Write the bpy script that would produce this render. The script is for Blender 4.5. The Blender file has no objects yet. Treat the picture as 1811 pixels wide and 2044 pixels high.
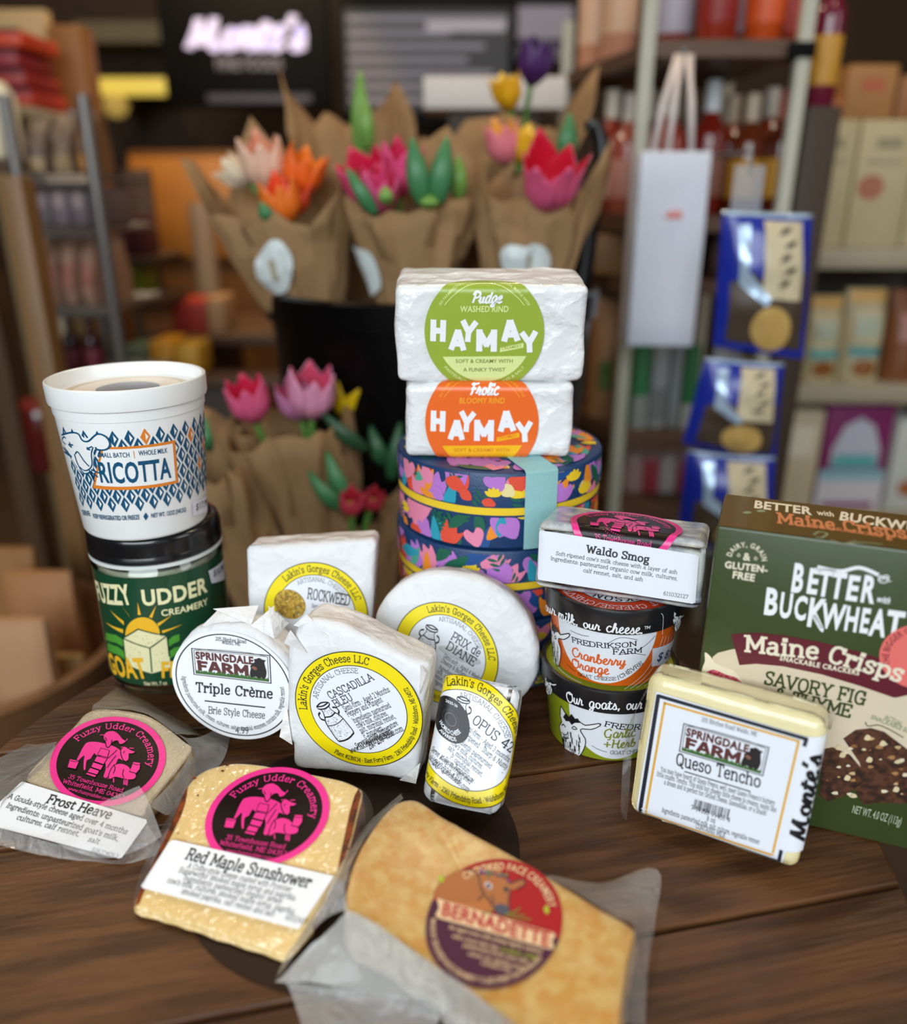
import bpy, bmesh, math, random
from mathutils import Vector, Matrix, noise
from mathutils.geometry import tessellate_polygon

SC = bpy.context.scene
COL = SC.collection
PI = math.pi
R = math.radians
TZ = 0.75                      # table top height above the floor

# ------------------------------------------------------------------ camera
FPX, PCX, PCY = 1620.0, 905.5, 1022.0
PITCH = R(21.0)
CAM = Vector((0.0, 0.0, 1.052))
cam_d = bpy.data.cameras.new('camera')
cam_o = bpy.data.objects.new('camera', cam_d)
COL.objects.link(cam_o)
cam_o.location = CAM
cam_o.rotation_euler = (PI / 2 - PITCH, 0, 0)
cam_d.sensor_fit = 'HORIZONTAL'
cam_d.sensor_width = 36.0
cam_d.lens = 36.0 * FPX / 1811.0
cam_d.clip_start = 0.02
cam_d.dof.use_dof = True
cam_d.dof.focus_distance = 0.445
cam_d.dof.aperture_fstop = 3.5
SC.camera = cam_o

# ------------------------------------------------------------------ world, lights, exposure
SC.view_settings.view_transform = 'Standard'
SC.view_settings.look = 'None'
SC.view_settings.gamma = 1.0
SC.view_settings.exposure = 0.0
SC.view_settings.use_curve_mapping = False
wd = bpy.data.worlds.new('daylight')
SC.world = wd
wd.use_nodes = True
wd.node_tree.nodes['Background'].inputs[0].default_value = (0.86, 0.94, 1.0, 1)
wd.node_tree.nodes['Background'].inputs[1].default_value = 0.45


def area(name, loc, target, sx, sy, power, col):
    d = bpy.data.lights.new(name, 'AREA')
    d.shape = 'RECTANGLE'
    d.size, d.size_y, d.energy, d.color = sx, sy, power, col
    o = bpy.data.objects.new(name, d)
    COL.objects.link(o)
    o.location = loc
    o.rotation_euler = (Vector(target) - Vector(loc)).to_track_quat('-Z', 'Y').to_euler()
    return o


# daylight coming through the shop window behind the photographer
area('window_daylight', (-0.50, -1.35, 1.72), (0.0, 0.45, 0.85), 1.9, 1.2, 49.0, (0.86, 0.945, 1.0))
area('side_daylight', (2.0, -0.4, 1.8), (0.05, 0.5, 0.85), 0.9, 1.2, 10.0, (0.94, 0.97, 1.0))


def added_lamp(x, y, power, col=(1.0, 0.80, 0.56), r=0.045):
    d = bpy.data.lights.new('added_lamp', 'POINT')
    d.energy, d.color, d.shadow_soft_size = power, col, r
    o = bpy.data.objects.new('added_lamp', d)
    COL.objects.link(o)
    o.location = (x, y, 2.55)


# unseen warm lamps, added to brighten the background and sparkle on the film
for lx, ly, lp in ((-1.1, 1.5, 30), (0.15, 1.75, 26), (1.25, 0.85, 24), (-0.55, 0.45, 4), (0.6, 0.25, 4), (0.0, 0.75, 5)):
    added_lamp(lx, ly, lp)

# ------------------------------------------------------------------ geometry of the place: points on rays at real distances
AX, AF, AU = Vector((1, 0, 0)), Vector((0, math.cos(PITCH), -math.sin(PITCH))), Vector((0, math.sin(PITCH), math.cos(PITCH)))


def ray(px, py):
    return AX * ((px - PCX) / FPX) - AU * ((py - PCY) / FPX) + AF


def at(px, py, Y):
    d = ray(px, py)
    return CAM + d * (Y / d.y)


def onz(px, py, z=TZ):
    d = ray(px, py)
    return CAM + d * ((z - CAM.z) / d.z)


class Plane:
    """A flat face: point where it is anchored, elevation and azimuth of its normal."""
    def __init__(s, px, py, z, el, az):
        s.O = onz(px, py, z) if z is not None else px
        s.set(el, az)

    def set(s, el, az):
        e, a = R(el), R(az)
        s.n = Vector((math.cos(e) * math.sin(a), -math.cos(e) * math.cos(a), math.sin(e)))
        s.e1 = Vector((math.cos(a), math.sin(a), 0))
        s.e2 = s.n.cross(s.e1)
        return s

    def uv(s, px, py):
        d = ray(px, py)
        p = CAM + d * ((s.O - CAM).dot(s.n) / d.dot(s.n)) - s.O
        return (p.dot(s.e1), p.dot(s.e2))

    def pt(s, u, v, d=0.0):
        return s.O + s.e1 * u + s.e2 * v + s.n * d


# ------------------------------------------------------------------ materials
MATS = {}


def lin(h):
    h = h.lstrip('#')
    out = []
    for i in (0, 2, 4):
        c = int(h[i:i + 2], 16) / 255
        out.append(c / 12.92 if c <= 0.04045 else ((c + 0.055) / 1.055) ** 2.4)
    return (*out, 1)


def M(hexcol, rough=0.5, var=0.06, scale=60, bump=0.0, bscale=120, metal=0.0, coat=0.0, trans=0.0, alpha=1.0, emit=0.0, dist=0.002, sub=0.0, stretch=None, spec=0.5, col2=None, detail=3, crease=0):
    key = (hexcol, rough, var, scale, bump, bscale, metal, coat, trans, alpha, emit, dist, sub, stretch, spec, col2, detail, crease)
    if key in MATS:
        return MATS[key]
    m = bpy.data.materials.new('surface_' + hexcol.lstrip('#'))
    m.use_nodes = True
    N, L = m.node_tree.nodes, m.node_tree.links
    b = N['Principled BSDF']
    tc = N.new('ShaderNodeTexCoord')
    mp = N.new('ShaderNodeMapping')
    if stretch:
        mp.inputs['Scale'].default_value = stretch
    L.new(tc.outputs['Object'], mp.inputs[0])
    nz = N.new('ShaderNodeTexNoise')
    nz.inputs['Scale'].default_value = scale
    nz.inputs['Detail'].default_value = detail
    L.new(mp.outputs[0], nz.inputs['Vector'])
    mx = N.new('ShaderNodeMix')
    mx.data_type = 'RGBA'
    c = lin(hexcol)
    if col2:
        rp = N.new('ShaderNodeValToRGB')
        rp.color_ramp.elements[0].position, rp.color_ramp.elements[1].position = 0.4, 0.62
        L.new(nz.outputs[0], rp.inputs[0])
        L.new(rp.outputs[0], mx.inputs[0])
        mx.inputs[6].default_value, mx.inputs[7].default_value = c, lin(col2)
    else:
        L.new(nz.outputs[0], mx.inputs[0])
        mx.inputs[6].default_value = tuple(min(1, x * (1 - var)) for x in c[:3]) + (1,)
        mx.inputs[7].default_value = tuple(min(1, x * (1 + var)) for x in c[:3]) + (1,)
    L.new(mx.outputs[2], b.inputs['Base Color'])
    b.inputs['Roughness'].default_value = rough
    b.inputs['Metallic'].default_value = metal
    b.inputs['Coat Weight'].default_value = coat
    b.inputs['Coat Roughness'].default_value = 0.06 if coat < 1 else 0.025
    b.inputs['Coat IOR'].default_value = 1.5 if coat < 1 else 1.75
    b.inputs['Transmission Weight'].default_value = trans
    b.inputs['Alpha'].default_value = alpha
    b.inputs['Specular IOR Level'].default_value = spec
    if sub:
        b.inputs['Subsurface Weight'].default_value = sub
        b.inputs['Subsurface Radius'].default_value = (0.006, 0.004, 0.002)
        b.inputs['Subsurface Scale'].default_value = 0.5
    if emit:
        b.inputs['Emission Color'].default_value = c
        b.inputs['Emission Strength'].default_value = emit
    if bump:
        n2 = N.new('ShaderNodeTexNoise')
        n2.inputs['Scale'].default_value = bscale
        n2.inputs['Detail'].default_value = 4
        L.new(mp.outputs[0], n2.inputs['Vector'])
        bp = N.new('ShaderNodeBump')
        bp.inputs['Strength'].default_value = bump
        bp.inputs['Distance'].default_value = dist
        if crease:
            vo = N.new('ShaderNodeTexVoronoi')
            vo.inputs['Scale'].default_value = crease
            wv = N.new('ShaderNodeVectorMath')
            wv.operation = 'MULTIPLY_ADD'
            wv.inputs[1].default_value = (0.03, 0.03, 0.03)
            L.new(n2.outputs[1], wv.inputs[0])
            L.new(mp.outputs[0], wv.inputs[2])
            L.new(wv.outputs[0], vo.inputs['Vector'])
            ad = N.new('ShaderNodeMath')
            ad.operation = 'ADD'
            L.new(vo.outputs['Distance'], ad.inputs[0])
            L.new(n2.outputs[0], ad.inputs[1])
            L.new(ad.outputs[0], bp.inputs['Height'])
        else:
            L.new(n2.outputs[0], bp.inputs['Height'])
        if coat < 1.0:
            L.new(bp.outputs[0], b.inputs['Normal'])
        L.new(bp.outputs[0], b.inputs['Coat Normal'])
    MATS[key] = m
    return m


def film_mat(name, milk=0.10, gloss=0.35, bscale=60, bump=0.6, tint='f2f2f0', diamond=False):
    """Thin clear plastic: see-through, a little milky, with wrinkled gloss."""
    m = bpy.data.materials.new(name)
    m.use_nodes = True
    N, L = m.node_tree.nodes, m.node_tree.links
    N.remove(N['Principled BSDF'])
    out = N['Material Output']
    tc = N.new('ShaderNodeTexCoord')
    nz = N.new('ShaderNodeTexNoise')
    nz.inputs['Scale'].default_value = bscale
    nz.inputs['Detail'].default_value = 5
    nz.inputs['Distortion'].default_value = 1.2
    L.new(tc.outputs['Object'], nz.inputs['Vector'])
    bp = N.new('ShaderNodeBump')
    bp.inputs['Strength'].default_value = bump
    bp.inputs['Distance'].default_value = 0.004
    L.new(nz.outputs[0], bp.inputs['Height'])
    tr = N.new('ShaderNodeBsdfTransparent')
    tr.inputs[0].default_value = (0.97, 0.97, 0.97, 1)
    df = N.new('ShaderNodeBsdfDiffuse')
    df.inputs[0].default_value = lin(tint)
    gl = N.new('ShaderNodeBsdfGlossy')
    gl.inputs['Roughness'].default_value = 0.12
    L.new(bp.outputs[0], gl.inputs['Normal'])
    L.new(bp.outputs[0], df.inputs['Normal'])
    lw = N.new('ShaderNodeLayerWeight')
    lw.inputs[0].default_value = gloss
    L.new(bp.outputs[0], lw.inputs['Normal'])
    m1, m2 = N.new('ShaderNodeMixShader'), N.new('ShaderNodeMixShader')
    m1.inputs[0].default_value = milk
    L.new(tr.outputs[0], m1.inputs[1])
    L.new(df.outputs[0], m1.inputs[2])
    mu = N.new('ShaderNodeMath')
    mu.operation = 'MULTIPLY_ADD'
    mu.inputs[1].default_value, mu.inputs[2].default_value = 0.32, 0.02
    L.new(lw.outputs['Fresnel'], mu.inputs[0])
    L.new(mu.outputs[0], m2.inputs[0])
    L.new(m1.outputs[0], m2.inputs[1])
    L.new(gl.outputs[0], m2.inputs[2])
    L.new(m2.outputs[0], out.inputs[0])
    return m


# ------------------------------------------------------------------ mesh building
class MB:
    def __init__(s):
        s.v, s.f, s.m, s.mats, s.flat = [], [], [], [], set()

    def mi(s, mat):
        if mat not in s.mats:
            s.mats.append(mat)
        return s.mats.index(mat)

    def add(s, verts, faces, mat):
        o, k = len(s.v), s.mi(mat)
        s.v += [Vector(p) for p in verts]
        for f in faces:
            s.f.append([i + o for i in f])
            s.m.append(k)
        return s

    def grid(s, rows, mat, close_u=False, flip=False):
        nr, nc = len(rows), len(rows[0])
        fs = []
        for i in range(nr - 1):
            for j in range(nc if close_u else nc - 1):
                a, b = i * nc + j, i * nc + (j + 1) % nc
                q = [a, b, b + nc, a + nc]
                fs.append(q[::-1] if flip else q)
        return s.add([p for r in rows for p in r], fs, mat)

    def lathe(s, prof, mat, c=(0, 0, 0), n=40, axis=None):
        """prof: (radius, height) list from bottom to top about z (or about a tilted axis)."""
        c = Vector(c)
        q = Vector((0, 0, 1)).rotation_difference(Vector(axis)) if axis is not None else None
        rows = []
        for r, z in prof:
            row = []
            for i in range(n):
                p = Vector((r * math.cos(2 * PI * i / n), r * math.sin(2 * PI * i / n), z))
                row.append(c + (q @ p if q else p))
            rows.append(row)
        return s.grid(rows, mat, True)

    def box(s, lo, hi, mat, mtx=None):
        vs = [Vector((x, y, z)) for z in (lo[2], hi[2]) for y in (lo[1], hi[1]) for x in (lo[0], hi[0])]
        if mtx:
            vs = [mtx @ v for v in vs]
        return s.add(vs, [(0, 2, 3, 1), (4, 5, 7, 6), (0, 1, 5, 4), (2, 6, 7, 3), (0, 4, 6, 2), (1, 3, 7, 5)], mat)

    def rbox(s, w, d, h, r, mat, mtx=None, seg=3, amp=0.0, freq=30, seed=0, cuts=0):
        """rounded box: x centred, front face at y=0 going back to y=d, z from 0 to h."""
        bm = bmesh.new()
        bmesh.ops.create_cube(bm, size=1)
        for v in bm.verts:
            v.co = Vector((v.co.x * w, (v.co.y + 0.5) * d, (v.co.z + 0.5) * h))
        if cuts:
            bmesh.ops.subdivide_edges(bm, edges=bm.edges[:], cuts=cuts, use_grid_fill=True)
            es = [e for e in bm.edges if e.calc_face_angle(0) > 0.5]
        else:
            es = bm.edges[:]
        bmesh.ops.bevel(bm, geom=es, offset=r, segments=seg, profile=0.5, affect='EDGES')
        if amp:
            for v in bm.verts:
                k = noise.noise_vector(v.co * freq + Vector((seed, seed * 2, 0)))
                k.y = abs(k.y) if v.co.y < d / 2 else k.y
                v.co += k * amp
        bm.verts.index_update()
        vs = [(mtx @ v.co if mtx else v.co.copy()) for v in bm.verts]
        s.add(vs, [[v.index for v in f.verts] for f in bm.faces], mat)
        bm.free()
        return s

    def tube(s, pts, r, mat, n=8, close=False, cap=True):
        pts = [Vector(p) for p in pts]
        rs = r if isinstance(r, (list, tuple)) else [r] * len(pts)
        rows, ref = [], None
        for i, p in enumerate(pts):
            a, b = pts[max(i - 1, 0)], pts[min(i + 1, len(pts) - 1)]
            t = (b - a).normalized()
            if ref is None:
                ref = t.orthogonal()
            ref = (ref - t * ref.dot(t)).normalized()
            w = t.cross(ref)
            rows.append([p + (ref * math.cos(2 * PI * k / n) + w * math.sin(2 * PI * k / n)) * rs[i] for k in range(n)])
        s.grid(rows, mat, True)
        if cap:
            s.add(rows[0], [list(range(n))[::-1]], mat)
            s.add(rows[-1], [list(range(n))], mat)
        return s

    def build(s, name, parent=None, smooth=True, angle=40, solid=0.0):
        o0 = ORG.get(parent.name, Vector((0, 0, 0))) if parent is not None else Vector((0, 0, 0))
        me = bpy.data.meshes.new(name)
        me.from_pydata([v - o0 for v in s.v], [], s.f)
        for m in s.mats:
            me.materials.append(m)
        me.polygons.foreach_set('material_index', s.m)
        if smooth:
            me.polygons.foreach_set('use_smooth', [True] * len(s.f))
        me.update()
        if smooth and angle < 180:
            me.set_sharp_from_angle(angle=R(angle))
        o = bpy.data.objects.new(name, me)
        COL.objects.link(o)
        if parent is not None:
            o.parent = parent
            ORG[o.name] = o0
        if solid:
            md = o.modifiers.new('thickness', 'SOLIDIFY')
            md.thickness = solid
            md.offset = 0
        return o


ORG = {}


def tag(o, label, cat, group=None, kind=None):
    o['label'], o['category'] = label, cat
    if group:
        o['group'] = group
    if kind:
        o['kind'] = kind
    return o


def thing(name, label, cat, loc=(0, 0, 0), group=None):
    o = bpy.data.objects.new(name, None)
    o.empty_display_size = 0.01
    COL.objects.link(o)
    o.location = loc
    ORG[o.name] = Vector(loc)
    return tag(o, label, cat, group)


def struct(o):
    o['kind'] = 'structure'
    return o


def dup(root, loc, label, rz=0.0, scale=None, group=None):
    r = root.copy()
    COL.objects.link(r)
    r.location = loc
    r.rotation_euler = (0, 0, rz)
    if scale:
        r.scale = scale
    r['label'] = label
    if group:
        r['group'] = group
    for ch in list(root.children):
        c = ch.copy()
        COL.objects.link(c)
        c.parent = r
        for g in list(ch.children):
            k = g.copy()
            COL.objects.link(k)
            k.parent = c
    return r


def catmull(pts, n=6, closed=False):
    P = [Vector((p[0], p[1])) for p in pts]
    k = len(P)
    out = []
    for i in range(k if closed else k - 1):
        if closed:
            a, b, c, d = P[i - 1], P[i], P[(i + 1) % k], P[(i + 2) % k]
        else:
            a, b, c, d = P[max(i - 1, 0)], P[i], P[i + 1], P[min(i + 2, k - 1)]
        for j in range(n):
            t = j / n
            q = 0.5 * ((2 * b) + (c - a) * t + (2 * a - 5 * b + 4 * c - d) * t * t + (3 * b - a - 3 * c + d) * t ** 3)
            out.append((q.x, q.y))
    if not closed:
        out.append((P[-1].x, P[-1].y))
    return out


def ngon(cx, cy, rx, ry=None, n=40, a0=0, a1=360):
    ry = rx if ry is None else ry
    full = abs(a1 - a0 - 360) < 1e-6
    k = n if full else n + 1
    return [(cx + rx * math.cos(R(a0 + (a1 - a0) * i / n)), cy + ry * math.sin(R(a0 + (a1 - a0) * i / n))) for i in range(k)]

# ------------------------------------------------------------------ lettering
# two skeleton alphabets drawn for this scene (a slab serif and a joined script) and the built-in sans
# L = straight strokes, C = smooth stroke, S = serif dashes; cap height 10, x height 7
SLAB = {
'A': '8.4 L.8 0 4.2 10 7.6 0/L2 3.4 6.4 3.4/S.8 0 7.6 0', 'B': '7.4 L1.2 0 1.2 10/L.1 10 4 10/C4 10 6 9.4 6.3 7.7 6 5.9 4 5.3/L1.2 5.3 4 5.3/C4 5.3 6.3 4.8 6.8 2.7 6.3 .5 4 0/L.1 0 4 0',
'C': '7.8 C6.8 7.4 5.8 9.4 4 10 1.9 8.8 1 5 1.9 1.2 4 0 5.8 .4 7 2.4/L6.9 7 6.9 10', 'D': '8.2 L1.2 0 1.2 10/L.1 10 3.6 10/C3.6 10 6.2 8.8 7.2 5 6.2 1.2 3.6 0/L3.6 0 .1 0',
'E': '7.2 L1.2 0 1.2 10/L.1 10 6.2 10 6.2 8/L1.2 5.2 4.6 5.2/L4.6 6.2 4.6 4.2/L.1 0 6.4 0 6.4 2.2', 'F': '6.8 L1.2 0 1.2 10/L.1 10 6.2 10 6.2 8/L1.2 5.2 4.6 5.2/L4.6 6.2 4.6 4.2/S1.4 0',
'G': '8.4 C6.8 7.4 5.8 9.4 4 10 1.9 8.8 1 5 1.9 1.2 4 0 5.8 .5 7 2/L6.9 7 6.9 10/L4.8 4.4 8 4.4/L7 4.4 7 0', 'H': '8.8 L1.4 0 1.4 10/L7.4 0 7.4 10/L1.4 5.2 7.4 5.2/S1.4 0 1.4 10 7.4 0 7.4 10',
'I': '3.6 L1.8 0 1.8 10/S1.8 0 1.8 10', 'J': '5.6 L4 10 4 3/C4 3 3.6 .8 2 0 .6 .6 .4 2.2/S4 10', 'K': '8.2 L1.4 0 1.4 10/L1.4 4 6.6 10/L3 5.8 7 0/S1.4 0 1.4 10 6.6 10 7 0',
'L': '6.8 L1.2 0 1.2 10/L.1 0 6.2 0 6.2 2.4/S1.2 10', 'M': '10 L1.4 0 1.4 10 5 2.4 8.6 10 8.6 0/S1.4 0 8.6 0 .9 10 9.1 10', 'N': '8.8 L1.4 0 1.4 10 7.4 0 7.4 10/S1.4 0 1 10 7.4 10',
'O': '8.4 C4.2 10 1.9 8.8 1 5 1.9 1.2 4.2 0 6.5 1.2 7.4 5 6.5 8.8 4.2 10', 'P': '7.2 L1.2 0 1.2 10/L.1 10 4 10/C4 10 6.2 9.4 6.6 7.4 6.2 5.2 4 4.6/L4 4.6 1.2 4.6/S1.3 0',
'Q': '8.4 C4.2 10 1.9 8.8 1 5 1.9 1.2 4.2 0 6.5 1.2 7.4 5 6.5 8.8 4.2 10/C4.6 2.6 5.8 .4 7 -1.6 8.2 -1.2', 'R': '8 L1.2 0 1.2 10/L.1 10 4 10/C4 10 6 9.4 6.3 7.6 6 5.6 4 5/L4 5 1.2 5/L4 5 6.8 0/S1.3 0 7 0',
'S': '6.8 C5.8 8.2 4.8 9.8 3.2 10 1.2 9 1 7.4 2 5.8 4.6 4.6 5.8 2.8 5.2 .8 3.2 0 1.6 .4 .8 1.8/L5.8 7.6 5.8 10/L.8 0 .8 2.4', 'T': '7.4 L3.7 0 3.7 10/L.6 8 .6 10 6.8 10 6.8 8/S3.7 0',
'U': '8.6 L1.4 10 1.4 3.4/C1.4 3.4 2.2 .8 4.3 0 6.4 .8 7.2 3.4/L7.2 3.4 7.2 10/S1.4 10 7.2 10', 'V': '8 L.8 10 4 0 7.2 10/S.8 10 7.2 10', 'W': '11 L.8 10 3.2 0 5.5 8.6 7.8 0 10.2 10/S.8 10 10.2 10',
'X': '8 L1 0 7 10/L1 10 7 0/S1 0 7 0 1 10 7 10', 'Y': '8 L.8 10 4 5 7.2 10/L4 5 4 0/S.8 10 7.2 10 4 0', 'Z': '7 L.9 8 .9 10 6 10 .8 0 6.2 0 6.2 2',
'a': '6.6 C1.2 5.8 2.2 6.9 3.4 7 4.6 6.4 4.9 5/L4.9 5 4.9 0 6.2 0/C4.9 4 3 3.9 1.2 3.2 .9 1.8 1.4 .3 2.8 0 4.2 .6 4.9 2', 'b': '7 L1.2 0 1.2 10.4/C1.2 4.6 2.2 6.7 3.8 7 5.6 5.8 6.1 3.5 5.6 1.2 3.8 0 2.2 .4 1.2 2.4/S.9 10.4',
'c': '6 C5.1 5 4.4 6.7 3.2 7 1.4 5.8 .9 3.5 1.4 1.2 3.2 0 4.6 .5 5.4 1.8/L5.2 4.8 5.2 6.8', 'd': '7.2 L5.6 0 5.6 10.4/C5.6 4.6 4.6 6.7 3.2 7 1.4 5.8 .9 3.5 1.4 1.2 3.2 0 4.6 .4 5.6 2.4/L5.6 0 6.8 0/S5.2 10.4',
'e': '6.2 L1 3.8 5.3 3.8/C5.3 3.8 4.9 6.2 3.2 7 1.4 5.8 .9 3.5 1.4 1.1 3.2 0 4.6 .4 5.4 1.6', 'f': '4.6 C4.6 9.6 3.6 10.5 2.4 9.8 1.9 8/L1.9 8 1.9 0/L.4 6.8 3.8 6.8/S2 0',
'g': '6.6 C3 7 1.4 6.2 1 4.6 1.6 3 3 2.4 4.4 3 5 4.6 4.4 6.2 3 7/C4.4 6.2 5.2 7 6.2 6.9/C2 2.6 1.2 1.4 2 .4 4.6 0 5.6 -1.4 4.6 -2.9 2.4 -3.1 .8 -2.2 1.2 -.6 2.4 .2', 'h': '7.4 L1.4 0 1.4 10.4/C1.4 4.4 2.4 6.6 3.9 7 5.4 6.2 5.8 4.6/L5.8 4.6 5.8 0/S1.4 0 1 10.4 5.9 0',
'i': '3.6 L1.8 0 1.8 7/L.5 7 1.8 7/S1.9 0/D1.8 9.6', 'j': '3.6 L2.4 7 2.4 -1/C2.4 -1 2 -2.8 .4 -3/L.9 7 2.4 7/D2.3 9.6', 'k': '7 L1.4 0 1.4 10.4/L1.4 2.8 5 7/L2.6 4.2 5.8 0/S1.4 0 1 10.4 5.2 7 5.9 0',
'l': '3.6 L1.8 0 1.8 10.4/L.5 10.4 1.8 10.4/S1.9 0', 'm': '10.6 L1.4 0 1.4 7/L.3 7 1.4 7/C1.4 4.6 2.2 6.6 3.5 7 4.9 6.2 5.2 4.8/L5.2 4.8 5.2 0/C5.2 4.6 6.1 6.6 7.4 7 8.7 6.2 9.1 4.8/L9.1 4.8 9.1 0/S1.4 0 5.2 0 9.2 0',
'n': '7.4 L1.4 0 1.4 7/L.3 7 1.4 7/C1.4 4.4 2.4 6.6 3.9 7 5.4 6.2 5.8 4.6/L5.8 4.6 5.8 0/S1.4 0 5.9 0', 'o': '6.8 C3.4 7 1.5 5.9 .9 3.5 1.5 1.1 3.4 0 5.3 1.1 5.9 3.5 5.3 5.9 3.4 7',
'p': '7 L1.3 -3 1.3 7/L.2 7 1.3 7/C1.3 4.6 2.3 6.7 3.8 7 5.6 5.8 6.1 3.5 5.6 1.2 3.8 0 2.3 .4 1.3 2.4/S1.4 -3', 'q': '7 L5.6 -3 5.6 7/C5.6 4.6 4.6 6.7 3.2 7 1.4 5.8 .9 3.5 1.4 1.2 3.2 0 4.6 .4 5.6 2.4/S5.6 -3',
'r': '5.4 L1.5 0 1.5 7/L.3 7 1.5 7/C1.5 4.2 2.6 6.4 3.8 7 4.9 6.6/S1.7 0/D4.6 6', 's': '5.6 C4.6 5.6 3.8 6.9 2.7 7 1.2 6.4 1 5.2 1.8 4.1 3.6 3.2 4.6 1.9 4.1 .5 2.7 0 1.4 .4 .8 1.4/L4.7 5.2 4.7 6.9/L.8 .1 .8 1.8',
't': '4.8 C2 9.2 2 4 2 2 2.6 .3 3.8 .2 4.6 1.2/L.5 6.8 4.2 6.8', 'u': '7.4 L1.4 7 1.4 2.4/C1.4 2.4 1.9 .6 3.3 0 4.8 .5 5.8 2.4/L5.8 0 5.8 7/L.3 7 1.4 7/L4.7 7 5.8 7/L5.8 0 6.9 0', 'v': '6.6 L.9 7 3.3 0 5.7 7/S.9 7 5.7 7',
'w': '9.2 L.8 7 2.7 0 4.6 6 6.5 0 8.4 7/S.8 7 8.4 7', 'x': '6.6 L1 0 5.6 7/L1 7 5.6 0/S1 0 5.6 0 1 7 5.6 7', 'y': '6.6 L.9 7 3.4 .2/C5.7 7 3.4 .2 2.4 -2.4 .8 -2.9/S.9 7 5.7 7', 'z': '5.8 L.9 5.4 .9 7 4.8 7 .8 0 5 0 5 1.6',
'0': '7 C3.5 10 1.7 8.8 1.1 5 1.7 1.2 3.5 0 5.3 1.2 5.9 5 5.3 8.8 3.5 10', '1': '5 L2.6 0 2.6 10 1 8.8/S2.6 0', '2': '6.6 C.9 7.6 1.4 9.5 3.2 10 5 9.3 5.4 7.6 4.6 5.4 .9 0/L.9 0 5.6 0 5.6 1.6', '3': '6.6 C1 8.6 2 10 3.4 10 5 9 5 7 3.2 5.4/C3.2 5.4 5.2 4.8 5.6 2.8 4.8 .6 3 0 1.4 .4 .8 1.8',
'4': '7 L4.8 0 4.8 10 .6 3 6.4 3/S4.8 0', '5': '6.6 L5.2 10 1.4 10 1.2 5.6/C1.2 5.6 3.2 6.2 5 5.2 5.5 3.2 4.8 .8 3 0 1.4 .4 .7 1.6', '6': '6.8 C5.2 8.8 4 10 2.2 8.6 1.1 5 1.3 2 3.3 0 5.2 .9 5.7 3 5 5 3.3 5.8 1.8 5 1.2 3.4', '7': '6.2 L.9 8.2 .9 10 5.6 10 2.4 0',
'8': '6.8 C3.4 10 1.6 9.2 1.4 7.6 3.4 5.4 5.4 3.4 5.6 2 3.4 0 1.2 2 1.4 3.4 3.4 5.4 5.4 7.6 5.2 9.2 3.4 10', '9': '6.8 C5.6 6.8 4.8 5.2 3.2 4.4 1.6 5.2 1 7.2 1.7 9.2 3.4 10 5 9.2 5.6 6.4 5 2 3.4 .2 1.8 .6',
'.': '2.6 D1.3 .5', ',': '2.8 L1.7 1 1 -1.6', ':': '2.8 D1.4 .6/D1.4 5', ';': '2.8 L1.7 1 1 -1.6/D1.4 5', "'": '2.4 L1.2 10.4 1.1 7.6', '-': '4.2 L.8 3.4 3.4 3.4', '!': '3 L1.5 10 1.5 3/D1.5 .6', '&': '8.4 C7.4 0 5 3 2.4 7 2.2 9 3.6 10 5 9 4.8 7.4 2.6 5.4 1 3 1.4 1 3.2 0 5.4 1 7 4.6',
'#': '7.4 L2 0 3 10/L4.6 0 5.6 10/L.6 3.2 6.8 3.2/L.8 6.8 7 6.8', '(': '3.8 C3.2 11 1.6 8 1.4 4.4 1.8 .8 3.2 -2', ')': '3.8 C.6 11 2.2 8 2.4 4.4 2 .8 .6 -2', '/': '5 L.8 -1 4.2 11', '+': '7 L3.5 1 3.5 7/L.6 4 6.4 4', '$': '6.8 C5.8 8 3.2 9.6 1 7.6 3 5.4 5.8 3 3.6 .6 .8 2/L3.4 -1.4 3.4 11.2', '*': '4 D2 4', '|': '4 L2 -1 2 11', '"': '4 L1.2 10 1.2 7.6/L2.8 10 2.8 7.6',
'@': '5 C3.4 6.5 1.6 5.4 1.2 3.5 1.9 .8 3.2 .2 4.4 2 4.3 4.6 3.4 6.5/L4.3 .2 4.3 6', '%': '3.5 L1.2 7 1.2 6.2',
}
SLAB['è'] = SLAB['e'] + '/L2.2 10 3.6 8.2'
SLAB['È'] = SLAB['E'] + '/L2.6 13 4.2 11.2'
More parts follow.
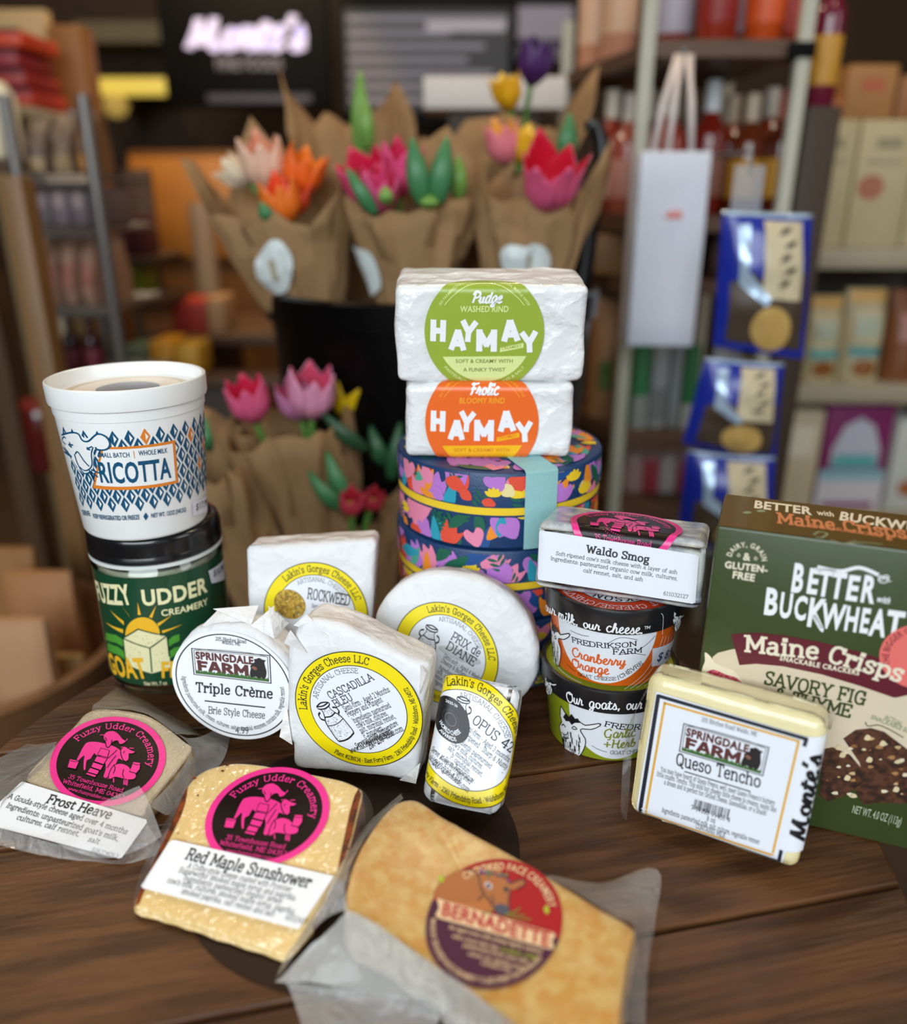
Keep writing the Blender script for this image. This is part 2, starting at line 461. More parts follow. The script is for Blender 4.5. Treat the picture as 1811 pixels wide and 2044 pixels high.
SCRIPT = {
'P': '6.6 C1.6 0 2 3 2.6 9.6/C.4 7.4 2 10 4.6 10 6.6 8.4 5.6 5.6 2.4 4.6', 'F': '5.6 C1 0 1.9 2 2.8 9.2/C.6 8.6 2 10 4 9.4 6.8 10.2/C.8 5 2.4 5.6 5 5.4', 'C': '6.4 C6.2 8 5.6 9.8 4.4 10 1.8 8 1 4 2.4 .4 4.6 .2 6.4 2', 'O': '8 C4.4 10 1.6 8 1 4 2.6 .4 5 0 7 3 7 7 5.4 9.6 3.6 9.4 4.6 8 7.6 8.8',
'G': '7.4 C6.2 8 5.6 9.8 4.4 10 1.8 8 1 4 2.4 .4 4.4 .4 6 2 6.2 4.6/C6.2 4.6 6 1 5.4 -2 3.4 -2.6', 'H': '7.4 C1 9.4 2 9.8 1.8 6 1.2 0/C6.6 10 5.8 6 5.6 2 6.4 0 7.4 1/C.8 4.6 3.4 5.4 6.4 5', 'M': '10 C.8 0 2 5 2.6 9.6/C2.6 9.6 3.4 4 4.2 1/C4.2 1 6 6 7 9.8/C7 9.8 7 4 7.6 .6 8.6 .2 9.8 1.6',
'a': '5.4 C4.2 6 2.6 6.6 1 4 1.2 .8 2.6 .2 4 2.6 4.6 6/C4.5 6 4 2 4.6 .3 5.6 1.2', 'b': '5 C0 1 1.8 5 2.4 9.4 1.6 9.6 1 4 1.4 .6 3 .2 4.2 2.4 3.6 5 2.4 4.6/C4 4 4.6 4.2 5.2 4.2', 'c': '4.4 C4 5.4 3 6.6 1.4 5.2 .8 2.4 2 .2 3.4 .4 4.6 1.6',
'd': '5.6 C4.2 6 2.6 6.6 1 4 1.2 .8 2.6 .2 4 2.6 5 9.8/C4.6 7 4 2 4.6 .3 5.6 1.2', 'e': '4.4 C0 1.2 2 3 3.4 4.8 2.8 6.6 1.4 5.2 1 2 2.2 .2 3.6 .6 4.6 1.6', 'f': '3.8 C0 1 2 5 3 9.4 2.2 10.2 1.8 6 1.4 -2 1 -3.4/C1.4 0 2.6 .4 3.8 1.4', 'g': '5.2 C4.2 6 2.6 6.6 1 4 1.2 .8 2.6 .4 3.8 2.6 4.4 6/C4.4 6 3.8 0 3 -3 1.4 -3.4 1 -2 3 -.4 5.4 1.4',
'h': '5.2 C0 1 2 5 2.8 9.2 2 9.8 1.4 5 1 0/C1.1 2 2.4 5.4 3.8 5.4 3.8 2 4.2 .3 5.4 1.2', 'i': '2.8 C0 1 1.2 3.4 1.6 6/C1.6 6 1 2 1.6 .3 2.8 1.2/D2 8.6', 'k': '5 C0 1 2 5 2.8 9.2 2 9.8 1.4 5 1 0/C1.2 2.6 3 5.6 4 5 2 3.2/C2 3.2 3.4 .6 4 .2 5.2 1.2', 'l': '2.8 C0 1 1.8 5 2.4 9.2 1.6 9.8 1.2 4 1.4 .6 2 .3 3 1.2',
'm': '7.6 C0 1.2 1 5.6 1.4 6/C1.4 6 1 2 1 0/C1.1 2.4 2.4 5.8 3.6 5.6 3.4 2 3.4 0/C3.4 2.4 4.8 5.8 6 5.4 5.8 2 6.2 .3 7.6 1.2', 'n': '5.2 C0 1.2 1 5.6 1.4 6/C1.4 6 1 2 1 0/C1.1 2.4 2.4 5.8 3.8 5.4 3.6 2 4 .3 5.3 1.2', 'o': '4.6 C2.8 6.2 1.2 5 .9 2.4 2.2 .2 3.8 1.6 3.9 4.4 2.8 6.2/C3.4 5 4 4.4 4.8 4.6',
'r': '4.2 C0 1.2 1.2 5 1.6 6.4 2 5.4 3.2 5.4/C3.2 5.4 2.8 2 3 .4 4.3 1.2', 's': '4 C0 1.2 1.6 4 2.2 6.2 3.2 3 3 .8 1.8 .1 .8 1/C2.4 .2 3.2 .4 4.2 1.2', 't': '3.4 C0 1.2 1.4 5 2 8.8/C2 8.8 1.2 2 1.8 .3 3.4 1.2/L.6 6.4 3.4 6.6', 'u': '5.2 C0 1.4 1 4.6 1.2 6/C1.2 6 .8 2 1.6 .2 3 1.4 4 6/C4 6 3.6 2 4.2 .3 5.4 1.2',
'y': '5 C0 1.4 1 4.6 1.2 6/C1.2 6 .8 2 1.6 .4 3 1.6 4 6/C4 6 3.6 0 2.8 -3 1.2 -3.4 1 -2 3 -.4 5.2 1.4', '+': '6 L3 1 3 7/L.6 4 5.4 4', ',': '2.6 L1.6 1 .9 -1.4', '.': '2.4 D1.1 .5', "'": '2 L1.4 10 1 7.6',
}
BLOCK = {'F': '7 L1.5 .4 1.5 9.6/L.8 8.4 6.2 8.4/L1.5 4.6 5.4 4.6', 'R': '8 L1.5 .4 1.5 9.6/C1.5 8.5 4.2 8.5 6 6.6 4.2 4.7 1.5 4.7/L3.6 4.6 6.8 .4', 'H': '8 L1.5 .4 1.5 9.6/L6.5 .4 6.5 9.6/L1.5 5 6.5 5', 'A': '9 L1.4 .5 4.2 9.4/L7.6 .5 4.8 9.4/L2.6 3 6.4 3/L3.9 9 5.1 9', 'Y': '9 L1.3 9.5 4.5 4.6/L7.7 9.5 4.5 4.6/L4.5 4.8 4.5 .5', 'M': '10 L1.5 .4 1.5 9.6/L8.5 .4 8.5 9.6/L1.6 9 5 3/L8.4 9 5 3'}
GLY = {}
_ft = bpy.data.curves.new('letter', 'FONT')
_ft.resolution_u = 3
_fo = bpy.data.objects.new('letter', _ft)
COL.objects.link(_fo)


def _outline(body, off):
    _ft.body, _ft.offset = body, off
    bpy.context.view_layer.update()
    ev = _fo.evaluated_get(bpy.context.evaluated_depsgraph_get())
    me = ev.to_mesh()
    vs = [(v.co.x, v.co.y) for v in me.vertices]
    me.calc_loop_triangles()
    fs = [tuple(t.vertices) for t in me.loop_triangles]
    ev.to_mesh_clear()
    return vs, fs


def ribbon(pts, w):
    P = [Vector((p[0], p[1])) for p in pts]
    P = [p for i, p in enumerate(P) if i == 0 or (p - P[i - 1]).length > 1e-6]
    vs, fs = [], []
    for i, p in enumerate(P):
        a, b = (p - P[i - 1]).normalized() if i else None, (P[i + 1] - p).normalized() if i < len(P) - 1 else None
        t = (a or b) if not (a and b) else (a + b)
        if t.length < 1e-4:
            t = b
        t = t.normalized()
        nn = Vector((-t.y, t.x))
        k = 1.0
        if a and b:
            k = 1.0 / max(0.5, abs(nn.dot(Vector((-b.y, b.x)))))
        vs += [tuple(p + nn * w / 2 * k), tuple(p - nn * w / 2 * k)]
    for i in range(len(P) - 1):
        fs.append((2 * i, 2 * i + 1, 2 * i + 3))
        fs.append((2 * i, 2 * i + 3, 2 * i + 2))
    return vs, fs


def glyph(font, c, bold):
    """verts, tris, advance; cap height = 1"""
    key = (font, c, bold)
    if key in GLY:
        return GLY[key]
    if font == 'sans':
        k = 1.0 / 0.73
        if c == ' ':
            g = ([], [], 0.36)
        else:
            vs, fs = _outline(c, 0.012 * bold)
            full, _ = _outline('H' + c + 'H', 0)
            hh, _ = _outline('HH', 0)
            adv = max(p[0] for p in full) - max(p[0] for p in hh)
            g = ([(x * k, y * k, 0) for x, y in vs], fs, (adv + 0.012 * bold) * k)
    else:
        src = {'slab': SLAB, 'script': SCRIPT, 'block': BLOCK}[font]
        if c == ' ':
            g = ([], [], 0.42 if font == 'slab' else 0.4)
        else:
            spec = src.get(c) or SLAB.get(c) or SLAB['.']
            head, rest = spec.split(' ', 1)
            w = bold if font == 'block' else (0.70 + 0.6 * bold)
            vs, fs, kk = [], [], [0]

            def addr(pts, ww=w):
                a, b = ribbon(pts, ww)
                o = len(vs)
                vs.extend((x_, y_, kk[0]) for x_, y_ in a)
                kk[0] += 1
                fs.extend(tuple(i + o for i in f) for f in b)
            for st in rest.split('/'):
                nums = [float(x) for x in st[1:].split()]
                pts = list(zip(nums[::2], nums[1::2]))
                if st[0] == 'L':
                    for a, b in zip(pts, pts[1:]):
                        d = Vector((b[0] - a[0], b[1] - a[1])).normalized() * w * 0.3
                        addr([(a[0] - d.x, a[1] - d.y), (b[0] + d.x, b[1] + d.y)])
                elif st[0] == 'C':
                    addr(catmull(pts, 4))
                elif st[0] == 'S':
                    for x, y in pts:
                        l = 1.15 + 0.3 * bold
                        dy = w * 0.3 if y < 1 else -w * 0.3
                        addr([(x - l, y + dy * .4), (x + l, y + dy * .4)], w * 0.85)
                elif st[0] == 'D':
                    for x, y in pts:
                        r = w * 0.75
                        addr([(x - r, y), (x + r, y)], 2 * r)
            g = ([(x / 10, y / 10, k_) for x, y, k_ in vs], fs, (float(head) + (0.25 * bold if font == 'slab' else 0)) / 10)
    GLY[key] = g
    return g


def width(s, font, bold, track=0.0):
    return sum(glyph(font, c, bold)[2] + track for c in s) - track


class Art:
    """Flat printing collected in label coordinates and laid on a surface by fmap(u, v, lift)."""
    def __init__(s, fmap, maxlen=None, dl=7e-5, base=4e-4):
        s.fmap, s.maxlen, s.dl, s.base, s.items = fmap, maxlen, dl, base, []
        s.T = None

    def tri(s, vs, fs, mat, layer):
        if s.T:
            vs = [tuple(s.T(p[0], p[1])) + tuple(p[2:]) for p in vs]
        s.items.append((vs, fs, mat, layer))

    def poly(s, pts, mat, layer=1, smooth=0):
        if smooth:
            pts = catmull(pts, smooth, True)
        P = [Vector((p[0], p[1], 0)) for p in pts]
        s.tri([(p.x, p.y) for p in P], [tuple(t) for t in tessellate_polygon([P])], mat, layer)

    def disc(s, cx, cy, rx, mat, layer=1, ry=None, n=48):
        pts = ngon(cx, cy, rx, ry, n)
        s.tri(pts + [(cx, cy)], [(i, (i + 1) % n, n) for i in range(n)], mat, layer)

    def ring(s, cx, cy, r, w, mat, layer=1, a0=0, a1=360, n=64):
        o, i = ngon(cx, cy, r + w / 2, None, n, a0, a1), ngon(cx, cy, r - w / 2, None, n, a0, a1)
        k = len(o)
        fs = []
        for j in range(n):
            a, b = j, (j + 1) % k
            fs += [(a, b, b + k), (a, b + k, a + k)]
        s.tri(o + i, fs, mat, layer)

    def rect(s, x0, y0, x1, y1, mat, layer=1):
        s.tri([(x0, y0), (x1, y0), (x1, y1), (x0, y1)], [(0, 1, 2), (0, 2, 3)], mat, layer)

    def line(s, pts, w, mat, layer=2, smooth=0):
        a, b = ribbon(catmull(pts, smooth) if smooth else pts, w)
        s.tri(a, b, mat, layer)

    def text(s, txt, x, y, h, mat, font='slab', bold=1, align='c', rot=0.0, sx=1.0, shear=0.0, layer=3, track=0.0, fit=None, up=None):
        W = width(txt, font, bold, track)
        if fit:
            sx = fit / (W * h)
        c, sn = math.cos(rot), math.sin(rot)
        cur = {'c': -W / 2, 'l': 0, 'r': -W}[align]
        vs, fs = [], []
        for ch in txt:
            g = glyph(font, ch, bold)
            o = len(vs)
            for gx, gy, gk in g[0]:
                lx, ly = (cur + gx) * h * sx + gy * h * shear, gy * h
                if up:
                    vs.append((x + c * lx + up[0] * ly, y + sn * lx + up[1] * ly, gk))
                else:
                    vs.append((x + c * lx - sn * ly, y + sn * lx + c * ly, gk))
            fs += [tuple(i + o for i in f) for f in g[1]]
            cur += g[2] + track
        s.tri(vs, fs, mat, layer)

    def arc(s, txt, r, a_mid, h, mat, font='slab', bold=1, sx=1.0, layer=3, cx=0, cy=0, below=False, track=0.0, span=None):
        """letters around a circle, centred on the angle a_mid (degrees); below: letters stand inwards and read left to right at the bottom."""
        W = width(txt, font, bold, track) * h * sx
        if span:
            k = R(span) * r / W
            sx, W = sx * k, W * k
        cur = -W / 2
        vs, fs = [], []
        for ch in txt:
            g = glyph(font, ch, bold)
            adv = g[2] * h * sx
            mid = cur + adv / 2
            th = R(a_mid) + (mid / r if below else -mid / r)
            o = len(vs)
            for gx, gy, gk in g[0]:
                lx, ly = gx * h * sx - adv / 2, gy * h
                if below:
                    ex, ey = (-math.sin(th), math.cos(th)), (-math.cos(th), -math.sin(th))
                else:
                    ex, ey = (math.sin(th), -math.cos(th)), (math.cos(th), math.sin(th))
                vs.append((cx + r * math.cos(th) + ex[0] * lx + ey[0] * ly, cy + r * math.sin(th) + ex[1] * lx + ey[1] * ly, gk))
            fs += [tuple(i + o for i in f) for f in g[1]]
            cur += adv + track * h * sx
        s.tri(vs, fs, mat, layer)

    def build(s, name, parent, smooth=True):
        mb = MB()
        for vs, fs, mat, layer in s.items:
            # every face turned to face outwards
            tris = []
            for f in fs:
                a, b, c = (vs[i] for i in f)
                cr = (b[0] - a[0]) * (c[1] - a[1]) - (b[1] - a[1]) * (c[0] - a[0])
                if abs(cr) < 1e-16:
                    continue
                tris.append(tuple(f) if cr > 0 else tuple(f)[::-1])
            if s.maxlen:
                vs, tris = refine(vs, tris, s.maxlen)
            mb.add([s.fmap(p[0], p[1], s.base + s.dl * (layer + (0.09 * p[2] if len(p) > 2 else 0))) for p in vs], tris, mat)
        return mb.build(name, parent, smooth=smooth, angle=60)


def refine(vs, tris, L):
    vs = [tuple(p) for p in vs]
    for _ in range(9):
        mids, out, again = {}, [], False

        def mid(a, b):
            k = (min(a, b), max(a, b))
            if k not in mids:
                d = math.hypot(vs[a][0] - vs[b][0], vs[a][1] - vs[b][1])
                if d > L:
                    vs.append(((vs[a][0] + vs[b][0]) / 2, (vs[a][1] + vs[b][1]) / 2) + vs[a][2:])
                    mids[k] = len(vs) - 1
                else:
                    mids[k] = None
            return mids[k]
        for a, b, c in tris:
            ab, bc, ca = mid(a, b), mid(b, c), mid(c, a)
            n = sum(x is not None for x in (ab, bc, ca))
            again |= n > 0
            if n == 0:
                out.append((a, b, c))
            elif n == 3:
                out += [(a, ab, ca), (ab, b, bc), (ca, bc, c), (ab, bc, ca)]
            else:
                while ab is None or (n == 2 and ca is not None and bc is None and False):
                    a, b, c, ab, bc, ca = b, c, a, bc, ca, ab
                if n == 1:
                    out += [(a, ab, c), (ab, b, c)]
                elif bc is not None:
                    out += [(ab, b, bc), (a, ab, bc), (a, bc, c)]
                else:
                    out += [(a, ab, ca), (ab, b, c), (ab, c, ca)]
        tris = out
        if not again:
            break
    return vs, tris


def planar(pl, c, X, Y, rot=0.0):
    """unit label frame on a plane: centre, right-edge and top-edge vectors given in plane coordinates."""
    cr, sr = math.cos(R(rot)), math.sin(R(rot))
    X2 = (X[0] * cr + Y[0] * sr, X[1] * cr + Y[1] * sr)
    Y2 = (-X[0] * sr + Y[0] * cr, -X[1] * sr + Y[1] * cr)
    return lambda a, b, d: pl.pt(c[0] + a * X2[0] + b * Y2[0], c[1] + a * X2[1] + b * Y2[1], d)


def frame_px(pl, cpx, xv, yv, k=1.0, o=(0, 0), rot=0.0):
    """centre and half-axis vectors as they are seen (crop scale k, crop origin o), laid on the plane."""
    f = lambda p: pl.uv(p[0] / k + o[0], p[1] / k + o[1])
    c = f(cpx)
    a = f((cpx[0] + xv[0], cpx[1] + xv[1]))
    a2 = f((cpx[0] - xv[0], cpx[1] - xv[1]))
    b = f((cpx[0] + yv[0], cpx[1] + yv[1]))
    b2 = f((cpx[0] - yv[0], cpx[1] - yv[1]))
    return c, ((a[0] - a2[0]) / 2, (a[1] - a2[1]) / 2), ((b[0] - b2[0]) / 2, (b[1] - b2[1]) / 2), rot


class Cone:
    """Side of an upright round pot: axis (cx, cy), base height z0, radii r0 at the base and r1 at height h."""
    def __init__(s, cx, cy, z0, r0, r1, h, a0=None):
        s.c, s.z0, s.r0, s.k, s.h = Vector((cx, cy)), z0, r0, (r1 - r0) / h, h
        s.a0 = math.atan2(-cy, -cx) if a0 is None else a0
        s.rr = (r0 + r1) / 2

    def uv(s, px, py):
        d, o = ray(px, py), CAM
        ox, oy, oz = o.x - s.c.x, o.y - s.c.y, s.r0 + s.k * (o.z - s.z0)
        A = d.x ** 2 + d.y ** 2 - (s.k * d.z) ** 2
        B = 2 * (ox * d.x + oy * d.y - s.k * d.z * oz)
        C = ox ** 2 + oy ** 2 - oz ** 2
        D = max(B * B - 4 * A * C, 0)
        t = (-B - math.sqrt(D)) / (2 * A)
        p = o + d * t
        a = (math.atan2(p.y - s.c.y, p.x - s.c.x) - s.a0 + PI) % (2 * PI) - PI
        return (a * s.rr, p.z - s.z0)

    def pt(s, u, v, d=0.0):
        a = s.a0 + u / s.rr
        r = s.r0 + s.k * v + d
        return Vector((s.c.x + r * math.cos(a), s.c.y + r * math.sin(a), s.z0 + v))


class Fold:
    """Front of a soft block whose printing runs over its rounded edges: plane, width and height of the front, edge radius."""
    def __init__(s, pl, u0, u1, v0, v1, r):
        s.pl, s.u0, s.u1, s.v0, s.v1, s.r = pl, u0, u1, v0, v1, r
        s.uv = pl.uv

    def _f(s, t, lo, hi):
        r = s.r
        if t > hi - r:
            a = (t - (hi - r)) / r
            if a < PI / 2:
                return hi - r + r * math.sin(a), r - r * math.cos(a), a
            return hi, r + (a - PI / 2) * r, PI / 2
        if t < lo + r:
            a = (lo + r - t) / r
            if a < PI / 2:
                return lo + r - r * math.sin(a), r - r * math.cos(a), -a
            return lo, r + (a - PI / 2) * r, -PI / 2
        return t, 0.0, 0.0

    def pt(s, u, v, d=0.0):
        x, dx, ax = s._f(u, s.u0, s.u1)
        y, dy, ay = s._f(v, s.v0, s.v1)
        return s.pl.pt(x + d * math.sin(ax) * math.cos(ay), y + d * math.sin(ay) * math.cos(ax), -dx - dy + d * math.cos(ax) * math.cos(ay))


class Trace(Art):
    """Printing traced in a crop of the view (scale k, origin o) and laid on the surface those sight lines meet."""
    def __init__(s, surf, k=1.0, o=(0, 0), maxlen=None, dl=7e-5, base=4e-4):
        super().__init__(surf.pt, maxlen, dl, base)
        s.surf, s.k, s.o = surf, k, o

    def q(s, p):
        return s.surf.uv(p[0] / s.k + s.o[0], p[1] / s.k + s.o[1])

    def qs(s, pts):
        return [s.q(p) for p in pts]

    def P(s, pts, mat, layer=1, smooth=0):
        s.poly(s.qs(pts), mat, layer, smooth)

    def N(s, pts, w, mat, layer=2, smooth=0):
        """pen line, w in crop pixels"""
        a = s.q(pts[0])
        b = s.q((pts[0][0], pts[0][1] - 10))
        s.line(s.qs(pts), w * math.dist(a, b) / 10, mat, layer, smooth)

    def D(s, c, rx, ry, mat, layer=2, n=28):
        s.poly(s.qs(ngon(c[0], c[1], rx, ry, n)), mat, layer)

    def t(s, txt, L, Rr, h, mat, font='slab', bold=1, layer=4, shear=0.0, lean=None, track=0.0):
        """one line of lettering from baseline point L to baseline point Rr, letters h crop pixels tall;
        lean = crop-pixel direction of the letters' upright, when the surface does not give it."""
        a, b = s.q(L), s.q(Rr)
        up = None
        e = lean or (0, -1)
        m = math.hypot(*e)
        c = s.q((L[0] + e[0] / m * h, L[1] + e[1] / m * h))
        hh = math.dist(a, c)
        if lean:
            up = ((c[0] - a[0]) / hh, (c[1] - a[1]) / hh)
        s.text(txt, a[0], a[1], hh, mat, font, bold, 'l', math.atan2(b[1] - a[1], b[0] - a[0]), 1, shear, layer, track, math.dist(a, b), up)


# ------------------------------------------------------------------ shared materials
PAPER = M('e3e4e6', 0.55, 0.02, 40, 0.5, 45, dist=0.004, crease=55)
PAPERB = M('e9e7e5', 0.45, 0.02, 40, 0.8, 45, dist=0.005, crease=50)
LABEL = M('e9ecf3', 0.32, 0.01, 30)
LABELW = M('f0f1f3', 0.4, 0.01, 30)
INK = M('17161a', 0.45, 0.03)
INKG = M('2e2e32', 0.45, 0.03)
YEL = M('f2dc00', 0.35, 0.02)
PINK = M('ee2f8e', 0.35, 0.03, coat=0.2)
COCOA = M('140807', 0.4, 0.05, coat=0.15, spec=0.3)
TEAL = M('0d4f72', 0.35, 0.08)
STICK = M('dfe0ea', 0.4, 0.02)
WHITEP = M('eff0ee', 0.28, 0.02, coat=0.3)
ORG_ = M('e0812a', 0.35, 0.03)

# ------------------------------------------------------------------ table
TC, TR_ = Vector((-0.030, 0.338)), 0.246
WOODS = [M('654126', 0.38, 0.25, 9, 0.5, 40, stretch=(1.2, 14, 14), col2='452a17', dist=0.0012, detail=6, spec=0.28),
         M('5e3c24', 0.36, 0.25, 8, 0.5, 36, stretch=(1.0, 16, 16), col2='3e2615', dist=0.0012, detail=6, spec=0.28),
         M('684428', 0.4, 0.25, 10, 0.5, 42, stretch=(1.4, 13, 13), col2='482d19', dist=0.0012, detail=6, spec=0.28)]
table = thing('barrel_table', 'round dark brown plank table top carrying the whole cheese display', 'table', (TC.x, TC.y, 0))
GA = R(12.3)
gd, gp = Vector((math.cos(GA), math.sin(GA))), Vector((-math.sin(GA), math.cos(GA)))
cuts = [-TR_, -0.175, -0.0935, 0.021, 0.103, 0.185, TR_]
for i in range(6):
    lo, hi = cuts[i] + (0.0011 if i else 0), cuts[i + 1] - (0.0011 if i < 5 else 0)
    n = 40
    a0, a1 = math.asin(max(-1, lo / TR_)), math.asin(min(1, hi / TR_))
    ring = [(TR_ * math.cos(a0 + (a1 - a0) * k / n), TR_ * math.sin(a0 + (a1 - a0) * k / n)) for k in range(n + 1)]
    ring += [(-x, y) for x, y in ring[::-1]]
    out = []
    for p in ring:
        if not out or math.dist(p, out[-1]) > 1e-5:
            out.append(p)
    mb = MB()
    rows = []
    for s, z in ((1.0, TZ - 0.032), (1.0, TZ - 0.003), (0.9965, TZ - 0.0006), (0.992, TZ)):
        rows.append([Vector((x * s, lo + (hi - lo) / 2 + (y - (lo + hi) / 2) * (1 - (1 - s) * 3), z)) for x, y in out])
    m = WOODS[i % 3]
    mb.grid(rows, m, True)
    k = len(out)
    mb.add(rows[-1], [list(range(k))], m)
    mb.add(rows[0], [list(range(k))[::-1]], m)
    # planks are modelled lying along x and turned with the grain
    o = mb.build('plank', None, angle=30)
    o.parent = table
    o.rotation_euler = (0, 0, GA)
mb = MB()
mb.lathe([(0.0, TZ - 0.05), (TR_ * 0.93, TZ - 0.05), (TR_ * 0.93, TZ - 0.033), (0, TZ - 0.033)], M('2c1c13', 0.6, 0.2, 20), (TC.x, TC.y, 0), 48)
mb.build('underframe', table)
mb = MB()
mb.lathe([(0.0, 0.0), (0.19, 0.0), (0.235, 0.2), (0.245, 0.36), (0.235, 0.54), (0.20, TZ - 0.051), (0, TZ - 0.051)], M('4a2f1d', 0.5, 0.3, 12, stretch=(8, 8, 1)), (TC.x, TC.y, 0), 48)
mb.build('barrel_body', table)
mb = MB()
for z, r in ((0.12, 0.222), (0.30, 0.246), (0.46, 0.246), (0.62, 0.222)):
    mb.lathe([(r, z), (r + 0.003, z), (r + 0.003, z + 0.035), (r, z + 0.035)], M('3a3a3c', 0.35, 0.1, metal=0.9), (TC.x, TC.y, 0), 48)
mb.build('hoop', table)
mb = MB()
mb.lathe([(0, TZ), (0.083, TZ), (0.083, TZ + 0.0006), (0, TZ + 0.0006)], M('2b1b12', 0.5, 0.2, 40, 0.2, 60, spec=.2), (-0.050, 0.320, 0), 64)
o = mb.build('dark_mark', table)  # thin dark disc laid on the planks
o['label'] = 'dark round mark on the planks'

# ------------------------------------------------------------------ jar of feta with the ricotta tub standing on it
jar = thing('feta_jar', 'glass jar with green goat cheese label and black lid, under the white tub', 'jar', (-0.1933, 0.4863, TZ))
jc = (-0.1933, 0.4863, TZ + 0.0007)
glass = M('f4f8f2', 0.03, 0.0, 10, trans=1.0)
mb = MB()
mb.lathe([(0, 0), (0.034, 0), (0.0385, 0.003), (0.0402, 0.009), (0.0402, 0.083), (0.039, 0.089), (0.0365, 0.0925), (0.0365, 0.100), (0.0345, 0.100), (0.0345, 0.092), (0.0372, 0.088), (0.0385, 0.083), (0.0385, 0.010), (0.035, 0.006), (0, 0.006)], glass, jc, 56)
mb.build('glass_jar', jar)
mb = MB()
mb.lathe([(0, 0.0065), (0.0345, 0.0065), (0.038, 0.0105), (0.038, 0.082), (0.036, 0.088), (0, 0.0885)], M('c3c2ac', 0.35, 0.12, 90, 0.5, 120, coat=0.4), jc, 48)
o = mb.build('feta', jar)
blk = M('141416', 0.22, 0.1, 60, coat=0.3)
mb = MB()
prof = [(0, 0.1125), (0.036, 0.1125), (0.0385, 0.1120), (0.0402, 0.1105), (0.0406, 0.109)]
n = 140
rows = []
for r, z in prof[1:]:
    rows.append([Vector((jc[0] + r * math.cos(2 * PI * i / n), jc[1] + r * math.sin(2 * PI * i / n), jc[2] + z)) for i in range(n)])
for z in (0.1075, 0.1005):
    rows.append([Vector((jc[0] + (0.0411 if i % 2 else 0.0404) * math.cos(2 * PI * i / n), jc[1] + (0.0411 if i % 2 else 0.0404) * math.sin(2 * PI * i / n), jc[2] + z)) for i in range(n)])
for r, z in ((0.0408, 0.0995), (0.0414, 0.0985), (0.0414, 0.0958), (0.0405, 0.095), (0.037, 0.095)):
    rows.append([Vector((jc[0] + r * math.cos(2 * PI * i / n), jc[1] + r * math.sin(2 * PI * i / n), jc[2] + z)) for i in range(n)])
mb.grid(rows, blk, True, flip=True)
mb.add(rows[0], [list(range(n))], blk)
mb.build('lid', jar)
mb = MB()
mb.lathe([(0.0385, 0.0925), (0.0412, 0.0925), (0.0412, 0.0948), (0.0385, 0.0948)], M('d9dcd8', 0.4, 0.02), jc, 56)
mb.build('lid_seal', jar)
ZA = (2.919, 60, 700)
cone = Cone(jc[0], jc[1], jc[2] + 0.009, 0.0404, 0.0404, 0.075)
a = Trace(cone, ZA[0], ZA[1:], 0.003, 1.0e-4, 2e-4)
GREEN, CREAM, SUN, LEAF = M('14442b', 0.3, 0.06, coat=0.3), M('ece5b4', 0.4, 0.03), M('f2b92a', 0.4, 0.04), M('4f9a34', 0.4, 0.05)
a.rect(-0.088, 0.002, 0.079, 0.078, GREEN, 0)
a.t('FUZZY', (404, 1448), (600, 1472), 88, CREAM, 'sans', 3, 3)
a.t('UDDER', (655, 1480), (1030, 1400), 90, CREAM, 'sans', 3, 3)
a.t('CREAMERY', (765, 1545), (1033, 1475), 38, CREAM, 'sans', 2, 3)
a.P(ngon(657, 1650, 100, 98, 30), SUN, 1)
for p, q, r in (((443, 1578), (545, 1622), (545, 1645)), ((468, 1508), (548, 1575), (550, 1598)), ((535, 1484), (575, 1538), (588, 1552)), ((628, 1465), (630, 1538), (648, 1538)), ((735, 1484), (695, 1550), (712, 1556)), ((825, 1540), (742, 1588), (748, 1605)), ((888, 1592), (768, 1630), (772, 1645))):
    a.P([p, q, r], SUN, 2)
for sgn in ((445, 560, 1640, 1690), (455, 570, 1700, 1765), (800, 870, 1690, 1650), (800, 880, 1760, 1720)):
    a.P([(sgn[0], sgn[2]), ((sgn[0] + sgn[1]) / 2, (sgn[2] + sgn[3]) / 2 - 10), (sgn[1], sgn[3]), (sgn[1], sgn[3] + 40), ((sgn[0] + sgn[1]) / 2, (sgn[2] + sgn[3]) / 2 + 35), (sgn[0], sgn[2] + 42)], LEAF, 1)
a.P([(545, 1672), (632, 1620), (798, 1658), (820, 1845), (710, 1878), (560, 1820)], CREAM, 3)
a.N([(545, 1672), (632, 1620), (798, 1658), (700, 1730), (545, 1672), (562, 1815)], 7, GREEN, 4)
a.N([(700, 1730), (712, 1872)], 7, GREEN, 4)
a.N([(798, 1658), (812, 1780)], 7, GREEN, 4)
rnd = random.Random(4)
for _ in range(38):
    x, y = rnd.uniform(575, 790), rnd.uniform(1640, 1850)
    if y > 1610 + abs(x - 690) * 0.35:
        a.D((x, y), 4, 3, M('b9b080', 0.5), 4, 6)
a.t('GOAT', (482, 1866), (692, 1900), 92, SUN, 'sans', 3, 5)
a.t('FETA', (765, 1900), (985, 1868), 92, SUN, 'sans', 3, 5)
a.t('Net Wt. 7 oz', (668, 1945), (800, 1942), 22, CREAM, 'sans', 2, 5)
o = a.build('label', jar)
a = Trace(cone, ZA[0], ZA[1:], 0.003, 1.0e-4, 9e-4)
a.P([(1033, 1282), (1120, 1212), (1128, 1330), (1052, 1355)], STICK, 0)
a.t('$16.99', (1062, 1315), (1118, 1280), 40, INKG, 'sans', 1, 2)
a.build('price_sticker', jar)

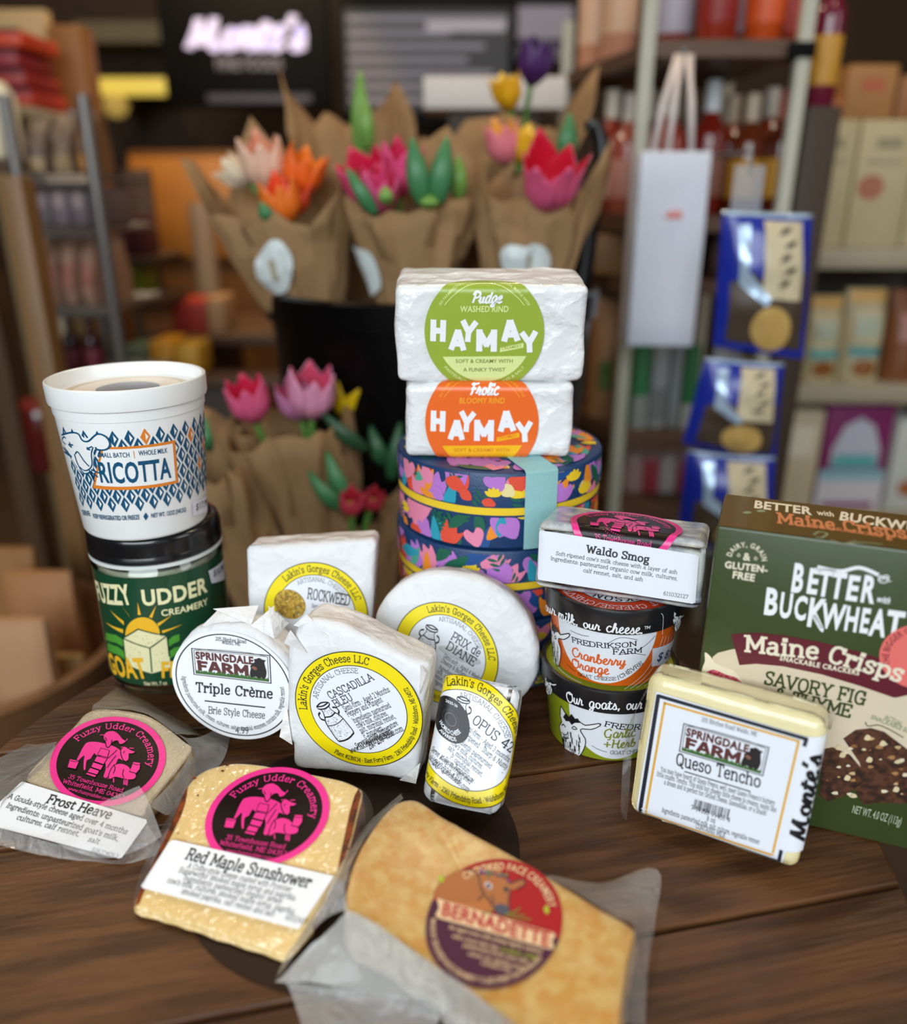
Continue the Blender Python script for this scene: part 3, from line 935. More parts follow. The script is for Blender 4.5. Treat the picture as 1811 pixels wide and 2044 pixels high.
tb = (-0.1939, 0.4779, TZ + 0.0007 + 0.1127)
tub = thing('ricotta_tub', 'white plastic ricotta tub with blue diamonds and orange framed name, on the jar', 'tub', tb)
mb = MB()
mb.lathe([(0, 0), (0.0345, 0), (0.0362, 0.0008), (0.037, 0.0025), (0.0422, 0.0735), (0.0428, 0.0738), (0.0432, 0.0795), (0, 0.0795)], WHITEP, tb, 64)
mb.build('tub_body', tub)
mb = MB()
mb.lathe([(0.0425, 0.0798), (0.0446, 0.0800), (0.0449, 0.0812), (0.0452, 0.0905), (0.0450, 0.0917), (0.0440, 0.0921), (0.0430, 0.0915), (0.0424, 0.0885), (0.0418, 0.0845), (0.038, 0.0838), (0, 0.0838)], WHITEP, tb, 64)
lid = mb.build('lid', tub)
mb = MB()
for r, z, m in ((0.036, 0.0841, M('c9b79a', 0.3, 0.05)), (0.031, 0.0843, M('e9dccb', 0.3, 0.05)), (0.018, 0.0845, M('8b8d93', 0.25, 0.2, 50, metal=0.3))):
    mb.lathe([(r, z), (0.0001, z + 0.0001)], m, tb, 40)
mb.build('lid_label', tub)
cone = Cone(tb[0], tb[1], tb[2] + 0.0025, 0.0371, 0.0422, 0.0715)
a = Trace(cone, ZA[0], ZA[1:], 0.003, 1.0e-4, 1e-4)
W_ = WHITEP
rnd = random.Random(7)
orange_at = {(1, 8), (5, 6), (7, 4), (6, 2)}
for i in range(-10, 16):
    for j in range(0, 9):
        if (i + j) % 2:
            continue
        u, v = i * 0.0040 - 0.003, 0.0220 + j * 0.0050
        if j in (0, 8) and rnd.random() < 0.0:
            continue
        w, h = 0.0026, 0.0049
        c = ORG_ if (i, j) in ((2, 8), (9, 7), (13, 5), (11, 3)) else TEAL
        a.poly([(u, v - h), (u + w, v), (u, v + h), (u - w, v)], c, 1)
        a.poly([(u + 0.0001, v + h * 0.50), (u + w * 0.62, v - 0.0001), (u + 0.0001, v - h * 0.45)], W_, 2)
a.P([(420, 560), (842, 520), (862, 768), (370, 800)], ORG_, 3)
a.P([(430, 572), (828, 540), (846, 755), (386, 782)], W_, 4)
a.t('SMALL BATCH', (402, 618), (583, 618), 28, TEAL, 'sans', 1, 6)
a.t('|', (603, 615), (613, 614), 34, ORG_, 'sans', 1, 6)
a.t('WHOLE MILK', (633, 610), (798, 592), 30, TEAL, 'sans', 1, 6)
a.t('RICOTTA', (412, 762), (820, 735), 118, TEAL, 'sans', 2, 6)
# the animal's head in pen outline
a.P([(196, 500), (240, 474), (290, 482), (330, 510), (400, 482), (450, 508), (468, 545), (440, 575), (380, 572), (372, 640), (368, 690), (330, 712), (290, 690), (235, 600), (205, 540)], W_, 5, 3)
for ln in ([(192, 490), (240, 476), (285, 482), (310, 520), (345, 525), (395, 484), (445, 500), (468, 540), (450, 572), (400, 576), (385, 560)], [(372, 560), (362, 600), (366, 660), (350, 688), (322, 696), (290, 670)], [(270, 600), (285, 588), (320, 640), (350, 672)], [(265, 600), (285, 660), (320, 712), (355, 706)], [(235, 530), (248, 560), (232, 545), (258, 548)], [(335, 560), (352, 575), (338, 570), (366, 556)], [(200, 560), (240, 605)], [(205, 585), (250, 615)], [(345, 690), (400, 735)], [(350, 700), (380, 760)], [(360, 690), (410, 712)]):
    a.N(ln, 7, TEAL, 7, 4)
a.N([(215, 510), (205, 500), (196, 520), (215, 545)], 6, TEAL, 7, 4)
a.t('KEEP REFRIGERATED OR FREEZE', (372, 972), (640, 980), 24, TEAL, 'sans', 2, 3)
a.P([(660, 965), (674, 942), (688, 965), (674, 988)], TEAL, 3)
a.t('NET WT. 12OZ (340.2G)', (705, 972), (908, 935), 26, TEAL, 'sans', 2, 3)
a.t('SERVE', (312, 955), (356, 962), 22, TEAL, 'sans', 2, 3)
a.build('printing', tub)
a = Trace(cone, ZA[0], ZA[1:], 0.003, 1.0e-4, 9e-4)
a.P([(940, 880), (1020, 850), (1024, 935), (945, 962)], STICK, 0)
a.t('$17.99', (958, 930), (1022, 898), 42, M('77757e', 0.5), 'sans', 1, 2)
a.build('price_sticker', tub)

# ------------------------------------------------------------------ three round floral tins
TN = (0.0305, 0.522)
TRAD = 0.0668
NAVY = M('173a66', 0.4, 0.15, 200, 0.15, 900)
FLC = dict(l=M('b978cc', 0.42, 0.05), o=M('f0912a', 0.42, 0.05), r=M('e2503a', 0.42, 0.05), y=M('f0cd2c', 0.42, 0.05), g=M('17604a', 0.42, 0.08), t=M('2b9bb4', 0.42, 0.06), p=M('e888a8', 0.42, 0.05), d=M('1d4f8f', 0.42, 0.05), c=M('e9d79a', 0.42, 0.05), m=M('4fa58e', 0.42, 0.05))


def flora(a, x0, x1, y0, y1, n, seed, k=1.0, keep=None):
    """cut-paper flowers and leaves; every shape kept inside the sheet by clamping"""
    rn = random.Random(seed)
    lay = 1
    cl = lambda p: (min(max(p[0], x0), x1), min(max(p[1], y0), y1))

    def put(pts, m, x, y, ang, s, smooth=3):
        nonlocal lay
        c, sn = math.cos(ang), math.sin(ang)
        q = catmull(pts, smooth, True) if smooth else pts
        q = [cl((x + s * (px * c - py * sn), y + s * (px * sn + py * c))) for px, py in q]
        if keep:
            q = [keep(p) for p in q]
        lay += 0.022
        a.poly(q, m, lay)
    for i in range(n):
        x = x0 + (x1 - x0) * ((i * 0.618034 + rn.uniform(-0.03, 0.03)) % 1)
        y = rn.uniform(y0, y1)
        if keep and math.hypot(x, y) > x1 * 0.97:
            continue
        s = k * rn.uniform(0.8, 1.25)
        ang = rn.uniform(-0.7, 0.7)
        kind = rn.choice('tulip tulip leaf leaf oval daisy frond heart'.split())
        if kind == 'tulip':
            put([(-5, 6), (-2.5, 3.5), (0, 7), (2.5, 3.5), (5, 6), (4.6, -1), (2, -5), (-2, -5), (-4.6, -1)], FLC[rn.choice('llorp')], x, y, ang, s, 0 if rn.random() < .3 else 3)
        elif kind == 'leaf':
            put([(0, -7), (2.6, -2), (2, 3), (0, 8), (-2, 3), (-2.6, -2)], FLC[rn.choice('gtodm')], x, y, ang * 2, s)
        elif kind == 'oval':
            put([(-4, 0), (0, 3), (4, 0), (0, -3)], FLC[rn.choice('corl')], x, y, ang, s)
        elif kind == 'daisy':
            for q in range(5):
                put([(0, 0), (1.3, 3), (0, 5.6), (-1.3, 3)], FLC['y'], x, y, -1.0 + q * 0.5, s * 0.9)
        elif kind == 'heart':
            put([(0, -5), (4.5, 0), (4.8, 3.6), (2.4, 5), (0, 2.6), (-2.4, 5), (-4.8, 3.6), (-4.5, 0)], FLC[rn.choice('llp')], x, y, ang, s)
        else:
            for q in range(4):
                for sg in (-1, 1):
                    put([(0, 0), (sg * 2.6, 1.2), (sg * 3.6, 3.2), (sg * 1.2, 2)], FLC[rn.choice('gg')], x + math.sin(-ang) * q * 2.6 * s, y + math.cos(ang) * (q * 2.6 - 4) * s, ang, s)


tins = []
for ti in range(3):
    zb = TZ + 0.0008 + ti * 0.0507
    off = ((0.0, 0.0), (-0.0015, 0.001), (0.0, 0.0))[ti]
    cx, cy = TN[0] + off[0], TN[1] + off[1]
    lab = ('bottom floral tin of three, standing on the table behind the cheeses', 'middle floral tin of three, with a yellow band, half hidden by white cheese rounds', 'topmost floral tin with yellow band, right under the orange label cheese')[ti]
    t = thing('floral_tin', lab, 'tin', (cx, cy, zb), 'floral tins in a stack')
    mb = MB()
    mb.lathe([(0, 0), (TRAD - 0.002, 0), (TRAD - 0.0005, 0.0008), (TRAD, 0.002), (TRAD, 0.0225), (TRAD - 0.001, 0.0225), (0, 0.0225)], NAVY, (cx, cy, zb), 72)
    body = mb.build('tin_base', t)
    a = Art(Cone(cx, cy, zb, TRAD, TRAD, 0.03, -PI / 2).pt, 0.004, 8e-5, 1e-4)
    flora(a, -0.2, 0.2, 0.0015, 0.0215, 125, 11 + ti, 0.00135)
    a.build('base_flowers', body)
    mb = MB()
    mb.lathe([(TRAD - 0.002, 0.0228), (TRAD + 0.0005, 0.0228), (TRAD + 0.0005, 0.0275), (TRAD - 0.002, 0.0275)], M('f0cb2e', 0.4, 0.04), (cx, cy, zb), 72)
    mb.build('yellow_band', t)
    mb = MB()
    mb.lathe([(TRAD - 0.002, 0.0278), (TRAD + 0.0008, 0.0278), (TRAD + 0.0008, 0.0482), (TRAD + 0.0002, 0.0492), (TRAD - 0.0015, 0.0497), (0, 0.0497)], NAVY, (cx, cy, zb), 72)
    lid = mb.build('tin_lid', t)
    a = Art(Cone(cx, cy, zb + 0.0278, TRAD + 0.0008, TRAD + 0.0008, 0.02, -PI / 2).pt, 0.004, 8e-5, 1e-4)
    flora(a, -0.2, 0.2, 0.0008, 0.0198, 125, 31 + ti, 0.00135)
    a.build('lid_flowers', lid)
    if ti == 2:
        rr = TRAD - 0.003
        a = Art(lambda u, v, d: Vector((cx + u, cy + v, zb + 0.0497 + d)), None, 8e-5, 1e-4)
        flora(a, -rr, rr, -rr, rr, 190, 57, 0.0014, lambda p: (p[0] * min(1, rr / max(1e-6, math.hypot(*p))), p[1] * min(1, rr / max(1e-6, math.hypot(*p)))))
        a.build('top_flowers', lid)
        # pale blue ribbon over lid and side
        rb = M('8fbfc0', 0.55, 0.06, 20, 0.5, 900, dist=0.0006)
        ua, hw = 0.33, 0.0105
        dirv, side = Vector((math.sin(ua), -math.cos(ua), 0)), Vector((math.cos(ua), math.sin(ua), 0))
        mb = MB()
        path = [(-0.9, 0.0515), (0.0, 0.0515), (0.985, 0.0515)]
        rows = []
        for sgn in range(13):
            w_ = -hw + 2 * hw * sgn / 12
            rx = math.sqrt((TRAD + 0.0022) ** 2 - w_ ** 2)
            col = [Vector((cx, cy, zb)) + side * w_ + dirv * (-rx * 0.97) + Vector((0, 0, 0.0512)), Vector((cx, cy, zb)) + side * w_ + Vector((0, 0, 0.0512)), Vector((cx, cy, zb)) + side * w_ + dirv * (rx - 0.002) + Vector((0, 0, 0.0512)), Vector((cx, cy, zb)) + side * w_ + dirv * rx + Vector((0, 0, 0.0496)), Vector((cx, cy, zb)) + side * w_ + dirv * rx + Vector((0, 0, 0.001))]
            rows.append(col)
        mb.grid(rows, rb, flip=True)
        mb.build('ribbon', t, angle=50)
    tins.append(t)

# ------------------------------------------------------------------ helpers for packets and cut cheeses
def mtx_of(pl):
    m = Matrix((pl.e1, -pl.n, pl.e2)).transposed().to_4x4()
    m.translation = pl.O
    return m


def resample(pts, n):
    L = [0]
    k = len(pts)
    for i in range(k):
        L.append(L[-1] + math.dist(pts[i], pts[(i + 1) % k]))
    out, j = [], 0
    for i in range(n):
        t = L[-1] * i / n
        while L[j + 1] < t:
            j += 1
        f = (t - L[j]) / max(1e-9, L[j + 1] - L[j])
        a, b = pts[j], pts[(j + 1) % k]
        out.append((a[0] + (b[0] - a[0]) * f, a[1] + (b[1] - a[1]) * f))
    return out


def slab(mb, pl, pts, depth, bev, mat, mat2=None, seed=0, amp=0.0006, freq=60, n=110, back=1.0, smooth=True):
    """paper packet: outline on the plane (front), given depth behind it, soft edges and crumpled sides."""
    if smooth:
        pts = catmull(pts, 6, True)
    pts = resample(pts, n)
    if sum(a[0] * b[1] - b[0] * a[1] for a, b in zip(pts, pts[1:] + pts[:1])) < 0:
        pts = pts[::-1]
    cx, cy = sum(p[0] for p in pts) / n, sum(p[1] for p in pts) / n
    Rm = sum(math.hypot(p[0] - cx, p[1] - cy) for p in pts) / n
    b = bev / Rm
    rings = [(0.02, 0), (0.4, 0), (0.75, 0), (1 - b * 1.05, 0), (1 - b * 0.5, -0.14 * bev), (1 - b * 0.14, -0.5 * bev), (1.0, -bev)]
    for i in range(1, 6):
        t = i / 6
        rings.append((1 + (back - 1) * t, -bev - (depth - 2 * bev) * t))
    rings += [(back, -(depth - bev)), (back - b * 0.14, -(depth - 0.5 * bev)), (back - b, -depth), (0.02, -depth)]
    rows = []
    for s, d in rings:
        row = []
        for x, y in pts:
            p = Vector((cx + (x - cx) * s, cy + (y - cy) * s))
            q = pl.pt(p.x, p.y, d)
            if s > 0.9:
                k = noise.noise(q * freq + Vector((seed, 0, seed))) + 0.6 * noise.noise(q * freq * 2.7 + Vector((seed, 9, 0)))
                f = min(1, max(0.0, -d / bev)) if bev else 1
                q = pl.pt(p.x + (p.x - cx) / Rm * k * amp * (0.3 + f), p.y + (p.y - cy) / Rm * k * amp * (0.3 + f), d - abs(k) * amp * 0.5 * (1 if s < 0.99 else 0))
            row.append(q)
        rows.append(row)
    mb.grid(rows[:7], mat, True)
    mb.grid(rows[6:], mat2 or mat, True)
    mb.add(rows[0], [list(range(n))[::-1]], mat)
    mb.add(rows[-1], [list(range(n))], mat2 or mat)
    # outward side of every face
    return mb


def cut_cheese(mb, pl, pts, zb, mat, sides, seed=0, amp=0.0005, n=120, grow=0.0):
    """cut piece lying on the table: top face on the plane, sides dropping to height zb. sides: list of (u test -> material)."""
    pts = resample(catmull(pts, 4, True), n)
    if sum(a[0] * b[1] - b[0] * a[1] for a, b in zip(pts, pts[1:] + pts[:1])) < 0:
        pts = pts[::-1]
    cx, cy = sum(p[0] for p in pts) / n, sum(p[1] for p in pts) / n
    top = []
    for s, d in ((0.02, 0), (0.5, 0), (0.9, 0), (0.975, 0), (0.993, -0.0005), (1.0, -0.0018)):
        row = []
        for x, y in pts:
            q = pl.pt(cx + (x - cx) * s, cy + (y - cy) * s, d)
            if s < 1:
                q -= pl.n * abs(noise.noise(q * 70 + Vector((seed, 0, 0)))) * amp
            row.append(q)
        top.append(row)
    mb.grid(top, mat, True)
    mb.add(top[0], [list(range(n))[::-1]], mat)
    edge = top[-1]
    prev = edge
    ctr = sum(edge, Vector()) / n
    rows = [edge]
    for t in (0.12, 0.3, 0.5, 0.7, 0.9, 1.0):
        row = []
        for p in edge:
            q = p.copy()
            q.z = p.z + (zb - p.z) * t
            out = Vector((p.x - ctr.x, p.y - ctr.y, 0)).normalized()
            k = noise.noise(q * 130 + Vector((0, seed, 0)))
            q += out * (grow * math.sin(PI * min(t, 0.95)) + k * amp * 1.5 - (0.0012 if t == 1.0 else 0))
            row.append(q)
        rows.append(row)
    for i in range(len(rows) - 1):
        for j in range(n):
            a, b = (pts[j][0] - cx, pts[j][1] - cy), None
            ang = math.degrees(math.atan2(a[1], a[0])) % 360
            m = mat
            for lo, hi, mm in sides:
                if (lo <= ang <= hi) if lo <= hi else (ang >= lo or ang <= hi):
                    m = mm
            k = (j + 1) % n
            mb.add([rows[i][j], rows[i][k], rows[i + 1][k], rows[i + 1][j]], [(3, 2, 1, 0)], m)
    mb.add(rows[-1], [list(range(n))[::-1]], mat)
    return mb


def weld(o, d=1e-6):
    bm = bmesh.new()
    bm.from_mesh(o.data)
    bmesh.ops.remove_doubles(bm, verts=bm.verts, dist=d)
    bmesh.ops.recalc_face_normals(bm, faces=bm.faces)
    bm.to_mesh(o.data)
    bm.free()
    return o


def sheet(rows_px, mat, name, parent, seed=0, amp=0.0012, sub=5, freq=45, thick=0.00015):
    """film: rows of (px, py, z) points joined by a soft surface with real wrinkles."""
    P = [[onz(x, y, TZ + z) for x, y, z in r] for r in rows_px]

    def dense(seq):
        out = []
        k = len(seq)
        for i in range(k - 1):
            a, b, c, d = seq[max(i - 1, 0)], seq[i], seq[i + 1], seq[min(i + 2, k - 1)]
            for j in range(sub):
                t = j / sub
                out.append(0.5 * ((2 * b) + (c - a) * t + (2 * a - 5 * b + 4 * c - d) * t * t + (3 * b - a - 3 * c + d) * t ** 3))
        out.append(seq[-1])
        return out
    rows = [dense(r) for r in P]
    cols = [dense([r[j] for r in rows]) for j in range(len(rows[0]))]
    rows = [[c[i] for c in cols] for i in range(len(cols[0]))]
    for r in rows:
        for p in r:
            k = noise.noise(p * freq + Vector((seed, 0, 0))) + 0.5 * noise.noise(p * freq * 3 + Vector((0, seed, 0)))
            p.z = max(p.z + k * amp, TZ + 0.0006)
    return MB().grid(rows, mat).build(name, parent, angle=180)


def axes(a, c, xv, yv, rot=0.0):
    """draw in unit-circle coordinates: centre c and half-axes as seen in the crop."""
    C, X, Y, _ = frame_px(a.surf, c, xv, yv, a.k, a.o)
    cr, sr = math.cos(R(rot)), math.sin(R(rot))
    X, Y = (X[0] * cr + Y[0] * sr, X[1] * cr + Y[1] * sr), (-X[0] * sr + Y[0] * cr, -X[1] * sr + Y[1] * cr)
    a.T = lambda x, y: (C[0] + X[0] * x + Y[0] * y, C[1] + X[1] * x + Y[1] * y)
    D = X[0] * Y[1] - X[1] * Y[0]
    a.inv = lambda p: (((p[0] - C[0]) * Y[1] - (p[1] - C[1]) * Y[0]) / D, ((p[1] - C[1]) * X[0] - (p[0] - C[0]) * X[1]) / D)


def quad(a, TL, TR, BR, BL):
    """draw in a unit rectangle (0..1, 0..1) whose corners are seen at these crop points."""
    tl, tr, br, bl = a.qs([TL, TR, BR, BL])
    a.T = lambda x, y: tuple((bl[i] * (1 - x) + br[i] * x) * (1 - y) + (tl[i] * (1 - x) + tr[i] * x) * y for i in (0, 1))


BARN, GRASS, BULL = M('5d2b2a', 0.45, 0.3, 900), M('3d6a2c', 0.45, 0.2, 800), M('1d1716', 0.45, 0.1)


def springdale(a, TL, TR, BR, BL, w=1.0):
    quad(a, TL, TR, BR, BL)
    for x0, y0, x1, y1 in ((0, 0, 1, 0.03), (0, 0.97, 1, 1), (0, 0, 0.012, 1), (0.988, 0, 1, 1)):
        a.rect(x0, y0, x1, y1, INK, 3)
    for x0, y0, x1, y1 in ((0.03, 0.06, 0.97, 0.075), (0.03, 0.925, 0.97, 0.94), (0.03, 0.06, 0.037, 0.94), (0.963, 0.06, 0.97, 0.94)):
        a.rect(x0, y0, x1, y1, INK, 3)
    a.line([(0.03, 0.93), (0.3, 1.02), (0.7, 1.02), (0.97, 0.93)], 0.012, INK, 3, 5)
    a.text('SPRINGDALE', 0.05, 0.62, 0.27, BARN, 'sans', 4, 'l', layer=4, fit=0.74)
    a.text('FARM', 0.06, 0.19, 0.37, BARN, 'block', 2.5, 'l', layer=4, fit=0.66)
    rn = random.Random(3)
    pts = [(0.04, 0.07)]
    for i in range(46):
        x = 0.04 + 0.92 * i / 45
        pts += [(x, 0.13 + rn.random() * 0.05), (x + 0.008, 0.16 + rn.random() * 0.1)]
    pts += [(0.965, 0.07)]
    a.poly(pts, GRASS, 5)
    a.poly([(0.745, 0.14), (0.735, 0.3), (0.75, 0.48), (0.745, 0.56), (0.80, 0.70), (0.795, 0.80), (0.83, 0.83), (0.86, 0.87), (0.90, 0.82), (0.945, 0.80), (0.925, 0.74), (0.93, 0.6), (0.945, 0.4), (0.93, 0.2), (0.90, 0.13), (0.88, 0.2), (0.85, 0.13), (0.80, 0.2)], BULL, 6, 3)
    a.poly([(0.76, 0.5), (0.79, 0.56), (0.83, 0.5), (0.81, 0.42)], M('8a5a45', 0.45, 0.2, 500), 7, 3)
    a.T = None


def milkcan(a, *quadpts):
    quad(a, *quadpts)
    ln = lambda p, w=0.035, sm=5: a.line(p, w, INK, 5, sm)
    ln([(0.2, 0.66), (0.1, 0.56), (0.06, 0.45), (0.06, 0.08), (0.2, 0.01), (0.5, -0.02), (0.8, 0.01), (0.94, 0.08), (0.94, 0.45), (0.9, 0.56), (0.8, 0.66)], 0.04, 6)
    ln([(0.2, 0.66), (0.28, 0.78), (0.26, 0.86)])
    ln([(0.8, 0.66), (0.72, 0.78), (0.74, 0.86)])
    ln([(0.16, 0.95), (0.2, 0.88), (0.5, 0.84), (0.8, 0.88), (0.84, 0.95), (0.5, 1.0), (0.16, 0.95)])
    ln([(0.16, 0.95), (0.5, 0.915), (0.84, 0.95)])
    ln([(0.2, 0.66), (0.5, 0.62), (0.8, 0.66)])
    ln([(0.06, 0.45), (0.5, 0.40), (0.94, 0.45)], 0.02)
    ln([(0.86, 0.80), (1.0, 0.76), (1.02, 0.66), (0.9, 0.6)], 0.05)
    ln([(0.14, 0.80), (0.0, 0.76), (-0.02, 0.66), (0.1, 0.6)], 0.05)
    rn = random.Random(5)
    for _ in range(150):
        x, y = 0.1 + 0.8 * rn.random() ** 1.4, 0.03 + 0.55 * rn.random()
        a.poly(ngon(x, y, 0.013, 0.008, 5), INK, 5)
    for _ in range(30):
        x, y = 0.28 + 0.44 * rn.random(), 0.66 + 0.17 * rn.random()
        a.poly(ngon(x, y, 0.013, 0.008, 5), INK, 5)
    a.T = None


# pink farm animals balancing on a tower of pots, pen-traced in the unit circle
UZ = dict(k=3.551, o=(250, 1500), c=(1010, 452), X=(405, 70), Y=(175, -345))


def _u(p):
    dx, dy = p[0] - 1010, p[1] - 452
    D = 405 * -345 - 70 * 175
    return ((dx * -345 - dy * 175) / D, (405 * dy - 70 * dx) / D)


PK_COW = [(765, 505), (790, 440), (820, 370), (850, 335), (920, 325), (1000, 335), (1060, 350), (1100, 372), (1120, 395), (1140, 455), (1095, 440), (1075, 480), (1040, 545), (1008, 592), (985, 585), (1000, 520), (985, 470), (940, 455), (905, 420), (880, 460), (850, 480), (845, 545), (832, 545), (828, 480), (830, 440), (790, 480), (780, 508)]
PK_HEAD = [(1112, 380), (1135, 345), (1165, 358), (1195, 372), (1218, 378), (1195, 392), (1172, 395), (1168, 440), (1145, 455), (1125, 432)]
PK_CALF = [(975, 270), (1000, 238), (1050, 228), (1090, 250), (1120, 285), (1145, 300), (1125, 320), (1100, 325), (1085, 300), (1050, 310), (1030, 335), (1010, 360), (998, 345), (990, 310), (978, 300)]
PK_SHEEP = [(1030, 560), (1060, 500), (1110, 480), (1160, 490), (1190, 520), (1225, 550), (1215, 580), (1170, 590), (1120, 585), (1070, 580), (1030, 600)]
PK_POTS = [[(955, 370), (1025, 385), (1010, 445), (930, 430)], [(925, 435), (1010, 450), (985, 500), (905, 480)], [(900, 485), (985, 505), (965, 545), (885, 525)], [(880, 530), (955, 548), (940, 580), (860, 565)], [(858, 570), (935, 585), (925, 600), (848, 582)], [(720, 475), (800, 485), (775, 555), (705, 548)], [(1205, 452), (1265, 455), (1258, 510), (1230, 545), (1175, 535), (1190, 500)]]


def udder(a, c, xv, yv, rot=0.0, site=True):
    if c is not None:
        axes(a, c, xv, yv, rot)
    a.disc(0, 0, 1, PINK, 1, n=72)
    a.disc(0, 0, 0.885, COCOA, 2, n=72)
    a.arc('Fuzzy Udder Creamery', 0.70, 84, 0.125, PINK, 'slab', 1.0, span=158, layer=4)
    for lay, pp in ((4, PK_COW), (6, PK_HEAD), (6, PK_CALF), (6, PK_SHEEP)):
        if lay > 4:
            sm = catmull([_u(p) for p in pp], 3, True)
            a.line(sm + sm[:1], 0.035, COCOA, lay - 1)
        a.poly([_u(p) for p in pp], PINK, lay, 3)
    for pp in PK_POTS:
        a.poly([_u(p) for p in pp], COCOA, 7)
        c_ = [sum(p[0] for p in pp) / len(pp), sum(p[1] for p in pp) / len(pp)]
        a.poly([_u((c_[0] + (p[0] - c_[0]) * 0.88, c_[1] + (p[1] - c_[1]) * 0.86)) for p in pp], PINK, 8)
    for ln in ([(945, 268), (985, 262)], [(1145, 300), (1160, 278)], [(1110, 352), (1130, 345)], [(1210, 350), (1175, 352)], [(1018, 600), (1040, 560)], [(1060, 590), (1062, 622)], [(1140, 590), (1138, 632)], [(1165, 590), (1160, 636)], [(1152, 590), (1150, 632)]):
        a.line([_u(p) for p in ln], 0.018, PINK, 5)
    for ln in ([(1010, 450), (1060, 400), (1080, 375)], [(1130, 395), (1140, 380)], [(1060, 490), (1070, 520), (1058, 560)], [(1135, 520), (1128, 560), (1140, 585)], [(1000, 310), (985, 285)], [(725, 490), (760, 498), (798, 490)], [(1205, 470), (1235, 478), (1262, 472)], [(905, 420), (930, 440), (960, 430)], [(1040, 300), (1035, 335)], [(1075, 420), (1040, 470), (1010, 520)]):
        a.line([_u(p) for p in ln], 0.012, COCOA, 9, 3)
    for txt, p0, p1, h in (('35 Townhouse Road', (718, 624), (1130, 690), 0.082), ('Whitefield, ME 04353', (678, 662), (1138, 738), 0.082), ('www.fuzzyudder.com', (725, 708), (1042, 762), 0.058)):
        A, B = _u(p0), _u(p1)
        a.text(txt, A[0], A[1], h, PINK, 'slab', 0.7, 'l', math.atan2(B[1] - A[1], B[0] - A[0]), layer=9, fit=math.dist(A, B))
    a.T = None


def gorges(a, c, xv, yv, rot, name, lines, addr='Plant #23N134 * East Forty Farm * 2361 Friendship Road * Waldoboro, ME 04572', can=True, name_x=-0.05, disc=True):
    axes(a, c, xv, yv, 0)
    a.disc(0, 0, 1, INK, 0, n=72)
    a.disc(0, 0, 0.985, YEL, 1, n=72)
    a.disc(0, 0, 0.765, INK, 2, n=72)
    a.disc(0, 0, 0.752, LABEL, 3, n=72)
    axes(a, c, xv, yv, rot)
    a.arc("Lakin's Gorges Cheese LLC", 0.82, 100 if rot > 0 else 84, 0.12, INK, 'slab', 0.7, span=112, layer=5)
    a.arc('ARTISANAL CHEESE', 0.635, 97 if rot > 0 else 86, 0.085, INKG, 'slab', 0.2, span=84, layer=5)
    a.arc(addr, 0.925, -74, 0.07, INK, 'slab', 1.1, below=True, span=150, layer=5)
    for txt, x, y, h, b, f in name:
        a.text(txt, x, y, h, INK, 'slab', b, 'l', layer=5, fit=f)
    for txt, x, y, h, f in lines:
        a.text(txt, x, y, h, INK, 'slab', 0.8, 'l', layer=5, fit=f)
    a.T = None

# ------------------------------------------------------------------ the two soft cheeses on top of the tins
ZH = (3.464, 760, 530)
CW = M('e9eaea', 0.35, 0.02, 40, 0.7, 45, coat=0.3, dist=0.005, crease=40)


def haymay(name, label, pl, corners, depth, seed, circ, cols, words, low):
    t = thing(name, label, 'cheese', pl.O)
    us = [pl.uv(*p) for p in corners]
    u0, u1 = (us[0][0] + us[3][0]) / 2, (us[1][0] + us[2][0]) / 2
    v1 = (us[0][1] + us[1][1]) / 2
    r = 0.0045
    m = mtx_of(pl) @ Matrix.Translation(((u0 + u1) / 2, 0, 0))
    MB().rbox(u1 - u0, depth, v1, r, CW, m, 3, 0.0012, 55, seed, 9).build('paper_wrapper', t, angle=180)
    f = Fold(pl, u0, u1, 0, v1, r)
    a = Trace(f, ZH[0], ZH[1:], 0.0022, 7e-5, 0.0009)
    main, pale, yel, ink = cols
    cx, cy, rx, ry = circ
    axes(a, (cx, cy), (rx, 0), (0, -ry))
    a.disc(0, 0, 1, main, 0, n=80)
    a.arc('203 FARMINGTON FALLS ROAD FARMINGTON, MAINE 04938', 0.85, 90, 0.045, pale, 'sans', 1, span=116, layer=3)
    a.ring(0, 0, 0.80, 0.012, pale, 2, 35, 145)
    a.arc('PASTEURIZED MILK, CULTURES & SALT', 0.9, -90, 0.05, pale, 'sans', 1, below=True, span=100, layer=3)
    seg = ngon(0, -0.02, 0.80, None, 20, 208, 333)
    a.poly(seg, yel, 2)
    for txt, y, f_, in low:
        a.text(txt, 0, y, 0.066, ink, 'sans', 1, layer=3, fit=f_)
    for ch, x0, x1, y, h, rot in (('H', -0.91, -0.65, -0.12, 0.33, 3), ('A', -0.60, -0.31, -0.27, 0.32, 3), ('Y', -0.42, -0.14, -0.13, 0.33, 6), ('M', -0.14, 0.21, -0.29, 0.34, 1), ('A', 0.29, 0.60, -0.12, 0.33, -3), ('Y', 0.62, 0.91, -0.31, 0.33, -4)):
        a.text(ch, (x0 + x1) / 2, y, h, LABELW, 'block', 3.0, rot=R(-rot), layer=4, fit=(x1 - x0))
    a.poly([(0.27, -0.24), (0.66, -0.16), (0.66, -0.24), (0.26, -0.32)], yel, 2)
    a.text('CREAMERY', 0.46, -0.255, 0.05, main, 'sans', 1, rot=0.16, layer=3, fit=0.34)
    w1, w2 = words
    a.text(w1, 0.03, 0.50, 0.17, LABELW, 'script', 2.0, layer=4, shear=0.25, fit=0.50)
    a.text(w2, 0.0, 0.355, 0.10, pale, 'sans', 2, layer=3, shear=0.08, fit=0.8)
    a.T = None
    a.build('label', t)
    return t


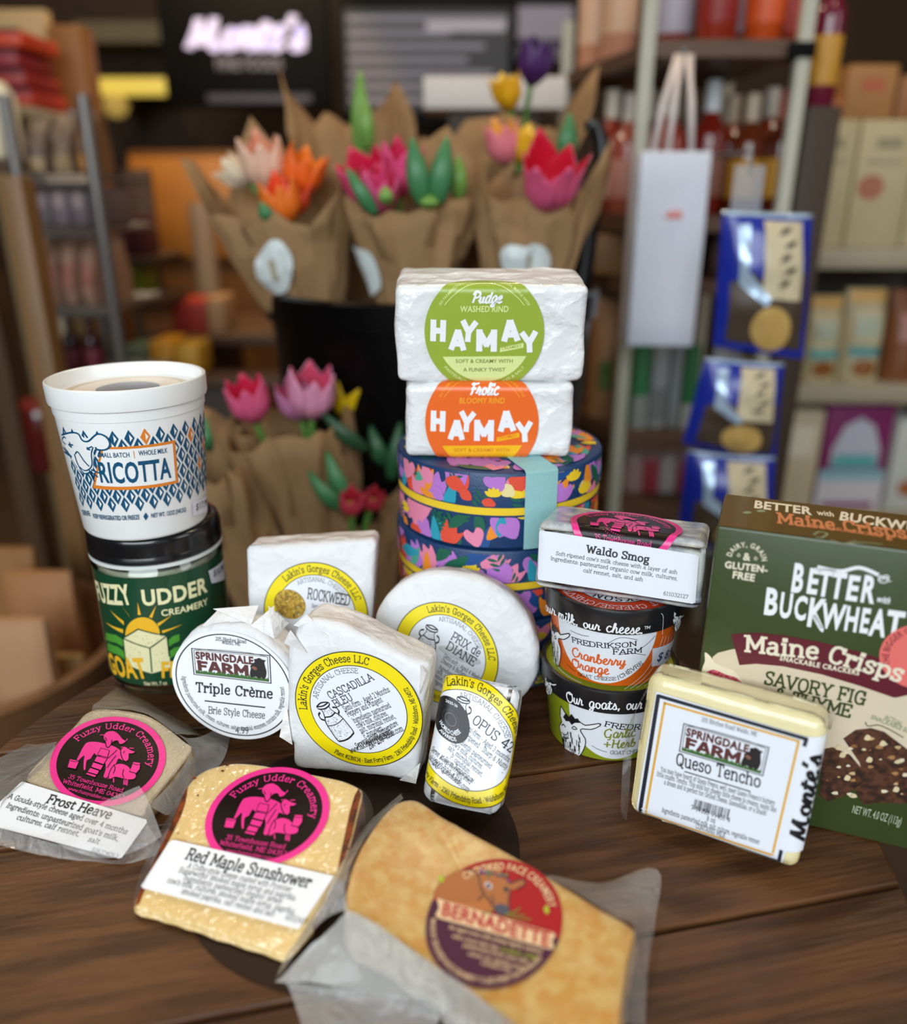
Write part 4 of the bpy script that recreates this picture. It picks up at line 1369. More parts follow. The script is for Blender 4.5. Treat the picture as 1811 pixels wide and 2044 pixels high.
pl = Plane(970, 914, 0.9030, -3, -1)
haymay('wrapped_cheese', 'white wrapped cheese with round orange label, standing on the floral tins', pl, [(804, 766), (1155, 768), (1132, 920), (812, 906)], 0.055, 3, (700, 1090, 392, 392), (M('ee6a22', 0.35, 0.03, coat=0.2), M('f6a32a', 0.35), M('f7ba12', 0.35), M('cf7a12', 0.4)), ('Frolic', 'BLOOMY RIND'), (('SOFT & CREAMY WITH', -0.50, 1.0), ('A BRIGHT FINISH', -0.64, 0.72)))
pl = Plane(975, 765, 0.9030 + 0.0462, -6, 0)
haymay('wrapped_cheese', 'white wrapped cheese with round green label, at the very top of the stack', pl, [(784, 562), (1183, 578), (1157, 768), (794, 762)], 0.058, 8, (717, 466, 413, 413), (M('98ad3a', 0.35, 0.03, coat=0.2), M('dbe697', 0.35), M('dce79a', 0.35), M('6f7d2a', 0.4)), ('Pudge', 'WASHED RIND'), (('SOFT & CREAMY WITH', -0.50, 0.98), ('A FUNKY TWIST', -0.65, 0.72)))

# ------------------------------------------------------------------ two paper cups of goat cheese
ZC = (3.525, 1040, 960)
GOAT_F = [(0.15, 1.0), (0.3, 0.86), (0.35, 0.8), (0.6, 0.8), (0.72, 0.74), (0.98, 0.80), (1.0, 0.74), (0.84, 0.66), (0.66, 0.66), (0.62, 0.6), (0.72, 0.45), (0.72, 0.3), (0.66, 0.15), (0.58, 0.06), (0.5, 0.1), (0.4, 0.0), (0.3, 0.04), (0.24, 0.12), (0.18, 0.3), (0.1, 0.5), (0.08, 0.6), (0.16, 0.7), (0.12, 0.8)]


def goat(a, TL, TR, BR, BL, mat=None):
    quad(a, TL, TR, BR, BL)
    a.poly(GOAT_F, LABELW, 5)
    rn = random.Random(12)
    ink = mat or INK
    a.line(GOAT_F + GOAT_F[:1], 0.02, ink, 6, 2)
    a.poly([(0.2, 0.8), (0.28, 0.9), (0.36, 0.84), (0.42, 0.92), (0.5, 0.84), (0.56, 0.86), (0.62, 0.78), (0.5, 0.76), (0.42, 0.70), (0.36, 0.76), (0.28, 0.74)], ink, 6)
    a.line([(0.15, 0.62), (0.2, 0.66), (0.26, 0.62)], 0.025, ink, 6, 4)
    a.line([(0.42, 0.64), (0.48, 0.68), (0.54, 0.64), (0.48, 0.62), (0.42, 0.64)], 0.02, ink, 6, 4)
    a.line([(0.14, 0.50), (0.2, 0.46), (0.28, 0.48), (0.33, 0.54)], 0.02, ink, 6, 4)
    a.line([(0.18, 0.42), (0.26, 0.40), (0.34, 0.42)], 0.025, ink, 6, 4)
    for k in range(34):
        x, y = 0.2 + 0.42 * rn.random(), 0.08 + 0.36 * rn.random()
        a.line([(x, y + 0.12), (x - 0.01 + 0.03 * rn.random(), y + 0.05), (x - 0.02 + 0.05 * rn.random(), y)], 0.010 + 0.012 * rn.random(), ink, 6, 2)
    a.poly([(0.17, 0.42), (0.22, 0.36), (0.2, 0.2), (0.26, 0.1), (0.2, 0.16), (0.14, 0.34)], ink, 6)
    a.T = None


cups = []
BK = M('1c1b1e', 0.28, 0.1, 90, coat=0.25)
for ci in range(2):
    c0 = ((0.0925, 0.4185), (0.0930, 0.4205))[ci]
    zb = TZ + 0.0008 + ci * 0.0488
    hue = (M('93a01f', 0.35, 0.04, coat=0.3), M('e0651a', 0.35, 0.04, coat=0.3))[ci]
    top_c = (M('a3ad28', 0.35, 0.04, coat=0.3), M('d8451c', 0.35, 0.04, coat=0.3))[ci]
    t = thing('cheese_cup', ('green paper cheese cup with black lid, at the bottom on the table', 'orange paper cheese cup with black lid, standing on the green cup')[ci], 'cup', (*c0, zb), 'paper cups of goat cheese')
    o3 = (c0[0], c0[1], zb)
    mb = MB()
    mb.lathe([(0, 0.002), (0.0318, 0.002), (0.0322, 0), (0.0333, 0), (0.0334, 0.0003), (0.0372, 0.040), (0, 0.040)], hue, o3, 64)
    mb.build('cup_body', t)
    mb = MB()
    mb.lathe([(0.0376, 0.0355), (0.0392, 0.0355), (0.0397, 0.036), (0.0403, 0.0485), (0.0399, 0.0497), (0.0388, 0.0502), (0.0378, 0.0497), (0.0375, 0.0470), (0.0374, 0.0468)], BK, o3, 64)
    lid = mb.build('lid_rim', t)
    a = Art(lambda u, v, d, o3=o3: Vector((o3[0] + u, o3[1] + v, o3[2] + 0.0468 + d)), None, 8e-5, 0)
    a.disc(0, 0, 0.0376, top_c, 0, n=64)
    a.disc(0, 0, 0.0235, INK, 1, n=56)
    a.disc(0, 0, 0.0230, LABEL, 2, n=56)
    q = R(16)
    a.arc('FREDRIKSON FARM', 0.0170, -90 + 180 - 190, 0.0052, INK, 'slab', 1.2, span=230, layer=3)
    if ci:
        a.arc('GOAT CHEESE/CHEVRE', 0.0275, -90 - 10, 0.0042, LABEL, 'slab', 0.6, span=150, layer=3)
    a.ring(0, 0, 0.0325, 0.0005, LABEL, 2, 195, 232)
    a.build('lid_disc', t)
    cone = Cone(*c0, zb, 0.0334, 0.0372, 0.040)
    a = Trace(cone, ZC[0], ZC[1:], 0.003, 9e-5, 1.5e-4)
    a2 = Trace(Cone(*c0, zb + 0.036, 0.0397, 0.0403, 0.0125), ZC[0], ZC[1:], 0.003, 9e-5, 1.5e-4)
    capv = lambda q: (q[0], min(q[1], 0.0352))
    if ci == 1:
        u0, v0 = a.q((575, 1130))
        a.poly([capv(p) for p in ngon(u0, v0 + 0.004, 0.0295, 0.0315, 60)], LABEL, 0)
        goat(a, (165, 950), (350, 1000), (335, 1345), (180, 1290))
        a.t('FREDRIKSON', (364, 1131), (817, 1156), 34, INK, 'slab', 0.8, 3)
        a.t('FARM', (646, 1217), (851, 1202), 36, INK, 'slab', 0.8, 3)
        OG = M('e2662a', 0.35, 0.03)
        a.t('Cranberry', (362, 1224), (735, 1296), 62, OG, 'script', 0.9, 4)
        a.t('Orange', (362, 1300), (620, 1360), 60, OG, 'script', 0.9, 4)
        a.t('GOAT CHEESE', (405, 1366), (672, 1400), 22, INK, 'slab', 0.5, 3)
        a.t('/CHÈVRE', (684, 1398), (858, 1282), 26, INK, 'slab', 0.5, 3)
        for ln in ([(330, 1290), (385, 1340)], [(600, 1150), (700, 1100), (820, 1115)], [(690, 1220), (780, 1210), (875, 1222)], [(800, 1200), (880, 1150), (945, 1085)], [(350, 1050), (420, 1080), (480, 1092)]):
            a.N(ln, 3, INKG, 3, 4)
        for k in range(4):
            a.N([(700 + k * 45, 1480 - k * 6), (860 + k * 36, 1360 - k * 4), (960 + k * 26, 1200), (1000 + k * 20, 1090)], 3, LABEL, 1, 4)
        a2.t(', our', (170, 890), (252, 948), 60, LABELW, 'script', 0.9, 2)
        a2.t('milk,', (268, 962), (405, 1018), 64, LABELW, 'script', 0.9, 2)
        a2.t('our', (438, 1030), (560, 1052), 62, LABELW, 'script', 0.9, 2)
        a2.t('cheese.', (596, 1058), (856, 1072), 66, LABELW, 'script', 0.9, 2)
        a2.t('TM', (866, 1040), (908, 1036), 18, LABELW, 'slab', 1, 2)
        a2.N([(985, 930), (1000, 960), (992, 1080)], 3, LABEL, 2, 3)
        goat(a2, (1050, 915), (1150, 905), (1118, 1045), (1055, 1060))
    else:
        u0, v0 = a.q((640, 1700))
        a.poly([capv(p) for p in ngon(u0 + 0.004, v0 + 0.004, 0.029, 0.0305, 60)], LABEL, 0)
        goat(a, (255, 1560), (560, 1640), (545, 1940), (275, 1935))
        a.t('FREDRIKSON', (585, 1722), (985, 1690), 36, INK, 'slab', 0.8, 3)
        a.t('FARM', (860, 1760), (985, 1735), 40, INK, 'slab', 0.6, 3)
        a.t('Garlic', (580, 1800), (800, 1792), 60, M('8a8f2a', 0.4), 'script', 0.9, 4)
        a.t('+Herb', (580, 1872), (800, 1862), 58, M('8a8f2a', 0.4), 'script', 0.9, 4)
        a.t('GOAT CHEESE', (625, 1918), (860, 1895), 24, INK, 'slab', 0.5, 3)
        a.N([(500, 1860), (550, 1888), (605, 1905)], 3, INKG, 3, 4)
        a2.t('Our', (322, 1545), (440, 1580), 68, LABELW, 'script', 0.9, 2)
        a2.t('goats,', (478, 1590), (700, 1606), 66, LABELW, 'script', 0.9, 2)
        a2.t('our', (735, 1608), (850, 1600), 70, LABELW, 'script', 0.9, 2)
        goat(a2, (170, 1372), (258, 1400), (250, 1528), (175, 1485))
    a.build('cup_label', t)
    a2.build('rim_lettering', lid)
    if ci == 1:
        a = Trace(cone, ZC[0], ZC[1:], 0.003, 9e-5, 7.5e-4)
        a.P([(920, 1175), (1070, 1105), (1058, 1240), (915, 1302)], STICK, 0)
        a.t('$ 8.99', (945, 1265), (1052, 1205), 55, M('33406a', 0.45), 'sans', 1, 2)
        a.build('price_sticker', t)
    cups.append(t)

# ------------------------------------------------------------------ ash cheese lying on the orange cup
CUPTOP = TZ + 0.0008 + 0.0488 + 0.0502
pl = Plane(1230, 1196, CUPTOP + 0.0008, 8, -19)
ZWp = ZC
t = thing('ash_cheese', 'ash rind cheese in clear film with pink and black label, lying on the orange cup', 'cheese', pl.O)
c4 = [pl.uv(*p) for p in ((1080, 1034), (1406, 1090), (1402, 1226), (1063, 1158))]
u0, u1, v1 = (c4[0][0] + c4[3][0]) / 2, (c4[1][0] + c4[2][0]) / 2, (c4[0][1] + c4[1][1]) / 2
ASH = M('e2e3dc', 0.3, 0.1, 70, 0.6, 90, coat=0.7, col2='9fa7b3', dist=0.0015, detail=6)
mm = mtx_of(pl) @ Matrix.Translation(((u0 + u1) / 2, 0, 0))
vb = min(c4[2][1], c4[3][1])
hh = v1
MB().rbox(u1 - u0, 0.048, hh, 0.004, ASH, mm, 3, 0.0008, 45, 5, 9).build('cheese', t, angle=180)
f = Fold(pl, u0, u1, 0, hh, 0.0045)
a = Trace(f, ZC[0], ZC[1:], 0.0022, 7e-5, 0.0010)
a.P([(150, 345), (250, 358), (1235, 512), (1250, 530), (1222, 850), (1205, 856), (130, 690), (140, 360)], LABEL, 5)
a.t('Waldo Smog', (464, 495), (908, 572), 50, INKG, 'slab', 1.9, 8)
a.t("Soft-ripened cow's milk cheese with a layer of ash", (250, 515), (1103, 650), 26, INKG, 'slab', 0.6, 8)
a.t('Ingredients: pasteurized organic cow milk, cultures,', (213, 550), (1105, 694), 26, INKG, 'slab', 0.6, 8)
a.t('calf rennet, salt, and ash', (442, 634), (862, 700), 26, INKG, 'slab', 0.6, 8)
a.t('611032127', (1003, 795), (1178, 822), 26, INKG, 'slab', 0.6, 8)
a.base = 0.0013
b = Trace(f, ZC[0], ZC[1:], 0.0022, 7e-5, 0.0009)
cu, cv = a.q((720, 275))
ax_, ay_ = a.q((1060, 325)), a.q((720, 100))
rr = 0.0300
Xv = Vector((ax_[0] - cu, ax_[1] - cv)).normalized() * rr
Yv = Vector((-Xv.y, Xv.x))
C0 = (cu + Yv.x * 0.18, cv + Yv.y * 0.18)
b.T = lambda x, y: (C0[0] + Xv.x * x + Yv.x * y, C0[1] + Xv.y * x + Yv.y * y)
udder(b, None, None, None)
b.build('round_label', t)
a.build('name_label', t)
FILM = film_mat('clear_film', 0.07, 0.2, 60, 0.6)
FILM2 = film_mat('bag_film', 0.26, 0.24, 55, 0.8, 'f4f2ee')
mb = MB()
q = lambda u, v, d: pl.pt(u, v, d)
rows = []
for k in range(9):
    tt = k / 8
    rows.append([q(u1 + 0.0012 + 0.0035 * tt + 0.0008 * math.sin(tt * 9 + s_), -0.0002 + hh * 1.0 * s_ / 6, -0.003 - 0.045 * (1 - tt * 0.1) * (1 - s_ / 6 * 0) * tt) for s_ in range(7)])
mb.grid(rows, FILM)
mb.build('film_end', t, angle=180)

# ------------------------------------------------------------------ cracker box
ZQ = (2.621, 1220, 960)
pl = Plane(1364, 1588, TZ + 0.0006, 1.2, -21.2)
BOXG = M('38461f', 0.35, 0.04, 40, coat=0.25)
TAN = M('d9c9ae', 0.38, 0.04)
WINE = M('611c2a', 0.38, 0.05)
GOLD = M('6b5428', 0.35, 0.12, 60, metal=0.25, coat=0.3)
u_l, v_t = pl.uv(1432, 1050)
bw, bd = 0.1270, 0.0520
bh = v_t
t = thing('cracker_box', 'dark green cardboard cracker box at the right edge of the table', 'box', pl.O)
mm = mtx_of(pl) @ Matrix.Translation((bw / 2, 0, 0))
MB().rbox(bw, bd, bh, 0.0012, BOXG, mm, 2).build('carton', t)
a = Trace(pl, ZQ[0], ZQ[1:], None, 7e-5, 1.5e-4)
lim = lambda p: (min(max(p[0], 0.0008), bw - 0.001), min(max(p[1], 0.0008), bh - 0.001))


def PQ(pts, mat, layer, smooth=0):
    q_ = a.qs(pts)
    if smooth:
        q_ = catmull(q_, smooth, True)
    a.poly([lim(p) for p in q_], mat, layer)


PQ([(532, 920), (560, 898), (640, 878), (900, 900), (1200, 960), (1549, 1060), (2400, 1400), (2400, 1620), (1549, 1560), (1150, 1500), (700, 1460), (440, 1330), (470, 1060), (520, 1000)], TAN, 1)
PQ([(660, 1040), (760, 1120), (1000, 1180), (1180, 1210), (1150, 1300), (700, 1250)], TAN, 1)
PQ([(628, 800), (760, 792), (900, 806), (1100, 842), (1300, 892), (1549, 972), (1700, 1030), (1640, 1100), (1500, 1130), (1480, 1132), (1300, 1070), (1100, 1010), (900, 968), (760, 955), (672, 962)], WINE, 3)
WT, IV = LABELW, M('e9dfc6', 0.4, 0.02)
ca = a.q((708, 415))
sc_ = math.dist(a.q((594, 452)), a.q((820, 480))) / 228
a.arc('DAIRY, GRAIN', 80 * sc_, 90, 30 * sc_, IV, 'sans', 2, layer=3, cx=ca[0], cy=ca[1], span=170, track=0.05)
a.t('&', (690, 412), (728, 416), 40, IV, 'sans', 2, 3)
a.t('GLUTEN-', (594, 452), (820, 480), 36, IV, 'sans', 3, 3)
a.t('FREE', (633, 505), (752, 524), 38, IV, 'sans', 3, 3)
for x, y in ((668, 388), (757, 405)):
    a.N([(x - 8, y), (x, y - 10), (x + 8, y), (x, y + 8), (x - 8, y)], 3, IV, 3)
for ch, x0, x1, y0, h in (('B', 937, 1000, 572, 150), ('E', 1018, 1080, 580, 132), ('T', 1072, 1150, 592, 138), ('T', 1140, 1218, 604, 138), ('E', 1222, 1290, 615, 130), ('R', 1300, 1372, 625, 140)):
    a.t(ch, (x0, y0 - (x1 - x0) * -0.0), (x1, y0 + (x1 - x0) * 0.14), h, WT, 'sans', 3, 4)
a.N([(1080, 448), (1200, 470), (1300, 452), (1400, 490)], 18, WT, 4, 5)
a.N([(1060, 462), (1130, 462), (1180, 470)], 16, WT, 4, 4)
for ch, x0, x1, y0, h in (('B', 795, 868, 690, 140), ('U', 875, 945, 705, 130), ('C', 952, 1020, 716, 124), ('K', 1020, 1110, 752, 150), ('W', 1095, 1215, 760, 132), ('H', 1215, 1290, 775, 128), ('E', 1295, 1345, 785, 128), ('A', 1350, 1430, 800, 140), ('T', 1430, 1522, 808, 140)):
    a.t(ch, (x0, y0), (x1, y0 + (x1 - x0) * 0.14), h, WT, 'sans', 3, 4)
a.N([(1060, 700), (1100, 770), (1112, 780)], 20, WT, 4, 3)
a.t('with', (1385, 628), (1455, 642), 36, WT, 'sans', 2, 4, shear=0.2)
for e in ((1425, 515, 26, 16), (1412, 505, 12, 10), (1440, 502, 14, 10)):
    a.N([(e[0] + e[2] * math.cos(k * PI / 6), e[1] + e[3] * math.sin(k * PI / 6)) for k in range(13)], 5, WT, 4)
a.N([(1450, 520), (1466, 524)], 4, WT, 4)
a.t('Maine', (700, 888), (1090, 930), 82, IV, 'slab', 1.7, 6)
a.t('Crisps', (1128, 938), (1520, 1050), 84, IV, 'slab', 1.7, 6)
a.t('SNACKABLE CRACKERS', (882, 934), (1298, 1014), 26, IV, 'sans', 3, 6, track=0.08)
a.t('SAVORY FIG', (800, 1058), (1330, 1172), 66, BOXG, 'slab', 1.6, 4)
a.t('& THYME', (850, 1140), (1255, 1236), 62, BOXG, 'slab', 1.6, 4)
SAGE = M('8f9a78', 0.4, 0.03)
a.t('ACTUAL,', (1428, 1240), (1525, 1284), 24, SAGE, 'sans', 2, 4)
a.t('SNACKABLE SIZE', (1356, 1240), (1580, 1326), 24, SAGE, 'sans', 2, 4)
a.N([(1330, 1258), (1345, 1280), (1400, 1275), (1460, 1300), (1530, 1340)], 5, BOXG, 4, 4)
# fig
PQ([(492, 895), (520, 915), (545, 950), (580, 968), (640, 990), (700, 1060), (720, 1100), (600, 1100), (470, 1060), (478, 980), (492, 940)], M('e8dcc0', 0.4, 0.08, 300), 4, 3)
PQ([(500, 1000), (540, 985), (600, 1010), (660, 1030), (700, 1075), (700, 1110), (560, 1100), (500, 1040)], M('a31f3c', 0.4, 0.35, 700, col2='d06a7a'), 5, 3)
# dark seeded crackers
CRK = M('5a3420', 0.5, 0.3, 260, col2='2c170e', detail=6)
PQ([(1110, 1400), (1160, 1390), (1250, 1430), (1310, 1500), (1320, 1570), (1230, 1640), (1130, 1675), (1090, 1640)], CRK, 5)
PQ([(1215, 1345), (1280, 1300), (1360, 1290), (1430, 1310), (1549, 1400), (1680, 1500), (1680, 1690), (1400, 1680), (1320, 1690), (1270, 1600), (1325, 1560), (1300, 1470)], CRK, 5)
rn = random.Random(2)
for _ in range(34):
    x, y = rn.uniform(1120, 1540), rn.uniform(1330, 1650)
    if x < 1215 and y < 1420 or (x > 1450 and y < 1380):
        continue
    s_ = rn.uniform(6, 17)
    PQ([(x + s_ * math.cos(k + y) * (1.6 if k % 2 else 1), y + s_ * 0.7 * math.sin(k + y)) for k in range(6)], M(rn.choice(['c9a878', 'd9c8a0', '8a5a34', 'a97a4c', 'e0d3b4']), 0.5, 0.1, 200), 6)
for x, y in ((1340, 1340), (1420, 1370), (1350, 1455), (1190, 1390), (1235, 1550), (1490, 1610), (1210, 1430)):
    PQ([(x - 16, y + 8), (x - 2, y - 16), (x + 18, y - 6), (x + 10, y + 14)], M('dcc9a0', 0.5, 0.1, 200), 7, 3)
a.t('NET WT. 4.0 OZ (113g)', (1258, 1732), (1515, 1800), 44, M('aab59a', 0.4), 'sans', 1, 4)
SAL = M('e8716a', 0.4, 0.03)
uu = a.q((1615, 920))
a.disc(min(uu[0], bw - 0.018), uu[1], 0.0165, SAL, 5)
a.arc('THE BIGGER CRISP', 0.0125, 150, 0.0030, WINE, 'sans', 1, layer=6, cx=min(uu[0], bw - 0.018), cy=uu[1], span=120)
a.build('front_print', t)
# top flap
top = Plane(pl.pt(0, bh, 0), None, None, 88.8, -21.2)
top.e1, top.e2, top.n = pl.e1, -pl.n, pl.e2
a = Trace(top, ZQ[0], ZQ[1:], None, 7e-5, 1.5e-4)
a.rect(0.0006, 0.0006, bw - 0.0006, bd - 0.0006, GOLD, 0)
a.t('BETTER', (745, 142), (1050, 180), 40, IV, 'sans', 3, 2)
a.t('with', (1080, 180), (1170, 190), 26, IV, 'sans', 2, 2)
a.t('BUCKWHEAT', (1190, 205), (1800, 300), 46, IV, 'sans', 3, 2)
a.t('Maine Crisps', (870, 222), (1560, 305), 52, M('d98a5a', 0.35), 'slab', 1.8, 2)
a.t('SNACKABLE CRACKERS', (1040, 240), (1420, 298), 16, M('d98a5a', 0.35), 'sans', 2, 2)
a.N([(1060, 285), (1090, 268), (1130, 280), (1100, 300), (1070, 296)], 4, SAGE, 2, 4)
a.N([(1145, 310), (1220, 330), (1280, 315), (1250, 330), (1320, 325), (1420, 335)], 4, SAGE, 2, 4)
for x, y in ((712, 168), (785, 160)):
    a.P([(x - 26, y), (x, y - 7), (x + 26, y), (x, y + 7)], SAGE, 2, 2)
a.build('top_print', t)

# ------------------------------------------------------------------ shrink-wrapped block with the gold framed label
pl = Plane(1410, 1682, TZ + 0.0062, 10, -29.5)
t = thing('queso_block', 'pale block of shrink-wrapped cheese with gold framed white label, before the cracker box', 'cheese', pl.O)
QC = M('ecdfae', 0.3, 0.06, 40, 0.45, 70, coat=0.6, sub=0.15, dist=0.002)
cs = [pl.uv(*p) for p in ((1298, 1348), (1650, 1432), (1598, 1727), (1252, 1630))]
u0, u1 = (cs[0][0] + cs[3][0]) / 2, (cs[1][0] + cs[2][0]) / 2
v1 = (cs[0][1] + cs[1][1]) / 2
v0 = (cs[2][1] + cs[3][1]) / 2
mm = mtx_of(pl) @ Matrix.Translation(((u0 + u1) / 2, 0, v0))
MB().rbox(u1 - u0, 0.021, v1 - v0, 0.0055, QC, mm, 4, 0.0009, 38, 9, 9).build('cheese', t, angle=180)
f = Fold(pl, u0, u1, v0, v1, 0.006)
a = Trace(f, ZQ[0], ZQ[1:], 0.003, 7e-5, 0.0010)
a.P([(240, 1098), (1030, 1335), (1165, 1345), (1005, 1950), (912, 1935), (895, 2015), (128, 1772), (170, 1500)], LABEL, 0)
a.N([(248, 1120), (1030, 1348)], 19, M('1f2430', 0.4), 1)
a.N([(252, 1115), (150, 1755)], 19, M('1f2430', 0.4), 1)
a.N([(146, 1752), (888, 1995)], 17, M('1f2430', 0.4), 1)
a.N([(1026, 1340), (1012, 1385)], 19, M('1f2430', 0.4), 1)
a.N([(878, 1990), (893, 1925)], 17, M('1f2430', 0.4), 1)
GLD = M('e0a93a', 0.35)
for p, q_ in (((278, 1157), (985, 1358)), ((285, 1152), (182, 1742)), ((178, 1738), (842, 1950)), ((985, 1352), (846, 1952))):
    a.N([p, q_], 12, GLD, 1)
LN = (28, -120)
a.t('205 Birches Road Waldo, ME', (475, 1252), (765, 1332), 22, INKG, 'slab', 0.6, 3)
springdale(a, (382, 1262), (832, 1388), (798, 1540), (358, 1410))
a.t('Queso Tencho', (340, 1478), (785, 1600), 62, INK, 'slab', 1.1, 3)
a.N([(388, 1515), (733, 1620)], 6, INK, 2)
a.t("You may have heard of Queso Fresco, well, meet Queso Fresco's buttery", (262, 1512), (858, 1692), 24, INKG, 'slab', 0.7, 3)
a.t('little cousin: Tencho. This mild but cheeky little cheese is creamy, melts like', (242, 1537), (866, 1728), 24, INKG, 'slab', 0.7, 3)
a.t('a dream and is perfect for: Grilled Cheese, Quesadillas, or a Snack!', (280, 1580), (815, 1745), 24, INKG, 'slab', 0.7, 3)
rn = random.Random(8)
x = 0.0
while x < 1:
    w_ = rn.choice((0.012, 0.02, 0.03))
    p0 = (442 + 184 * x, 1658 + 55 * x)
    a.P([p0, (p0[0] + 184 * w_, p0[1] + 55 * w_), (p0[0] + 184 * w_ - 12, p0[1] + 55 * w_ + 52), (p0[0] - 12, p0[1] + 52)], INK, 3)
    x += w_ + rn.choice((0.014, 0.02, 0.03))
a.t('7 97153 99451 4', (420, 1712), (625, 1780), 24, INK, 'slab', 0.8, 3)
a.t('8 oz', (502, 1770), (548, 1784), 24, INKG, 'slab', 0.8, 3)
a.t('Ingredients: pasteurized milk, salt, culture, vegetable rennet', (268, 1725), (778, 1895), 24, INKG, 'slab', 0.7, 3)
a.t('CONTAINS: MILK', (445, 1808), (600, 1862), 24, INKG, 'slab', 0.7, 3)
a.t("Monte's", (1010, 1905), (1105, 1450), 76, INK, 'script', 1.7, 3, shear=0.2)
a.t('FINE FOODS', (1075, 1790), (1128, 1500), 26, INK, 'sans', 2, 3)
a.build('label', t)
sheet([[(1300, 1358, .066), (1270, 1420, .055), (1262, 1500, .03), (1255, 1600, .012), (1250, 1640, .002)], [(1300, 1368, .066), (1258, 1440, .052), (1245, 1510, .028), (1240, 1590, .010), (1240, 1625, .002)]], FILM, 'film_edge', t, 3, 0.001)

# ------------------------------------------------------------------ paper-wrapped cheeses
Z1 = (2.383, 320, 1050)
zf = lambda pts, k=2.383, ox=320, oy=1050: [(x / k + ox, y / k + oy) for x, y in pts]


def packet(name, label, pl, out_px, depth, bev, seed, amp=0.0008, back=1.0, smooth=True, mats=(PAPER, PAPERB), part='paper_wrapper', freq=60):
    t = thing(name, label, 'cheese', pl.O)
    mb = MB()
    slab(mb, pl, [pl.uv(*p) for p in out_px], depth, bev, mats[0], mats[1], seed, amp, freq, 130, back, smooth)
    weld(mb.build(part, t, angle=50))
    return t


# square white block at the back
pl = Plane(620, 1392, TZ + 0.008, 11, 2)
t = packet('square_cheese', 'square white wrapped cheese with yellow ringed label, standing behind the round ones', pl, [(491, 1100), (497, 1092), (744, 1077), (752, 1084), (742, 1260), (736, 1388), (728, 1394), (508, 1396), (503, 1390), (496, 1240)], 0.034, 0.004, 4, 0.0004, smooth=False)
a = Trace(pl, *(Z1[0], Z1[1:]), None, 7e-5, 6e-4)
gorges(a, (742, 418), (248, 12), (-4, -244), -7, (('ROCKWEED', -0.20, 0.28, 0.20, 0.9, 0.82),), (('Semi-soft with a ribbon', -0.1, 0.12, 0.075, 0.62), ('of Maine seaweed and ash', -0.1, 0.0, 0.075, 0.66), ('Ingredients: pasteurized', -0.1, -0.12, 0.075, 0.62), ("cow's milk, cultures, salt", -0.1, -0.24, 0.075, 0.6), ('Keep Refrigerated', -0.1, -0.4, 0.075, 0.5)))
axes(a, (618, 370), (75, 8), (-4, -70))
a.disc(0, 0, 1, M('c9a233', 0.45, 0.3, 500, col2='8a6a1c'), 6)
rn = random.Random(6)
for _ in range(46):
    x, y = rn.uniform(-.8, .8), rn.uniform(-.8, .8)
    if x * x + y * y < 0.75:
        a.poly([(x + rn.uniform(-.14, .14), y + rn.uniform(-.14, .14)) for _k in range(3)], M(rn.choice(['e8d27a', 'efe6c0', '3a2c18', '6a4c14', 'd9b640']), 0.5), 7)
a.T = None
a.build('label', t)

# big round cheese
pl = Plane(905, 1447, TZ + 0.0062, 15, -8)
t = packet('round_cheese', 'largest white paper-wrapped round cheese, leaning on the floral tins, label tilted', pl, [(748, 1290), (752, 1222), (782, 1176), (832, 1148), (890, 1140), (950, 1152), (1008, 1182), (1052, 1228), (1074, 1290), (1072, 1345), (1048, 1392), (1005, 1428), (950, 1446), (890, 1448), (830, 1434), (785, 1400), (757, 1350)], 0.024, 0.005, 12, 0.0010, freq=45)
a = Trace(pl, Z1[0], Z1[1:], None, 7e-5, 7e-4)
gorges(a, (1361, 608), (246, 30), (-14, -245), -29, (('PRIX de', -0.06, 0.32, 0.17, 0.8, 0.60), ('DIANE', -0.06, 0.10, 0.17, 0.8, 0.60)), (('Semi-soft * Aged 4 Weeks', -0.02, -0.08, 0.085, 0.78), ('Creamy & Buttery', -0.02, -0.19, 0.085, 0.52), ('Ingredients: pasteurized', 0.0, -0.33, 0.08, 0.66), ("milk, cultures, salt,", 0.0, -0.43, 0.08, 0.5), ('rennet, P. candidum', 0.0, -0.53, 0.08, 0.5), ('Keep Refrigerated', -0.2, -0.64, 0.08, 0.5)))
milkcan(a, (1258, 455), (1335, 490), (1302, 660), (1192, 610))
axes(a, (1243, 592), (33, 4), (-3, -36))
a.disc(0, 0, 1, INK, 7)
a.ring(0, 0, 0.75, 0.06, LABEL, 8)
a.poly([(0.0, 0.5), (0.5, -0.1), (0.1, -0.1), (0.1, -0.5), (-0.1, -0.5), (-0.1, -0.1), (-0.5, -0.1)], LABEL, 8)
axes(a, (1425, 612), (100, 32), (-12, -32), 0)
a.disc(0.0, 0, 1, M('c9ccd0', 0.4, 0.1, 600), 4)
a.T = None
a.build('label', t)

